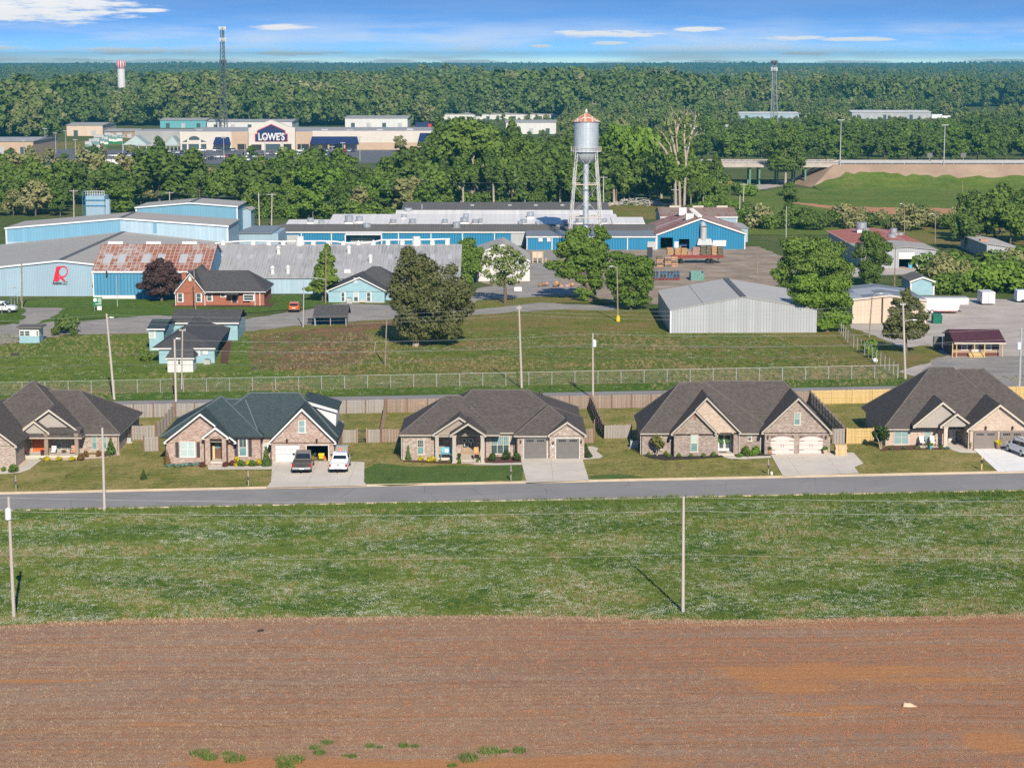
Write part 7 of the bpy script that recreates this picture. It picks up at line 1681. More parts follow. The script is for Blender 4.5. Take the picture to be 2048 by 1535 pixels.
def trailers():
    p = gr(1895,628); Y = p.y; r = thing('goose_neck_trailer','long white enclosed gooseneck trailer on the gravel lot','trailer',p); P = lambda x, y: pl(x,y,Y)
    (a,zt), (b,zb), (c,zm) = P(1840,596), P(1916,622), P(1937,609)
    MB().xz([(a,zb),(b,zb),(b+.3,zm),(c,zm),(c,zt),(a,zt)],Y,2.5).build('body','white_paint',r); MB().box(a,c,Y-.02,Y+2.52,zt,zt+.06).build('roof','galvanised',r); MB().box(a,b,Y-.04,Y-.001,zb-.12,zb+.05).build('skirt','trailer_red',r)
    for px in (1854,1864): x = P(px,622)[0]; w = MB().tube((x,Y-.05,p.z+.38),(x,Y+.25,p.z+.38),.38,.38,14).build('wheel','tyre',r); MB().tube((x,Y-.08,p.z+.38),(x,Y-.051,p.z+.38),.2,.2,10).build('rim','white_paint',w)
    (d,e), (f,g_) = P(1893,601), P(1904,618); m = MB().box(d,f,Y-.02,Y-.001,g_,e); m.build('side_door','white_siding',r); x = P(1912,622)[0]; MB().box(x-.05,x+.05,Y+.2,Y+.3,p.z,zb).build('jack','iron',r)
    p = gr(1976,611); Y = p.y; r = thing('cargo_trailer','small white box trailer by the chain link fence at the right','trailer',p); (a,zt), (b,zb) = pl(1965,584,Y), pl(1990,607,Y)
    MB().box(a,b,Y,Y+4,p.z+.35,zt).build('body','white_paint',r); MB().box((a+b)/2-.02,(a+b)/2+.02,Y-.02,Y,p.z+.4,zt-.1).build('door_seam','iron',r)
    for s in (a-.1,b-.1): MB().tube((s,Y+2,p.z+.32),(s+.2,Y+2,p.z+.32),.32,.32,12).build('wheel','tyre',r)
    p = gr(2045,606); Y = p.y; r = thing('cargo_trailer','blue grey box trailer cut by the right edge','trailer',p); (a,zt) = pl(2035,581,Y)
    MB().box(a,a+4.5,Y,Y+2.3,p.z+.4,zt).build('body','trim_blue_white',r)
    for k in (1.0,1.8): MB().tube((a+k,Y-.03,p.z+.34),(a+k,Y+.2,p.z+.34),.34,.34,12).build('wheel','tyre',r)
    p = gr(1877,648); Y = p.y; r = thing('dumpster','green steel dumpster on the gravel lot','dumpster',p); (a,zt), (b,_) = pl(1867,629,Y), pl(1884,648,Y)
    MB().prism([(a,Y,p.z+.1),(a,Y+1.5,p.z+.1),(a,Y+1.7,zt),(a,Y-.15,zt-.25)],(b-a,0,0)).build('body','dumpster_green',r); MB().prism([(a-.03,Y-.17,zt-.24),(a-.03,Y+1.72,zt+.02),(a-.03,Y+1.72,zt+.08),(a-.03,Y-.17,zt-.18)],(b-a+.06,0,0)).build('lid','dumpster_green',r)
    for s in (a-.1,b): MB().box(s,s+.1,Y+.4,Y+1.0,p.z+.7,p.z+.95).build('fork_pocket','dumpster_green',r)
trailers()
def misc_yard():
    p = gr(1077,527); r = thing('yard_frame','tan timber frame beside the blue factory door','frame',p); x, y, z = p
    for dx in (-1.2,-.2,.9,1.6): MB().box(x+dx-.1,x+dx+.1,y-.1,y+.1,0,2.6 if dx < 1 else 1.2).build('post','fence_new',r)
    MB().box(x-1.3,x+1.0,y+.12,y+.2,1.2,2.5).build('board','cream_trim',r)
    p = gr(1036,583); tag(MB().box(p.x-.7,p.x+.7,p.y,p.y+.6,0,.85).box(p.x-.02,p.x+.02,p.y-.02,p.y,0,.85).build('white_box','white_paint'),'white cabinet beside the yard road near the sparse tree','cabinet')
    g = random.Random(2)
    p = gr(1125,574); r = thing('rock_pile','heap of pale stones under the big tree in the yard','rocks',p)
    for k in range(16): MB().lathe([(.35,0),(.5,.25),(.3,.55),(.05,.65)],(p.x+g.uniform(-4.5,5),p.y+g.uniform(-.8,.8),g.uniform(-.1,.5)),7).build('stone',('lumber_pink','barrel_wood','lumber_tan')[k % 3],r)
    p = gr(1270,411); r = thing('brush_pile','long heap of grey cut branches at the edge of the trees','brush pile',p); m = MB()
    for k in range(160):
        a = g.uniform(-10,10); q = Vector((p.x+a,p.y+g.uniform(-2,2),g.uniform(0,2.2)*(1-abs(a)/12))); d = Vector((g.uniform(-3.5,3.5),g.uniform(-1,1),g.uniform(-.5,.9))); m.tube(q,q+d,.11,.05,4)
    m.build('branches','bark_white',r,kind='stuff')
    p = gr(30,711); tag(MB().tube((p.x-.6,p.y,p.z+.2),(p.x+.6,p.y,p.z+.2),.22,.22,10).build('drain_pipe','iron'),'short dark pipe lying on the grass at the left','pipe')
    p = gr(509,740); tag(MB().tube((p.x-.3,p.y,p.z+.18),(p.x+.3,p.y,p.z+.18),.2,.2,10).build('drain_pipe','iron'),'dark pipe stub on the grass right of the blue cottage','pipe')
    p = gr(1750,724); tag(MB().lathe([(.3,0),(.42,.2),(.3,.5),(.05,.6)],p,9).build('plastic_bag','trim_blue_white'),'pale blue bag caught at the chain link fence','bag')
    p = gr(634,648); tag(MB().box(p.x-1.5,p.x-.6,p.y,p.y+.7,0,.9).build('wheeled_bin','drum_dark'),'dark bin at the left of the open shelter','bin')
misc_yard()
# ------------------------------------------------------------------ trees
m_leaf('leaf_fresh',(.078,.142,.019),(.127,.199,.029),(.181,.249,.041)); m_leaf('leaf_wood',(.064,.112,.019),(.106,.165,.029),(.142,.205,.036)); m_leaf('leaf_olive',(.185,.198,.066),(.284,.277,.114),(.341,.330,.144)); m_leaf('leaf_lime',(.112,.201,.019),(.153,.251,.029),(.194,.291,.038))
m_leaf('leaf_cedar',(.075,.088,.026),(.106,.112,.036),(.131,.131,.048),.5,.1); m_leaf('leaf_plum',(.045,.026,.026),(.065,.035,.032),(.08,.045,.04),.5,.1); m_leaf('leaf_sparse',(.128,.185,.048),(.199,.251,.072),(.241,.290,.096)); m_leaf('leaf_willow',(.097,.170,.022),(.145,.216,.031),(.181,.249,.041))
def limbs(m,base,lobes,r,seed,k=1.0,top=None,n=None):
    """tapered trunk with a limb to each lobe"""
    g = random.Random(seed); cx = sum(l[0][0] for l in lobes) / len(lobes); cy = sum(l[0][1] for l in lobes) / len(lobes); zt = max(l[0][2] for l in lobes); zl = min(l[0][2]-(l[1][2] if hasattr(l[1],'__len__') else l[1]) for l in lobes)
    f = Vector((base[0]+(cx-base[0])*.4,base[1]+(cy-base[1])*.4,base[2]+max(.25*(zt-base[2]),(zl-base[2])*1.0))); m.tube((base[0],base[1],base[2]-.3),f,r,r*.75,8)
    t_ = Vector((cx,cy,zt*.9+base[2]*.1)); m.tube(f,t_,r*.72,r*.2,7)
    for i, l in enumerate(lobes[:n] if n else lobes):
        c = Vector(l[0]); q = f.lerp(t_,min(.8,max(0.0,(c.z-f.z)/max(.1,(t_.z-f.z))*.5))); mid = q.lerp(c,.5) + Vector((g.uniform(-.3,.3),g.uniform(-.3,.3),g.uniform(0,.4))) * k
        m.tube(q,mid,r*.42,r*.26,6).tube(mid,c,r*.26,r*.08,5)
        e = c + Vector((g.uniform(-1,1),g.uniform(-1,1),g.uniform(.1,1))) * (l[1][0] if hasattr(l[1],'__len__') else l[1]) * .7; m.tube(c,e,r*.1,r*.03,4)
    return m
PROTO = {}
def tree_proto(key,h,r,seed,leafmat,bark='bark',n=2000,size=.5,base=.22,lobn=14,lob=.40,shell=.25,cone=False):
    root = thing('broadleaf_tree','tree','tree')
    if cone:
        g = random.Random(seed); lob_ = [((g.uniform(-.1,.1)*r,g.uniform(-.1,.1)*r,h*(base+(1-base)*i/10)),(r*(1.02-.085*i)*g.uniform(.85,1.1),r*(1.02-.085*i)*g.uniform(.85,1.1),h*.075)) for i in range(11)]
    else: lob_ = lobes_round(r,h*(1-base),lobn,seed,h*base,.72,lob)
    tm = limbs(MB(),(0,0,0),lob_,h*.02,seed,1.0,n=6).mesh('trunk'); tm.materials.append(MATS[bark]); obj('trunk',tm,root)
    obj('crown',leaf_mesh('crown',lob_ if key.startswith('bush') else sub(lob_,5,seed),int(n*1.6),size*.74,seed,shell,leafmat),root); PROTO[key] = (root,[]); return root
tree_proto('a',14,5.2,1,'leaf_fresh'); tree_proto('b',14,5.6,2,'leaf_wood',lobn=16); tree_proto('c',14,4.6,3,'leaf_fresh',lobn=12,lob=.46); tree_proto('d',14,5.8,4,'leaf_olive',lobn=18,lob=.36)
tree_proto('e',14,5.0,5,'leaf_lime',lobn=13); tree_proto('f',14,5.0,6,'leaf_wood',lobn=11,lob=.5); tree_proto('tall',22,5.0,7,'leaf_wood','bark_pale',2200,.55,.38,14,.38); tree_proto('tall2',22,4.4,8,'leaf_fresh','bark_pale',2000,.55,.42,12,.4)
tree_proto('bush',4,2.6,9,'leaf_fresh',n=700,size=.26,base=.02,lobn=9,lob=.5); tree_proto('bush2',4,2.4,10,'leaf_wood',n=700,size=.26,base=.02,lobn=9,lob=.5); tree_proto('bush3',4,2.4,12,'leaf_lime',n=700,size=.26,base=.02,lobn=9,lob=.5); tree_proto('bush4',4,2.4,13,'leaf_olive',n=600,size=.26,base=.02,lobn=9,lob=.5)
def plant(key,px,py,h,label,group,w=1.0,name=None,rot=None):
    root, used = PROTO[key]; h0 = {'tall': 22,'tall2': 22}.get(key,4 if key.startswith('bush') else 14); s = h / h0; p = gr(px,py)
    o = place(root,used,p,rnd.uniform(0,6.28) if rot is None else rot,(s*w,s*w,s),label,group)
    if name: o.name = name
    return o
g7 = random.Random(77)
W1 = 'first second third fourth fifth sixth seventh eighth ninth tenth eleventh twelfth thirteenth fourteenth fifteenth sixteenth seventeenth eighteenth nineteenth'.split()
def nth(i):
    if i <= 19: return W1[i-1]
    t_ = ('twenty','thirty','forty','fifty')[i // 10-2]; return t_ + ' ' + W1[i % 10-1] if i % 10 else t_[:-1] + 'ieth'
HUE = {'a': 'fresh green','b': 'dark green','c': 'fresh green','d': 'pale olive','e': 'lime green','f': 'dark green','tall': 'dark green','tall2': 'fresh green','bush': 'fresh green','bush2': 'dark green','bush3': 'lime green','bush4': 'pale olive'}
ROWS = ('front','second','third','rear')
for ri, (yb,step,h0,h1) in enumerate(((436,40,8,11),(424,38,10,13),(413,42,11,14.5),(402,46,12,15.5))):
    ni = 0; x = -160 + g7.uniform(0,40)
    while x < 880:
        k = g7.choice('aabbbccdff' if yb > 405 else 'abbccdddff'); k = 'e' if (560 < x < 760 and yb > 420 and g7.random() < .5) else k
        h = g7.uniform(h0,h1) * g7.choice((.8,.95,1,1,1.12,1.25))
        if x < 150: h *= .95
        if not (yb > 420 and (255 < x < 500 or 130 < x < 225)): ni += 1; plant(k,x,yb+g7.uniform(-5,5),h,'%s tree, %s from left in %s row of the belt behind the works' % (HUE[k],nth(ni),ROWS[ri]),'trees of the belt behind the works',g7.uniform(.95,1.35))
        x += step * g7.uniform(.75,1.25)
for ri, (yb,step,h0,h1) in enumerate(((416,30,13,18),(407,30,17,21),(398,32,19,23),(385,36,20,24))):
    ni = 0; x = 860 + g7.uniform(0,30)
    while x < 1440:
        if not (1200 < x < 1340 and yb > 410):
            k = g7.choice(['tall','tall','tall2','b','f','a','c']); h = g7.uniform(h0,h1) * (1.0 if k.startswith('tall') else .85)
            if x > 1380: h *= .62
            ni += 1; plant(k,x,yb+g7.uniform(-4,4),h,'tall %s tree, %s from left in %s row round the water tower' % (HUE[k],nth(ni),ROWS[ri]),'trees of the belt round the water tower',g7.uniform(.85,1.15))
        x += step * g7.uniform(.75,1.3)
for x, y, h in ((1232,404,24),(1262,402,23.5),(1290,402,23)): plant('e',x,y,h,['yellow green tall tree just right of the water tank','middle of the yellow green tall trees right of the water tank','rightmost of the yellow green tall trees right of the water tank'][(1232,1262,1290).index(x)],'yellow green trees',.8)
for ri, (yb,step,h0,h1) in enumerate(((322,26,9,13),(312,28,10,15),(300,32,11,16),(286,40,10,16))):
    ni = 0; x = 1395 + g7.uniform(0,30)
    while x < 2230:
        ni += 1; k = g7.choice('aabbcffe'); plant(k,x,yb+g7.uniform(-3,3),g7.uniform(h0,h1),'%s tree, %s from left in %s row beyond the raised highway' % (HUE[k],nth(ni),ROWS[ri]),'trees beyond the highway',g7.uniform(1.0,1.45)); x += step * g7.uniform(.7,1.3)
x = 1490; ni = 0
while x < 1940:
    ni += 1; k = g7.choice(['bush','bush2','bush2','bush4']); plant(k,x,457+g7.uniform(-9,4),g7.uniform(3.2,6.5),'%s bush, %s from left in the row above the red roof' % (HUE[k],nth(ni)),'bushes above the red roof',g7.uniform(.9,1.4),'bush'); x += g7.uniform(13,24)
for i in range(30): k = g7.choice(['bush','bush','bush3','bush2','bush4']); plant(k,1868+i*7.2+g7.uniform(-4,4),g7.uniform(545,592),g7.uniform(2.0,7.5),'%s bush, %s from left along the fence behind the trailers' % (HUE[k],nth(i+1)),'bushes behind the trailers',1.1,'bush')
for i, (px,py,h) in enumerate(((1930,500,9),(1945,478,12),(1960,488,12),(1990,482,13),(2000,470,13),(2020,490,11),(2050,486,12.5),(2085,485,12))): plant(g7.choice('bbfc'),px,py,h,'%s tree from the left in the clump right of the grey workshop' % nth(i+1),'trees right of the grey workshop',1.05)
for i in range(22): k = g7.choice(['bush','bush2','bush3']); plant(k,1370+i*6+g7.uniform(-2,2),g7.uniform(385,450),g7.uniform(2.5,5.0),'%s bush, %s from left on the slope left of the bridge' % (HUE[k],nth(i+1)),'bushes left of the bridge',1.1,'bush')
for i in range(46):
    x = 482 + i * 15.8 + g7.uniform(-6,6); k = g7.choice(['bush','bush2','bush3','bush']); plant(k,x,436 if x < 800 else 414,g7.uniform(3,6),'low %s bush, %s from left before the belt behind the factory' % (HUE[k],nth(i+1)),'bushes along the tree belt',1.2,'bush')
for i, (px,py,h) in enumerate(((120,667,3.2),(135,668,3.6),(113,672,1.8),(150,672,1.2),(290,724,2.0),(349,733,1.6),(355,597,1.6))):
    plant('bush2' if i < 3 else 'bush',px,py,h,['left tall dark bush beside the guard hut','right tall dark bush beside the guard hut','low shrub in front of the bushes beside the guard hut','low green shrub right of the guard hut bushes','rounded shrub left of the low blue cottage','green shrub between garden shed and cottage','clipped shrub at the left wall of the brick cottage'][i],'garden bushes',.9,'bush')
for i, (px,py,h) in enumerate(((1738,706,2.6),(1745,716,1.8))): plant('bush3',px,py,h,['larger vine bush on the chain link fence','smaller vine bush on the chain link fence'][i],'fence vines',.8,'bush')

def px_tree(name,label,base,ell,leafmat,n,size,tr=.3,bark='bark',shell=.28,depth=.75,cat='tree',seed=1,nl=None,up=.25):
    p = gr(*base); Y = p.y; g = random.Random(seed); lob = []
    for ex, ey, rx, ry in ell:
        x, z = pl(ex,ey,Y); s = FPX / (Y*1.01); a, b = rx / s, ry / s; lob.append(((x-p.x,g.uniform(-.5,.5)*depth*a,z-p.z),(a,a*depth,b)))
    root = thing(name,label,cat,p); tm = limbs(MB(),(0,0,0),lob,tr,seed,n=nl).mesh('trunk'); tm.materials.append(MATS[bark]); obj('trunk',tm,root)
    obj('crown',leaf_mesh('crown',sub(lob,7,seed),int(n*3.2),size*.54,seed,shell,leafmat,up),root); return root
px_tree('cedar_tree','huge dark olive cedar tree standing alone in the rough field',(830,693),[(818,528,34,30),(806,570,30,34),(846,538,34,26),(840,565,42,34),(880,556,44,34),(915,590,34,34),(860,600,55,34),(905,630,36,38),(820,620,36,30),(850,645,50,30),(806,650,22,22),(890,660,34,22),(833,668,34,16),(800,600,20,20),(928,616,22,26)],'leaf_cedar',9000,.27,.55,'bark_pale',.2,seed=3)
px_tree('conifer_tree','bright green conical tree between brick cottage and blue house',(645,603),[(655,500,10,12),(651,515,17,14),(650,532,24,14),(648,548,29,14),(647,562,32,13),(640,574,26,9)],'leaf_willow',3200,.30,.2,seed=4)
px_tree('plum_tree','dark purple leaved tree before the rusted lean-to',(324,603),[(322,536,24,18),(300,552,22,20),(342,552,20,20),(316,560,34,22),(292,570,18,14),(340,574,18,14),(318,582,24,10)],'leaf_plum',3600,.28,.28,seed=5)
px_tree('broadleaf_tree','dense green tree at the right end of the long grey roof',(935,567),[(933,490,18,18),(945,510,24,22),(922,515,20,22),(938,535,28,22),(930,552,26,12)],'leaf_fresh',3200,.32,.25,seed=6)
px_tree('sparse_tree','thin leaved grey green tree in front of the white barn',(1011,607),[(1000,500,26,14),(1030,512,24,16),(980,525,18,18),(1010,530,30,18),(1045,535,18,18),(972,548,12,10),(1000,558,22,14),(1030,560,20,12)],'leaf_sparse',1500,.24,.34,'bark',.5,seed=7)
px_tree('broadleaf_tree','big spreading tree at the foot of the water tower',(1182,603),[(1150,470,28,18),(1175,490,30,20),(1130,500,26,16),(1160,520,30,18),(1110,530,20,14),(1190,530,28,22),(1180,560,30,20),(1135,548,22,12),(1170,585,22,12),(1205,470,18,20),(1155,495,34,20),(1145,530,30,18),(1200,505,22,18)],'leaf_willow',6500,.34,.5,'bark',.38,seed=8)
px_tree('broadleaf_tree','bushy green tree right of the water tower, before the works yard',(1262,620),[(1250,520,32,20),(1280,535,28,22),(1235,545,26,22),(1265,560,38,22),(1290,570,18,20),(1245,585,30,18),(1278,592,26,16),(1262,605,20,10),(1225,565,20,22),(1262,540,40,24)],'leaf_fresh',6000,.30,.3,seed=9,shell=.32)
px_tree('broadleaf_tree','large rounded green tree behind the grey warehouse',(1625,600),[(1620,490,48,24),(1655,505,44,26),(1590,510,36,26),(1625,530,60,28),(1680,540,26,26),(1570,545,26,24),(1600,560,40,20),(1655,560,40,22)],'leaf_fresh',7000,.30,.5,seed=10)
px_tree('broadleaf_tree','bright green tree at the right end of the grey warehouse',(1655,664),[(1620,568,36,20),(1660,575,38,24),(1600,585,34,18),(1640,600,50,22),(1680,605,26,24),(1665,632,34,20),(1690,640,16,14),(1650,650,26,8)],'leaf_lime',6500,.26,.4,seed=11)
px_tree('broadleaf_tree','dark vine covered tree left of the open roller door',(1742,572),[(1740,478,22,18),(1760,490,22,22),(1725,500,20,22),(1755,515,24,22),(1730,530,22,22),(1750,545,20,16),(1735,556,16,12)],'leaf_wood',3600,.28,.35,seed=12)
px_tree('cedar_tree','dark cedar tree in front of the tan warehouse',(1812,706),[(1810,590,12,14),(1802,606,18,14),(1824,612,20,15),(1796,628,24,15),(1832,634,24,15),(1784,648,22,14),(1812,645,30,16),(1840,656,20,14),(1776,666,16,9),(1820,668,36,12),(1795,664,26,12)],'leaf_cedar',3400,.26,.3,'bark',.3,seed=13)
px_tree('broadleaf_tree','dark rounded tree standing in front of the highway bridge',(1571,372),[(1570,275,30,18),(1555,295,24,20),(1588,296,26,20),(1570,312,42,18),(1600,318,16,14),(1548,322,18,14),(1575,335,36,10)],'leaf_wood',3600,.55,.5,'bark_pale',seed=14)
px_tree('cedar_tree','slim dark tree on the meadow before the bridge tree',(1577,452),[(1577,372,12,8),(1576,385,22,9),(1580,398,18,10),(1575,415,10,14),(1577,436,12,12)],'leaf_wood',1500,.32,.22,seed=15)
def bare_tree():
    p = gr(1362,418); Y = p.y; r = thing('bare_tree','tall dying tree with pale bare trunks behind the workshop','tree',p); m = MB(); g = random.Random(5)
    P = lambda x, y, d=0: Vector((pl(x,y,Y)[0],Y+d,pl(x,y,Y)[1]))
    for path in (((1352,418),(1350,340),(1340,290),(1322,262)),((1360,418),(1358,330),(1352,270),(1350,225)),((1368,418),(1372,320),(1380,280),(1398,262)),((1356,330),(1345,280),(1335,235)),((1372,320),(1368,270),(1372,225)),((1350,340),(1330,300),(1318,285)),((1352,270),(1360,235),(1364,222)),((1380,280),(1388,245),(1392,230))):
        for i, (a,b) in enumerate(zip(path,path[1:])): m.tube(P(*a),P(*b),.42-.12*i,.30-.1*i,6)
        e = path[-1]
        for k in range(7): q = (e[0]+g.uniform(-12,12),e[1]+g.uniform(-16,6)); m.tube(P(*path[-2]).lerp(P(*e),g.uniform(.3,1)),P(*q,g.uniform(-2,2)),.07,.03,4)
    for v in range(len(m.v)): m.v[v] = tuple(Vector(m.v[v]))
    m.build('trunk','bark_pale',r); lob = [((P(x,y)-p)[:],(3.2,3.2,3.0)) for x,y in ((1335,250),(1352,235),(1372,238),(1390,250),(1345,270),(1380,275))]
    obj('crown',leaf_mesh('crown',lob,420,.32,3,.6,'leaf_sparse'),r)
bare_tree()
def leaning():
    p = gr(938,412); Y = p.y; r = thing('leaning_tree','leaning old tree with a pale bare trunk behind the factory','tree',p); P = lambda x, y: Vector((pl(x,y,Y)[0],Y,pl(x,y,Y)[1])); m = MB()
    for a, b, r0, r1 in (((936,412),(950,365),.75,.6),((950,365),(968,330),.6,.4),((968,330),(985,295),.4,.2),((950,365),(945,320),.4,.25),((945,320),(925,290),.25,.12),((945,320),(960,285),.22,.1),((924,395),(920,375),.2,.25),((920,375),(905,362),.25,.1)): m.tube(P(*a),P(*b),r0,r1,7)
    m.build('trunk','bark_pale',r); lob = [((P(x,y)-p)[:],(a/6.9,a/8,b/6.9)) for x,y,a,b in ((930,252,40,16),(965,268,40,20),(905,275,34,22),(985,295,30,22),(935,290,40,18),(890,300,24,20),(1000,325,24,18))]
    obj('crown',leaf_mesh('crown',lob,3200,.5,9,.25,'leaf_fresh'),r)
leaning()

# far woods: one mass nobody could count
def forest():
    col = bpy.data.collections.new('forest_parts')
    for i, (mt,n,lob) in enumerate((('forest_leaf',420,.40),('forest_leaf',420,.36),('forest_leaf',380,.5),('forest_leaf',400,.44),('forest_leaf',360,.40))):
        lb = sub(lobes_round(7.6,16,11,40+i,3.0,.74,lob),4,i,.45); o = bpy.data.objects.new('forest_part',leaf_mesh('forest_part',lb,n+560,.80,60+i,.14,mt)); col.objects.link(o)
    g = random.Random(9); pts, scl, idx = [], [], []
    Y = 1045.0
    from mathutils import noise
    while Y < 7600:
        d = max(10.0,min(23.0,Y*.0058)); half = Y * .275 + 60; x = -half
        while x < half:
            xx, yy = x + g.uniform(-.45,.45) * d, Y + g.uniform(-.45,.45) * d; px = CX + FPX * xx / yy
            start = 1135 if px < 112 else 1330 if px < 880 else 1480 if px < 1130 else 1430 if px < 1400 else 1640
            ok = yy > start
            fill = False
            if not ok and px > 1120 and yy > 1060 and g.random() < .75: ok = fill = not ((1370 < px < 1470 and 1180 < yy < 1270) or (1470 < px < 1610 and 1440 < yy < 1530) or (1695 < px < 1870 and 1420 < yy < 1540) or (1860 < px < 2000 and 1380 < yy < 1500))
            if not ok and 870 < px < 1125 and yy > 1040 and g.random() < .6: ok = fill = not ((850 < px < 1125 and 1440 < yy < 1560) or (1005 < px < 1118 and 1150 < yy < 1220))
            if ok and 1135 < yy < 1500 and px < 112: ok = px < 112 - (yy-1135) * .05
            if ok and px > 1905 and 1500 < yy < 1840: ok = False
            if ok and yy > 1750: ok = noise.noise(Vector((xx*.0026,yy*.0016,7.0))) > -.10
            if ok:
                q = noise.noise(Vector((xx*.006,yy*.0035,0))); q2 = noise.noise(Vector((xx*.0016,yy*.0008,3.0)))
                pts.append((xx,yy,far_rise(xx,yy)-.3+max(-.1,q2)*min(13,(yy-1500)*.003)*(yy > 1500))); k = (g.uniform(.7,1.35)+q*.5) * (1.15 if yy < 2300 else .85 if yy < 3200 else .8+.35*noise.noise(Vector((xx*.004,yy*.002,11.0)))); k = min(k,.95) if 195 < px < 300 and yy < 1900 else k; k = k * (.2 if (1365 < px < 1475 and yy < 1200) or (1465 < px < 1615 or 1690 < px < 1900) and yy < 1500 or (850 < px < 1125 and yy < 1480) else .48) if fill else k; scl.append(max(.18 if fill else .5,k)); idx.append(g.randrange(5))
            x += d
        Y += d
    ridge = lambda x, y: (9+7*noise.noise(Vector((x*.0011,y*.0004,1.5)))+4*noise.noise(Vector((x*.004,y*.001,4.5)))) * max(0,min(1,(y-7500)/500))
    hm = MB(); hx = [-2700+45*i for i in range(121)]; hy = [7480,7700,7900,8050,8200,8500,9000]
    for y in hy:
        for x in hx: hm.v.append((x,y,4.8+ridge(x,y)))
    nx = len(hx); hm.f = [(j*nx+i,j*nx+i+1,(j+1)*nx+i+1,(j+1)*nx+i) for j in range(len(hy)-1) for i in range(nx-1)]; struct(hm.build('hills','base_ground',smooth=True))
    for y in [7560+50*j for j in range(14)]:
        x = -2500
        while x < 2500: pts.append((x,y+g.uniform(-20,20),4.5+ridge(x,y))); scl.append(g.uniform(.55,1.0)); idx.append(g.randrange(5)); x += g.uniform(10,20)
    me = bpy.data.meshes.new('far_woods'); me.from_pydata(pts,[],[])
    a = me.attributes.new('scl','FLOAT','POINT'); a.data.foreach_set('value',scl); b = me.attributes.new('idx','INT','POINT'); b.data.foreach_set('value',idx)
    o = bpy.data.objects.new('far_woods',me); C.objects.link(o); o['kind'] = 'stuff'; o['label'] = 'dense green woods stretching from behind the store to the horizon'
    scatter(o,col,'scl','idx'); return len(pts)
def scatter(o,col,scl,idx,tilt=0.0):
    ng = bpy.data.node_groups.new('scatter','GeometryNodeTree'); ng.interface.new_socket('Geometry',in_out='INPUT',socket_type='NodeSocketGeometry'); ng.interface.new_socket('Geometry',in_out='OUTPUT',socket_type='NodeSocketGeometry')
    N = ng.nodes; L = ng.links; i_, o_ = N.new('NodeGroupInput'), N.new('NodeGroupOutput'); ip = N.new('GeometryNodeInstanceOnPoints'); ci = N.new('GeometryNodeCollectionInfo'); ci.inputs['Collection'].default_value = col; ci.inputs['Separate Children'].default_value = True; ci.inputs['Reset Children'].default_value = True
    def attr(n,t):
        a = N.new('GeometryNodeInputNamedAttribute'); a.data_type = t; a.inputs['Name'].default_value = n; return a.outputs['Attribute']
    rv = N.new('FunctionNodeRandomValue'); rv.data_type = 'FLOAT_VECTOR'; rv.inputs[0].default_value = (-tilt,-tilt,0); rv.inputs[1].default_value = (tilt,tilt,6.283)
    ip.inputs['Pick Instance'].default_value = True; L.new(i_.outputs[0],ip.inputs['Points']); L.new(ci.outputs[0],ip.inputs['Instance']); L.new(attr(idx,'INT'),ip.inputs['Instance Index']); L.new(attr(scl,'FLOAT'),ip.inputs['Scale']); L.new(rv.outputs[0],ip.inputs['Rotation']); L.new(ip.outputs[0],o_.inputs[0])
    md = o.modifiers.new('scatter','NODES'); md.node_group = ng
t = NT('forest_leaf'); oi = t.node('ShaderNodeObjectInfo'); f = t.noise(.35,2); lo = t.noise(.012,3,.6,v=oi.outputs['Location']); r_ = t.math('ADD',t.math('MULTIPLY',oi.outputs['Random'],.55),t.ss(lo,.3,.72,0,.5))
c = t.mix(t.ss(r_,.0,.45),(.040,.072,.016),(.090,.135,.030)); c = t.mix(t.ss(r_,.5,.8),c,(.15,.17,.055)); c = t.mix(t.ss(r_,.80,.97),c,(.25,.24,.12)); c = t.mix(t.ss(f,.35,.7,0,.4),c,(.16,.19,.06))
t.col(c).rough(.8).spec(.1)
forest()

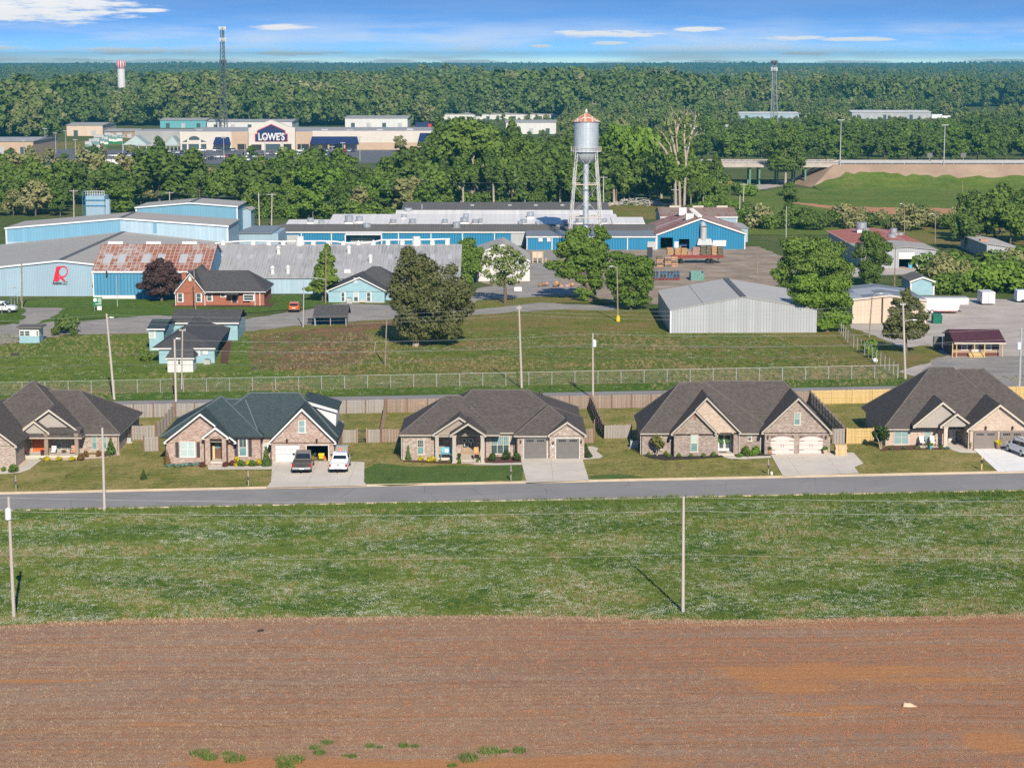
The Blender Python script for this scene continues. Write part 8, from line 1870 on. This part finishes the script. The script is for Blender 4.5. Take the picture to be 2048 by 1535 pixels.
# ------------------------------------------------------------------ highway, bridge
def highway():
    Yt = 706.0; zt = pz_(1800,327,Yt); xe = px_(1668,327,Yt); x2 = 480
    m = MB(); toe = Yt - 13; m.add([(xe-9,toe,0),(x2,toe,0),(x2,Yt-.6,zt-.25),(xe,Yt-.6,zt-.25),(x2,Yt+22,zt-.25),(xe,Yt+22,zt-.25),(xe-14,Yt+10,0),(xe-9,Yt+36,0),(x2,Yt+36,0)],[(0,1,2,3),(3,2,4,5),(0,3,6),(3,5,6),(6,5,7),(5,4,8,7)]); NTm = m_paving('bank_dirt',(.34,.24,.17),.18,False,(.28,.24,.13),.08); struct(m.build('embankment','bank_dirt'))
    # grassy lower slope
    m = MB(); g = random.Random(3); xs = [xe-9+i*2.5 for i in range(153)]; a = [(x,toe-26+g.uniform(-1,1),.05) for x in xs]; b = [(x,toe-4,.35+g.uniform(-.1,.15)) for x in xs]; c_ = [(x,toe+13*k-.05,(zt-.25)*k+.06) for x,k in ((x,min(1,(x-xe+10)/14)*(.56+.10*math.sin(x*.07)+g.uniform(-.09,.09))) for x in xs)]; n = len(xs)
    m.v = a + b + c_; m.f = [(i,i+1,n+i+1,n+i) for i in range(n-1)] + [(n+i,n+i+1,2*n+i+1,2*n+i) for i in range(n-1)]; struct(m.build('grass_bank','meadow',smooth=True))
    m = MB().box(xe-75,x2,Yt,Yt+9,zt-.5,zt).box(xe-75,x2,Yt+12.5,Yt+21.5,zt-.5,zt); struct(m.build('highway','deck_concrete'))
    r = thing('highway_bridge','low concrete highway bridge on green steel piers over a side road','bridge',(xe-25,Yt,0)); x0 = px_(1408,330,Yt)
    for k, dy in enumerate((0,12.5)):
        MB().box(x0,xe+2,Yt+dy-.2,Yt+dy-.01,zt-1.3,zt+.1).build('edge_beam','deck_concrete',r); MB().box(x0,xe+2,Yt+dy+.2,Yt+dy+8.8,zt-1.2,zt-.51).build('girder','iron',r)
        MB().box(x0,xe+2,Yt+dy-.15,Yt+dy+.05,zt+.55,zt+.85).build('parapet_rail','deck_concrete',r)
        for i in range(22): x = x0 + (xe+2-x0) * i / 21; MB().box(x-.14,x+.14,Yt+dy-.14,Yt+dy+.04,zt+.1,zt+.55).build('parapet_post','deck_concrete',r)
        NT('pier_green').col((.11,.22,.17)) if k == 0 else None
        for px in (1447,1501,1520,1556,1590,1612): 
            x = px_(px,345,Yt+dy); MB().box(x-.28,x+.28,Yt+dy+1,Yt+dy+1.6,-.3,zt-1.2).build('pier','pier_green',r); MB().box(x-.28,x+.28,Yt+dy+7,Yt+dy+7.6,-.3,zt-1.2).build('pier','pier_green',r); MB().box(x-.4,x+.4,Yt+dy+.4,Yt+dy+8.4,zt-1.5,zt-1.21).build('pier_cap','deck_concrete',r)
    x = px_(1431,345,Yt); MB().box(x-.3,x+.3,Yt+.4,Yt+1.2,-.3,zt-1.2).build('pier','deck_concrete',r)
    m = MB(); m.add([(x0-25,Yt-4,0),(x0+12,Yt-4,0),(x0+1,Yt-1,zt-1.4),(x0-25,Yt-1,zt-.6),(x0+1,Yt+24,zt-1.4),(x0-25,Yt+24,zt-.6),(x0+12,Yt+24,0)],[(0,1,2,3),(3,2,4,5),(1,6,4,2)]); struct(m.build('embankment','meadow_dry'))
    for dy, zz in ((-.9,0),(10.5,0)):
        gr_ = thing('guard_rail',('near' if dy < 0 else 'far')+' steel guard rail along the raised highway','guard rail',(xe,Yt+dy,zt)); MB().box(xe+2,x2,Yt+dy,Yt+dy+.08,zt+.35,zt+.7).build('rail','galvanised',gr_); mm = MB()
        for i in range(60): xx = xe + 3 + i * 4.2; mm.box(xx-.06,xx+.06,Yt+dy+.09,Yt+dy+.2,zt-.3,zt+.65)
        mm.build('rail_posts','galvanised',gr_,kind='stuff')
    for px, pt, l_ in ((1679,240,'left tall lamp mast on the raised highway'),(1886,250,'right tall lamp mast on the raised highway')):
        x = px_(px,327,Yt); zz = pz_(px,pt,Yt); q = thing('lamp_mast',l_,'lamp post',(x,Yt-.9,zt)); MB().tube((x,Yt-1.3,zt-1.2),(x,Yt-1.3,zz),.22,.12,8).build('shaft','galvanised',q); MB().box(x-1.2,x+1.2,Yt-1.5,Yt-1.1,zz-.1,zz+.15).build('lamp_head','galvanised',q)
    for px in (1860,1927):
        x = px_(px,320,Yt+22); q = thing('road_sign',('left' if px < 1900 else 'right')+' grey back of a road sign beyond the highway','sign',(x,Yt+22.5,zt)); MB().box(x-.06,x+.06,Yt+22.6,Yt+22.7,zt-1,zt+1).build('post','galvanised',q); MB().box(x-.9,x+.9,Yt+22.5,Yt+22.58,zt+1,zt+2.6).build('panel','garage_grey',q)
    sheet('underpass_road',gp((1440,388),(1448,380),(1500,372),(1560,362),(1600,362),(1570,372),(1500,382),(1462,388)),.07,'gravel')
highway()

# ------------------------------------------------------------------ big store and the buildings round it
m_plain('store_white',(.52,.48,.43),.8,.05,.3); m_plain('store_tan',(.42,.31,.22),.8,.05,.3); m_plain('store_blue',(.012,.022,.085),.5,.1); m_plain('roof_flat',(.30,.30,.30),.9,.1,.2); m_plain('store_teal',(.10,.30,.34),.6,.05); m_plain('garden_roof',(.30,.37,.36),.6,.08,.3); m_plain('sign_red',(.45,.02,.03),.5)
def store():
    Y = 979.0; r = thing('big_store','long beige superstore with dark blue gabled entrance sign','store',(-115,Y,0)); P = lambda x, y, Yq=Y: pl(x,y,Yq)
    def blk(name,x0,x1,yt,Yq,mt,dep=None): (a,zt), (b,_) = P(x0,yt,Yq), P(x1,yt,Yq); return MB().box(a,b,Yq,Yq+(dep or 3),-.3,zt).build(name,mt,r)
    (a,zt), (b,_) = P(358,264), P(885,262); MB().box(a,b+2,Y+2,Y+70,-.3,zt).build('wall','store_white',r); MB().box(a+.4,b+1.6,Y+2.4,Y+69.6,zt-.1,zt+.02).build('roof','roof_flat',r)
    blk('left_wing',360,463,263.5,Y,'store_white',2.5); blk('tan_bay',463,497,264.5,Y+.6,'store_tan',2); blk('tan_bay',590,625,264.5,Y+.6,'store_tan',2); blk('right_wing',625,885,262,Y+1.2,'store_white',2); blk('tan_base',718,848,285,Y+1.0,'store_tan',1)
    Yp = Y - 3; MB().xz([P(497,302,Yp),P(590,302,Yp),P(590,256,Yp),P(578,254,Yp),P(541.5,240,Yp),P(505,254,Yp),P(497,256,Yp)],Yp,6).build('portal','store_white',r)
    sg = MB().xz([P(510,283,Yp),P(575.5,283,Yp),P(575.5,267.5,Yp),P(571,267.5,Yp),P(571,261,Yp),P(542.5,248,Yp),P(514,261,Yp),P(514,267.5,Yp),P(510,267.5,Yp)],Yp-.3,.25).build('sign_border','sign_red',r)
    MB().xz([P(511.2,282,Yp),P(574.3,282,Yp),P(574.3,268.6,Yp),P(569.8,268.6,Yp),P(569.8,261.6,Yp),P(542.5,249.3,Yp),P(515.2,261.6,Yp),P(515.2,268.6,Yp),P(511.2,268.6,Yp)],Yp-.45,.2).build('sign_panel','store_blue',sg)
    fc = bpy.data.curves.new('lettering','FONT'); fc.body = "LOWE'S"; fc.size = 4.6; fc.extrude = .06; fc.offset = .14; fo = bpy.data.objects.new('lettering',fc); C.objects.link(fo); x, z = P(516.5,280,Yp); fo.parent = sg; fo.location = (x+115,Yp-.55-Y,z); fo.rotation_euler = (R(90),0,0); fc.materials.append(MATS['white_paint'])
    bpy.context.view_layer.update(); w = fo.dimensions.x; fo.scale = ((P(569,280,Yp)[0]-x)/max(.1,w),1,1); to_mesh(fo)
    for x0, x1, y0, y1, mt in ((503,523,289,300,'interior_dark'),(531,561,288,300,'glass_dark'),(567,583,288,300,'interior_dark')): panel(r,'doorway',(x0,y0),(x1,y1),Yp,mt,.12)
    for x0, x1, y0, y1 in ((475,492,288,299),(595,618,288,299)): panel(r,'doorway',(x0,y0),(x1,y1),Y+.6,'interior_dark',.12)
    for x0, x1, y0, y1 in ((364,374,288,300),(377,398,288,300),(402,413,288,300)): panel(r,'window',(x0,y0),(x1,y1),Y,'glass_dark',.1)
    MB().xz([P(378,280),P(399,280),P(399,276),P(394,273),P(388,272),P(383,273),P(378,276)],Y-.1,.1).build('window','glass_dark',r); MB().xz([P(364,284),P(374,284),P(374,279)],Y-.1,.1).build('window','glass_dark',r); MB().xz([P(402,284),P(413,284),P(402,279)],Y-.1,.1).build('window','glass_dark',r)
    for x0, x1, y0, y1, Yq in ((431,462,274,288,Y),(624,718,273,287,Y+.6),(840,886,266,282,Y+1.2)):
        (a,z1), (b,z0) = P(x0,y0,Yq), P(x1,y1,Yq); MB().add([(a,Yq,z1),(b-.8,Yq,z1),(b,Yq-4,z0),(a-.8,Yq-4,z0),(b,Yq,z0),(a-.8,Yq,z0)],[(3,2,1,0),(2,4,1),(0,5,3),(3,5,4,2)]).build('awning','store_blue',r)
    for px in (658,690,716): x = P(px,290)[0]; MB().box(x-.35,x+.35,Y-2.6,Y-2.0,-.2,P(690,287)[1]).build('awning_post','store_tan',r)
    panel(r,'doorway',(668,289),(683,300),Y+1.2,'glass_dark',.12)
    for px, py in ((400,260),(425,261),(650,259),(700,260),(760,259),(820,258)): x, z = P(px,py,Y+25); MB().box(x-1.6,x+1.6,Y+24,Y+26,z-1.4,z+.2).build('roof_unit','galvanised',r)
    # garden centre
    for x0, x1, ap in ((249,299,271),(334,361,272)):
        (a,z0), (b,_), (c2,z1) = P(x0,289), P(x1,289), P((x0+x1)/2,ap); MB().add([(a,Y-6,z0),(b,Y-6,z0),(b,Y+8,z0),(a,Y+8,z0),((a+b)/2,Y-3,z1),((a+b)/2,Y+8,z1)],[(0,1,4),(1,2,5,4),(3,0,4,5)]).build('garden_roof','garden_roof',r)
        for k in range(4): x = a + .5 + (b-a-1) * k / 3; MB().box(x-.15,x+.15,Y-5.5,Y-5.2,-.2,z0).build('garden_post','galvanised',r)
    Yr_ = Y + 45; (a,z1), (b,z0) = P(270,254,Yr_), P(500,262,Yr_); MB().box(a,b,Yr_,Yr_+30,-.2,z0).build('rear_roof','roof_flat',r)
store()
def far_block(name,label,x0,x1,yt,yb,mt,roof='roof_flat',dep=25,ov=.0,gab=False,cat='building'):
    p = gr((x0+x1)/2,yb); Y = p.y; r = thing(name,label,cat,p); (a,zt), (b,_) = pl(x0,yt,Y), pl(x1,yt,Y)
    MB().box(a,b,Y,Y+dep,-.3,zt).build('wall',mt,r); h = .9
    MB().prism([(a-.5,Y-.5,zt),(a-.5,Y+dep/2,zt+h),(a-.5,Y+dep,zt),(a-.5,Y+dep,zt-.15),(a-.5,Y-.5,zt-.15)],(b-a+1,0,0)).build('roof',roof,r)
    n = max(2,int((b-a)/9))
    for k in range(n): x = a + (b-a) * (k+.5) / n; MB().box(x-1.2,x+1.2,Y-.08,Y,0,min(3.2,zt*.6)).build('door','door_steel' if k % 2 else 'glass_dark',r)
    return r
far_block('cream_warehouse','cream metal building left of the stacked goods by the store',133,205,250,272,'cream_wall',dep=40)
far_block('brick_shop','low tan brick building at the far left edge',-60,66,282,308,'store_tan',dep=50)
far_block('teal_building','teal sided metal building behind the store roof',320,412,240,256,'store_teal',dep=30)
far_block('white_building','long white metal building behind the store entrance',414,584,243,258,'white_wall',dep=40)
far_block('white_building','white warehouse with cream doors behind the right half of the store',690,815,236,256,'white_wall',dep=50)
far_block('white_row','long low white row of buildings left of the water tank, farthest back',858,1120,228,239,'white_wall',dep=25)
far_block('white_building','white building among the trees left of the water tank',1012,1112,244,268,'white_wall',dep=25)
far_block('brown_shed','dark low shed between cream building and store yard',210,275,262,276,'porch_timber',dep=25)
far_block('white_building','low white roofed building among trees left of the right mast',1378,1460,254,264,'white_wall','roof_white_x',30)
far_block('blue_building','low blue and white building behind the right mast',1478,1598,227,237,'blue_light','roof_white_x',30)
far_block('white_building','pale building with a light roof right of the left highway lamp',1704,1862,224,238,'grey_wall','roof_white_x',40)
def store_yard():
    g = random.Random(6); used = []; r = thing('pallet_rack','stack','rack'); 
    for k, mt in enumerate(('sign_green','white_paint','teal_box','galvanised')): MB().box(-1.5,1.5,-1,1,k*1.7,k*1.7+1.5).build('stack_layer',mt,r)
    n = 0
    for row, (yy,xa,xb) in enumerate(((308,178,190),(300,186,200),(292,195,212),(286,216,244))):
        x = xa
        while x < xb + 1: place(r,used,gr(x,yy+2),g.uniform(-.1,.1),(1,1,g.uniform(.6,1.0)),'%s rack of wrapped goods, counting from the left, beside the store' % nth(len(used)+1),'racks of goods by the store'); x += 8
    cols = ['paint_white','paint_white','paint_silver','paint_black','paint_red','paint_navy','paint_grey']; protos = []
    for k, cname in enumerate(cols[1:]):
        c = thing('parked_car','car','car'); nm = cname.split('_')[1]
        fix(bevel(loft(MB(),[(-2.3,.78,.72,.35,.95),(-2.0,.9,.84,.3,1.0),(1.2,.9,.84,.3,.98),(2.1,.86,.76,.32,.85),(2.3,.7,.62,.38,.7)]).build('body',cname,c),.06)); fix(loft(MB(),[(-1.9,.8,.74,.95,1.0),(-1.3,.78,.62,.95,1.48),(.1,.78,.62,.95,1.5),(.9,.8,.74,.95,1.0)]).build('cabin','glass_car',c)); MB().box(-.6,.6,-1.25,.05,1.49,1.53).build('roof',cname,c)
        wheels(c,(-1.45,1.45),.9,.33,.2); protos.append((c,[],nm))
    spots = []
    for (y,xa,xb,st) in ((303,395,470,9),(308,340,400,8),(313,300,370,8),(316,430,520,8),(310,490,620,9),(320,360,430,9),(304,600,715,9),(312,640,700,10),(322,445,560,10),(318,560,640,9),(327,655,690,12),(314,225,285,9),(306,290,340,8)):
        x = xa
        while x < xb:
            if g.random() < .78: spots.append((x+g.uniform(-1.5,1.5),y))
            x += st
    for x, y in sorted(spots):
        c, used, nm = g.choice(protos[:1]+protos); place(c,used,gr(x,y,.06),g.choice((0,0,math.pi,math.pi/2))+g.uniform(-.1,.1),None,'%s car, %s %s one from the left in the store car park' % (nm,nth(len(used)+1),nm),nm+' cars of the store car park')
    lp = thing('lamp_post','lamp','lamp post'); MB().tube((0,0,0),(0,0,9.5),.16,.1,6).build('shaft','galvanised',lp); MB().box(-1.0,1.0,-.25,.25,9.4,9.65).build('lamp_head','galvanised',lp); used = []
    for x, y in ((49,322),(91,303),(112,308),(132,300),(152,322),(246,325),(448,318),(490,312),(530,322),(565,312),(603,318),(665,338),(686,334),(720,322)): place(lp,used,gr(x,y),0,(1,1,g.uniform(.9,1.15)),'%s slim lamp post from the left in the store car park' % nth(len(used)+1),'lamp posts of the store car park')
    # white storage sheds and lorries
    for k, x in enumerate((208,218,228,239,250)): p = gr(x,328); q = thing('display_shed',['first','second','third','fourth','fifth'][k]+' small white display shed from the left in the car park','shed',p,'display sheds'); MB().box(p.x-1.1,p.x+1.1,p.y,p.y+2.5,0,2.0).build('wall','white_paint',q); MB().prism([(p.x-1.2,p.y-.1,2.0),(p.x+1.2,p.y-.1,2.0),(p.x,p.y-.1,2.8)],(0,2.7,0)).build('roof','garage_grey',q)
    for k, (x,y,mt) in enumerate(((846,258,'store_blue'),(1876,240,'paint_white'),(1965,243,'paint_white'),(1897,243,'paint_white'))):
        p = gr(x,y); q = thing('box_truck',['blue and red lorry behind the right end of the store','white lorry with blue cab on the far right lot','white semi trailer at the far right','white box trailer beside the lorry on the far right lot'][k],'lorry',p); MB().box(p.x-4.5,p.x+3,p.y,p.y+2.5,1.1,4.0).build('box',mt if k else 'store_blue',q); MB().box(p.x+3.1,p.x+5.2,p.y+.1,p.y+2.4,.6,3.2).build('cab','sign_red' if k == 0 else 'paint_navy',q)
        for dx in (-3.4,-2.3,4.2): MB().tube((p.x+dx,p.y-.05,.5),(p.x+dx,p.y+.3,.5),.5,.5,10).build('wheel','tyre',q)
store_yard()
def lattice_mast(label,base,top,wb,wt,dishes,mt_='mast_steel'):
    p = gr(*base); Y = p.y; r = thing('lattice_mast',label,'mast',p); z1 = pz_(*top,Y); x, xt = p.x, px_(*top,Y); ang = [R(90),R(210),R(330)]
    q = lambda z, k: (x+(xt-x)*z/z1+(wb+(wt-wb)*z/z1)*math.cos(ang[k]),Y+(wb+(wt-wb)*z/z1)*math.sin(ang[k]),z)
    for k in range(3): MB().tube(q(-.2,k),q(z1,k),.38,.28,5).build('leg',mt_,r)
    m = MB(); n = int(z1/2.6)
    for i in range(n):
        za, zb = z1 * i / n, z1 * (i+1) / n
        for k in range(3): m.tube(q(za,k),q(zb,(k+1) % 3),.10,.10,3,False).tube(q(za,k),q(za,(k+1) % 3),.08,.08,3,False)
    m.build('bracing',mt_,r,kind='stuff')
    for zf, mt in dishes:
        z = z1 * zf; a = MB(); 
        for k in range(12): t_ = k * math.pi / 6; c = (xt+1.9*math.cos(t_),Y+1.9*math.sin(t_)); a.box(c[0]-.22,c[0]+.22,c[1]-.22,c[1]+.22,z-1.1,z+1.1)
        a.lathe([(1.9,-.1),(1.9,.1)],(xt,Y,z),12); a.build('antenna_cluster',mt,r,kind='stuff')
NT('mast_steel').col((.07,.085,.09)); NT('mast_grey').col((.22,.24,.25)); m_plain('antenna_pale',(.48,.52,.52),.6)
lattice_mast('tall dark lattice radio mast left of centre rising above the horizon',(448,264),(444.5,54),2.6,1.0,((.985,'antenna_pale'),(.88,'antenna_pale'),(.67,'mast_steel')))
lattice_mast('grey lattice radio mast at the right, tapering to antennas',(1548,258),(1548.5,122),2.6,1.0,((.98,'mast_steel'),(.88,'antenna_pale')),'mast_grey')
def far_tower():
    Y = 1900.0; p = Vector((px_(244,200,Y),Y,0)); r = thing('striped_water_tower','distant white water tower with red and white striped top','water tower',p); s = FPX / Y
    z = lambda y: pl(244,y,Y)[1]; rs, rt = 7.6 / s, 10.2 / s; MB().lathe([(rs*1.02,-1),(rs,z(137))],(p.x,Y,0),20).build('stem','white_paint',r)
    prof = [(rs,z(138)),(rt*.92,z(134)),(rt,z(131)),(rt,z(126)),(rt*.85,z(122)),(rt*.4,z(120.5)),(.2,z(120))]; n = 24
    for k in range(n):
        a, b = 2 * math.pi * k / n, 2 * math.pi * (k+1) / n; m = MB()
        for (r0,z0), (r1,z1) in zip(prof,prof[1:]): m.poly((p.x+r0*math.cos(a),Y+r0*math.sin(a),z0),(p.x+r0*math.cos(b),Y+r0*math.sin(b),z0),(p.x+r1*math.cos(b),Y+r1*math.sin(b),z1),(p.x+r1*math.cos(a),Y+r1*math.sin(a),z1))
        m.build('tank_stripe','sign_red' if k % 2 else 'white_paint',r)
far_tower()
for i, (px,py,h,k) in enumerate(sorted(((318,307,8,'b'),(205,312,6,'d'),(160,318,6.5,'d'),(185,322,7,'b'),(505,318,6,'b'),(640,312,5,'d'),(800,304,8,'d'),(130,330,5,'b'),(60,322,7,'d'),(100,325,7,'d'),(20,330,7,'b'),(-20,318,8,'b'),(260,310,5,'d')))): plant(k,px,py,h,'%s small tree, %s from left round the store car park' % (HUE[k],nth(i+1)),'trees of the store car park',1.1)

# ------------------------------------------------------------------ tufts: clover meadow, stubble and weeds
def tuft_mesh(name,n,h,w,seed,mat,spread,lean=.5):
    g = random.Random(seed); m = MB()
    for i in range(n):
        a = g.uniform(0,6.28); q = math.sqrt(g.random()) * spread; x, y = math.cos(a) * q, math.sin(a) * q; b = g.uniform(0,6.28); dx, dy = math.cos(b) * w, math.sin(b) * w; l = g.uniform(0,lean) * h; c = g.uniform(0,6.28); hh = h * g.uniform(.5,1.2)
        m.poly((x-dx,y-dy,-.02),(x+dx,y+dy,-.02),(x+math.cos(c)*l,y+math.sin(c)*l,hh))
    me = m.mesh(name); me.materials.append(MATS[mat]); return me
m_leaf('blade_green',(.085,.155,.022),(.15,.20,.04),(.19,.22,.06)); m_leaf('blade_dark',(.045,.10,.018),(.07,.13,.025)); m_leaf('blade_dry',(.26,.22,.10),(.34,.28,.14)); m_plain('clover_white',(.58,.60,.50),.9,.1,9); m_plain('straw',(.42,.31,.20),.9,.25,6); m_plain('straw_grey',(.31,.235,.175),.9,.25,6); m_plain('clod',(.26,.12,.065),.95,.3,5)
def gr_px(x,Y):
    z = hz(x,Y) - CAMH; d = Y * math.cos(PITCH) - z * math.sin(PITCH); return CX + FPX * x / d, CY - FPX * (Y*math.sin(PITCH)+z*math.cos(PITCH)) / d
def meadow_tufts():
    from mathutils import noise
    col = bpy.data.collections.new('tuft_parts')
    def add(me): col.objects.link(bpy.data.objects.new(me.name,me))
    add(tuft_mesh('tuft_a',26,.22,.02,1,'blade_green',.20,.8)); add(tuft_mesh('tuft_b',26,.18,.022,2,'blade_dark',.20,.8)); add(tuft_mesh('tuft_c',18,.26,.014,3,'blade_dry',.16,.8))
    g = random.Random(5); m = MB()
    for i in range(11): a = g.uniform(0,6.28); q = math.sqrt(g.random()) * .34; x, y, z, r = math.cos(a) * q, math.sin(a) * q, g.uniform(.10,.17), .021; m.add([(x,y,z+r),(x+r,y,z),(x,y+r,z),(x-r,y,z),(x,y-r,z),(x,y,z-r)],[(0,1,2),(0,2,3),(0,3,4),(0,4,1),(5,2,1),(5,3,2),(5,4,3),(5,1,4)])
    me = m.mesh('tuft_d'); me.materials.append(MATS['clover_white']); add(me)
    edge = lambda x: 154.2; pts, scl, idx = [], [], []
    n = 52000
    for i in range(n):
        Y = 153.0 + (RN-.5-153.0) * (g.random()**1.15); x = g.uniform(-.29,.29) * Y
        e = min(EDGE,key=lambda q: abs(q[0]-x))[1]
        if Y < e + .1: continue
        q = noise.noise(Vector((x*.10,Y*.16,0))) + .5 * noise.noise(Vector((x*.35,Y*.5,4))); w = noise.noise(Vector((x*.13+20,Y*.2,8))) + .5 * noise.noise(Vector((x*.5,Y*.6,14)))
        u = g.random()
        if u < min(.42,.22+w*.3): k = 3
        elif q > .18 and u < .65: k = 2
        else: k = 0 if q > -.15 or u < .3 else 1
        if Y > RN - 3.2 and u < .75: k = 0
        sc_ = g.uniform(.6,1.15) * (1.7 if Y > RN-2.6 and g.random() < .5 else 1.0)
        pts.append((x,Y,hz(x,Y)+.02)); scl.append(sc_); idx.append(k)
    me = bpy.data.meshes.new('clover_tufts'); me.from_pydata(pts,[],[]); me.attributes.new('scl','FLOAT','POINT').data.foreach_set('value',scl); me.attributes.new('idx','INT','POINT').data.foreach_set('value',idx)
    o = bpy.data.objects.new('clover_tufts',me); C.objects.link(o); o['kind'] = 'stuff'; o['label'] = 'grass tufts and white clover heads covering the meadow before the street'; scatter(o,col,'scl','idx',.15)
    pts, scl, idx = [], [], []
    for i in range(17000):
        Y = 262.2 + 58 * g.random(); x = g.uniform(-.27,.27) * Y
        if 267.4 < Y < 268 or x > gr(1795,757).x - (Y-268) * .22 and Y > 267.5: continue
        q = gr_px(x,Y)
        if Y > 300 and not (q[1] > 668 or 650 < q[0] < 1330): continue
        if 310 < q[0] < 470 and Y > 282: continue
        u = g.random(); w = noise.noise(Vector((x*.06,Y*.05,3))); k = 2 if (w > .05 and u < .6) else (3 if u < .08 else 0 if u < .6 else 1)
        pts.append((x,Y,hz(x,Y)+.05)); scl.append(g.uniform(.7,1.5)); idx.append(k)
    me = bpy.data.meshes.new('rough_grass'); me.from_pydata(pts,[],[]); me.attributes.new('scl','FLOAT','POINT').data.foreach_set('value',scl); me.attributes.new('idx','INT','POINT').data.foreach_set('value',idx)
    o = bpy.data.objects.new('rough_grass',me); C.objects.link(o); o['kind'] = 'stuff'; o['label'] = 'rough grass tufts on the field beyond the chain link fence'; scatter(o,col,'scl','idx',.15)
    col2 = bpy.data.collections.new('stubble_parts')
    for k, (mt,nn) in enumerate((('straw',20),('straw_grey',20))): me = tuft_mesh('stubble_%s' % 'ab'[k],nn,.06,.010,20+k,mt,.26,3.5); col2.objects.link(bpy.data.objects.new(me.name,me))
    m = MB()
    for i in range(6): a = g.uniform(0,6.28); q = g.uniform(0,.25); s = g.uniform(.03,.07); m.lathe([(s,-.02),(s*.9,s*.5),(s*.2,s)],(math.cos(a)*q,math.sin(a)*q,0),5)
    me = m.mesh('stubble_c'); me.materials.append(MATS['clod']); col2.objects.link(bpy.data.objects.new(me.name,me))
    pts, scl, idx = [], [], []; bare = [(gr(a,b),c,d) for a,b,c,d in BARE]
    for i in range(30000):
        Y = 116 + 40 * g.random(); x = g.uniform(-.29,.29) * Y; e = min(EDGE,key=lambda q: abs(q[0]-x))[1]
        if Y > e + .3: continue
        v = Y - .015 * x + 1.2 * noise.noise(Vector((x*.03,Y*.05,1))); Y += (round(v/.76)*.76-v) * .5
        d = noise.noise(Vector((x*.05,Y*.25,2))) - x * .012 + .35 * noise.noise(Vector((x*.2,Y*.9,5)))
        near = Y > e - 1.2
        if any(((x-q.x)/a)**2+((Y-q.y)/b)**2 < g.uniform(.5,1.6) for q,a,b in bare): continue
        if not near and d < g.uniform(-.55,.35): 
            if g.random() < .25: pts.append((x,Y,hz(x,Y)+.02)); scl.append(g.uniform(.5,1.2)); idx.append(2)
            continue
        pts.append((x,Y,hz(x,Y)+.02)); scl.append(g.uniform(.7,1.4)*(1.8 if near else 1)); idx.append(0 if g.random() < .5 or near else 1)
    me = bpy.data.meshes.new('stubble'); me.from_pydata(pts,[],[]); me.attributes.new('scl','FLOAT','POINT').data.foreach_set('value',scl); me.attributes.new('idx','INT','POINT').data.foreach_set('value',idx)
    o = bpy.data.objects.new('stubble',me); C.objects.link(o); o['kind'] = 'stuff'; o['label'] = 'straw stubble and clods in rows across the ploughed field'; scatter(o,col2,'scl','idx',.1)
meadow_tufts()
m_leaf('leaf_weed',(.085,.16,.03),(.13,.20,.045))
WEED = [tuft_mesh('foliage',150,.34,.022,70+k,'leaf_weed',.55,.9) for k in range(3)]
for i, (px,py,w) in enumerate(sorted(((400,1508,1.0),(420,1516,.9),(470,1520,1.1),(455,1508,.5),(580,1522,1.3),(570,1535,1.0),(640,1506,.7),(655,1486,.6),(630,1496,.6),(740,1493,.5),(705,1514,.5),(808,1492,.6),(830,1493,.4),(935,1518,1.2),(980,1504,1.1),(1040,1502,.8),(905,1532,.5),(1010,1503,.4),(760,1495,.3),(690,1512,.3)))):
    r = thing('weed_clump','%s green weed clump from the left on the bare soil' % nth(i+1),'weeds',gr(px,py,.02),'weed clumps on the bare soil'); o = obj('foliage',WEED[i % 3],r); o.scale = (w*1.1,w*1.2,w**.5*1.1); o.rotation_euler.z = i
def patch(name,pts,dz,mat): return sheet(name,pts,dz,mat)

# ------------------------------------------------------------------ air
t = bpy.data.materials.new('air'); t.use_nodes = True; nt = t.node_tree; nt.nodes.clear(); vo = nt.nodes.new('ShaderNodeVolumePrincipled'); vo.inputs['Color'].default_value = (.08,.40,.58,1); vo.inputs['Density'].default_value = .00014; vo.inputs['Anisotropy'].default_value = 0.0
ou = nt.nodes.new('ShaderNodeOutputMaterial'); nt.links.new(vo.outputs[0],ou.inputs['Volume']); MATS['air'] = t
hzb = MB().box(-4200,4200,-350,9900,-6,72).build('haze','air'); hzb['kind'] = 'stuff'; hzb['label'] = 'thin blue haze over the far woods'
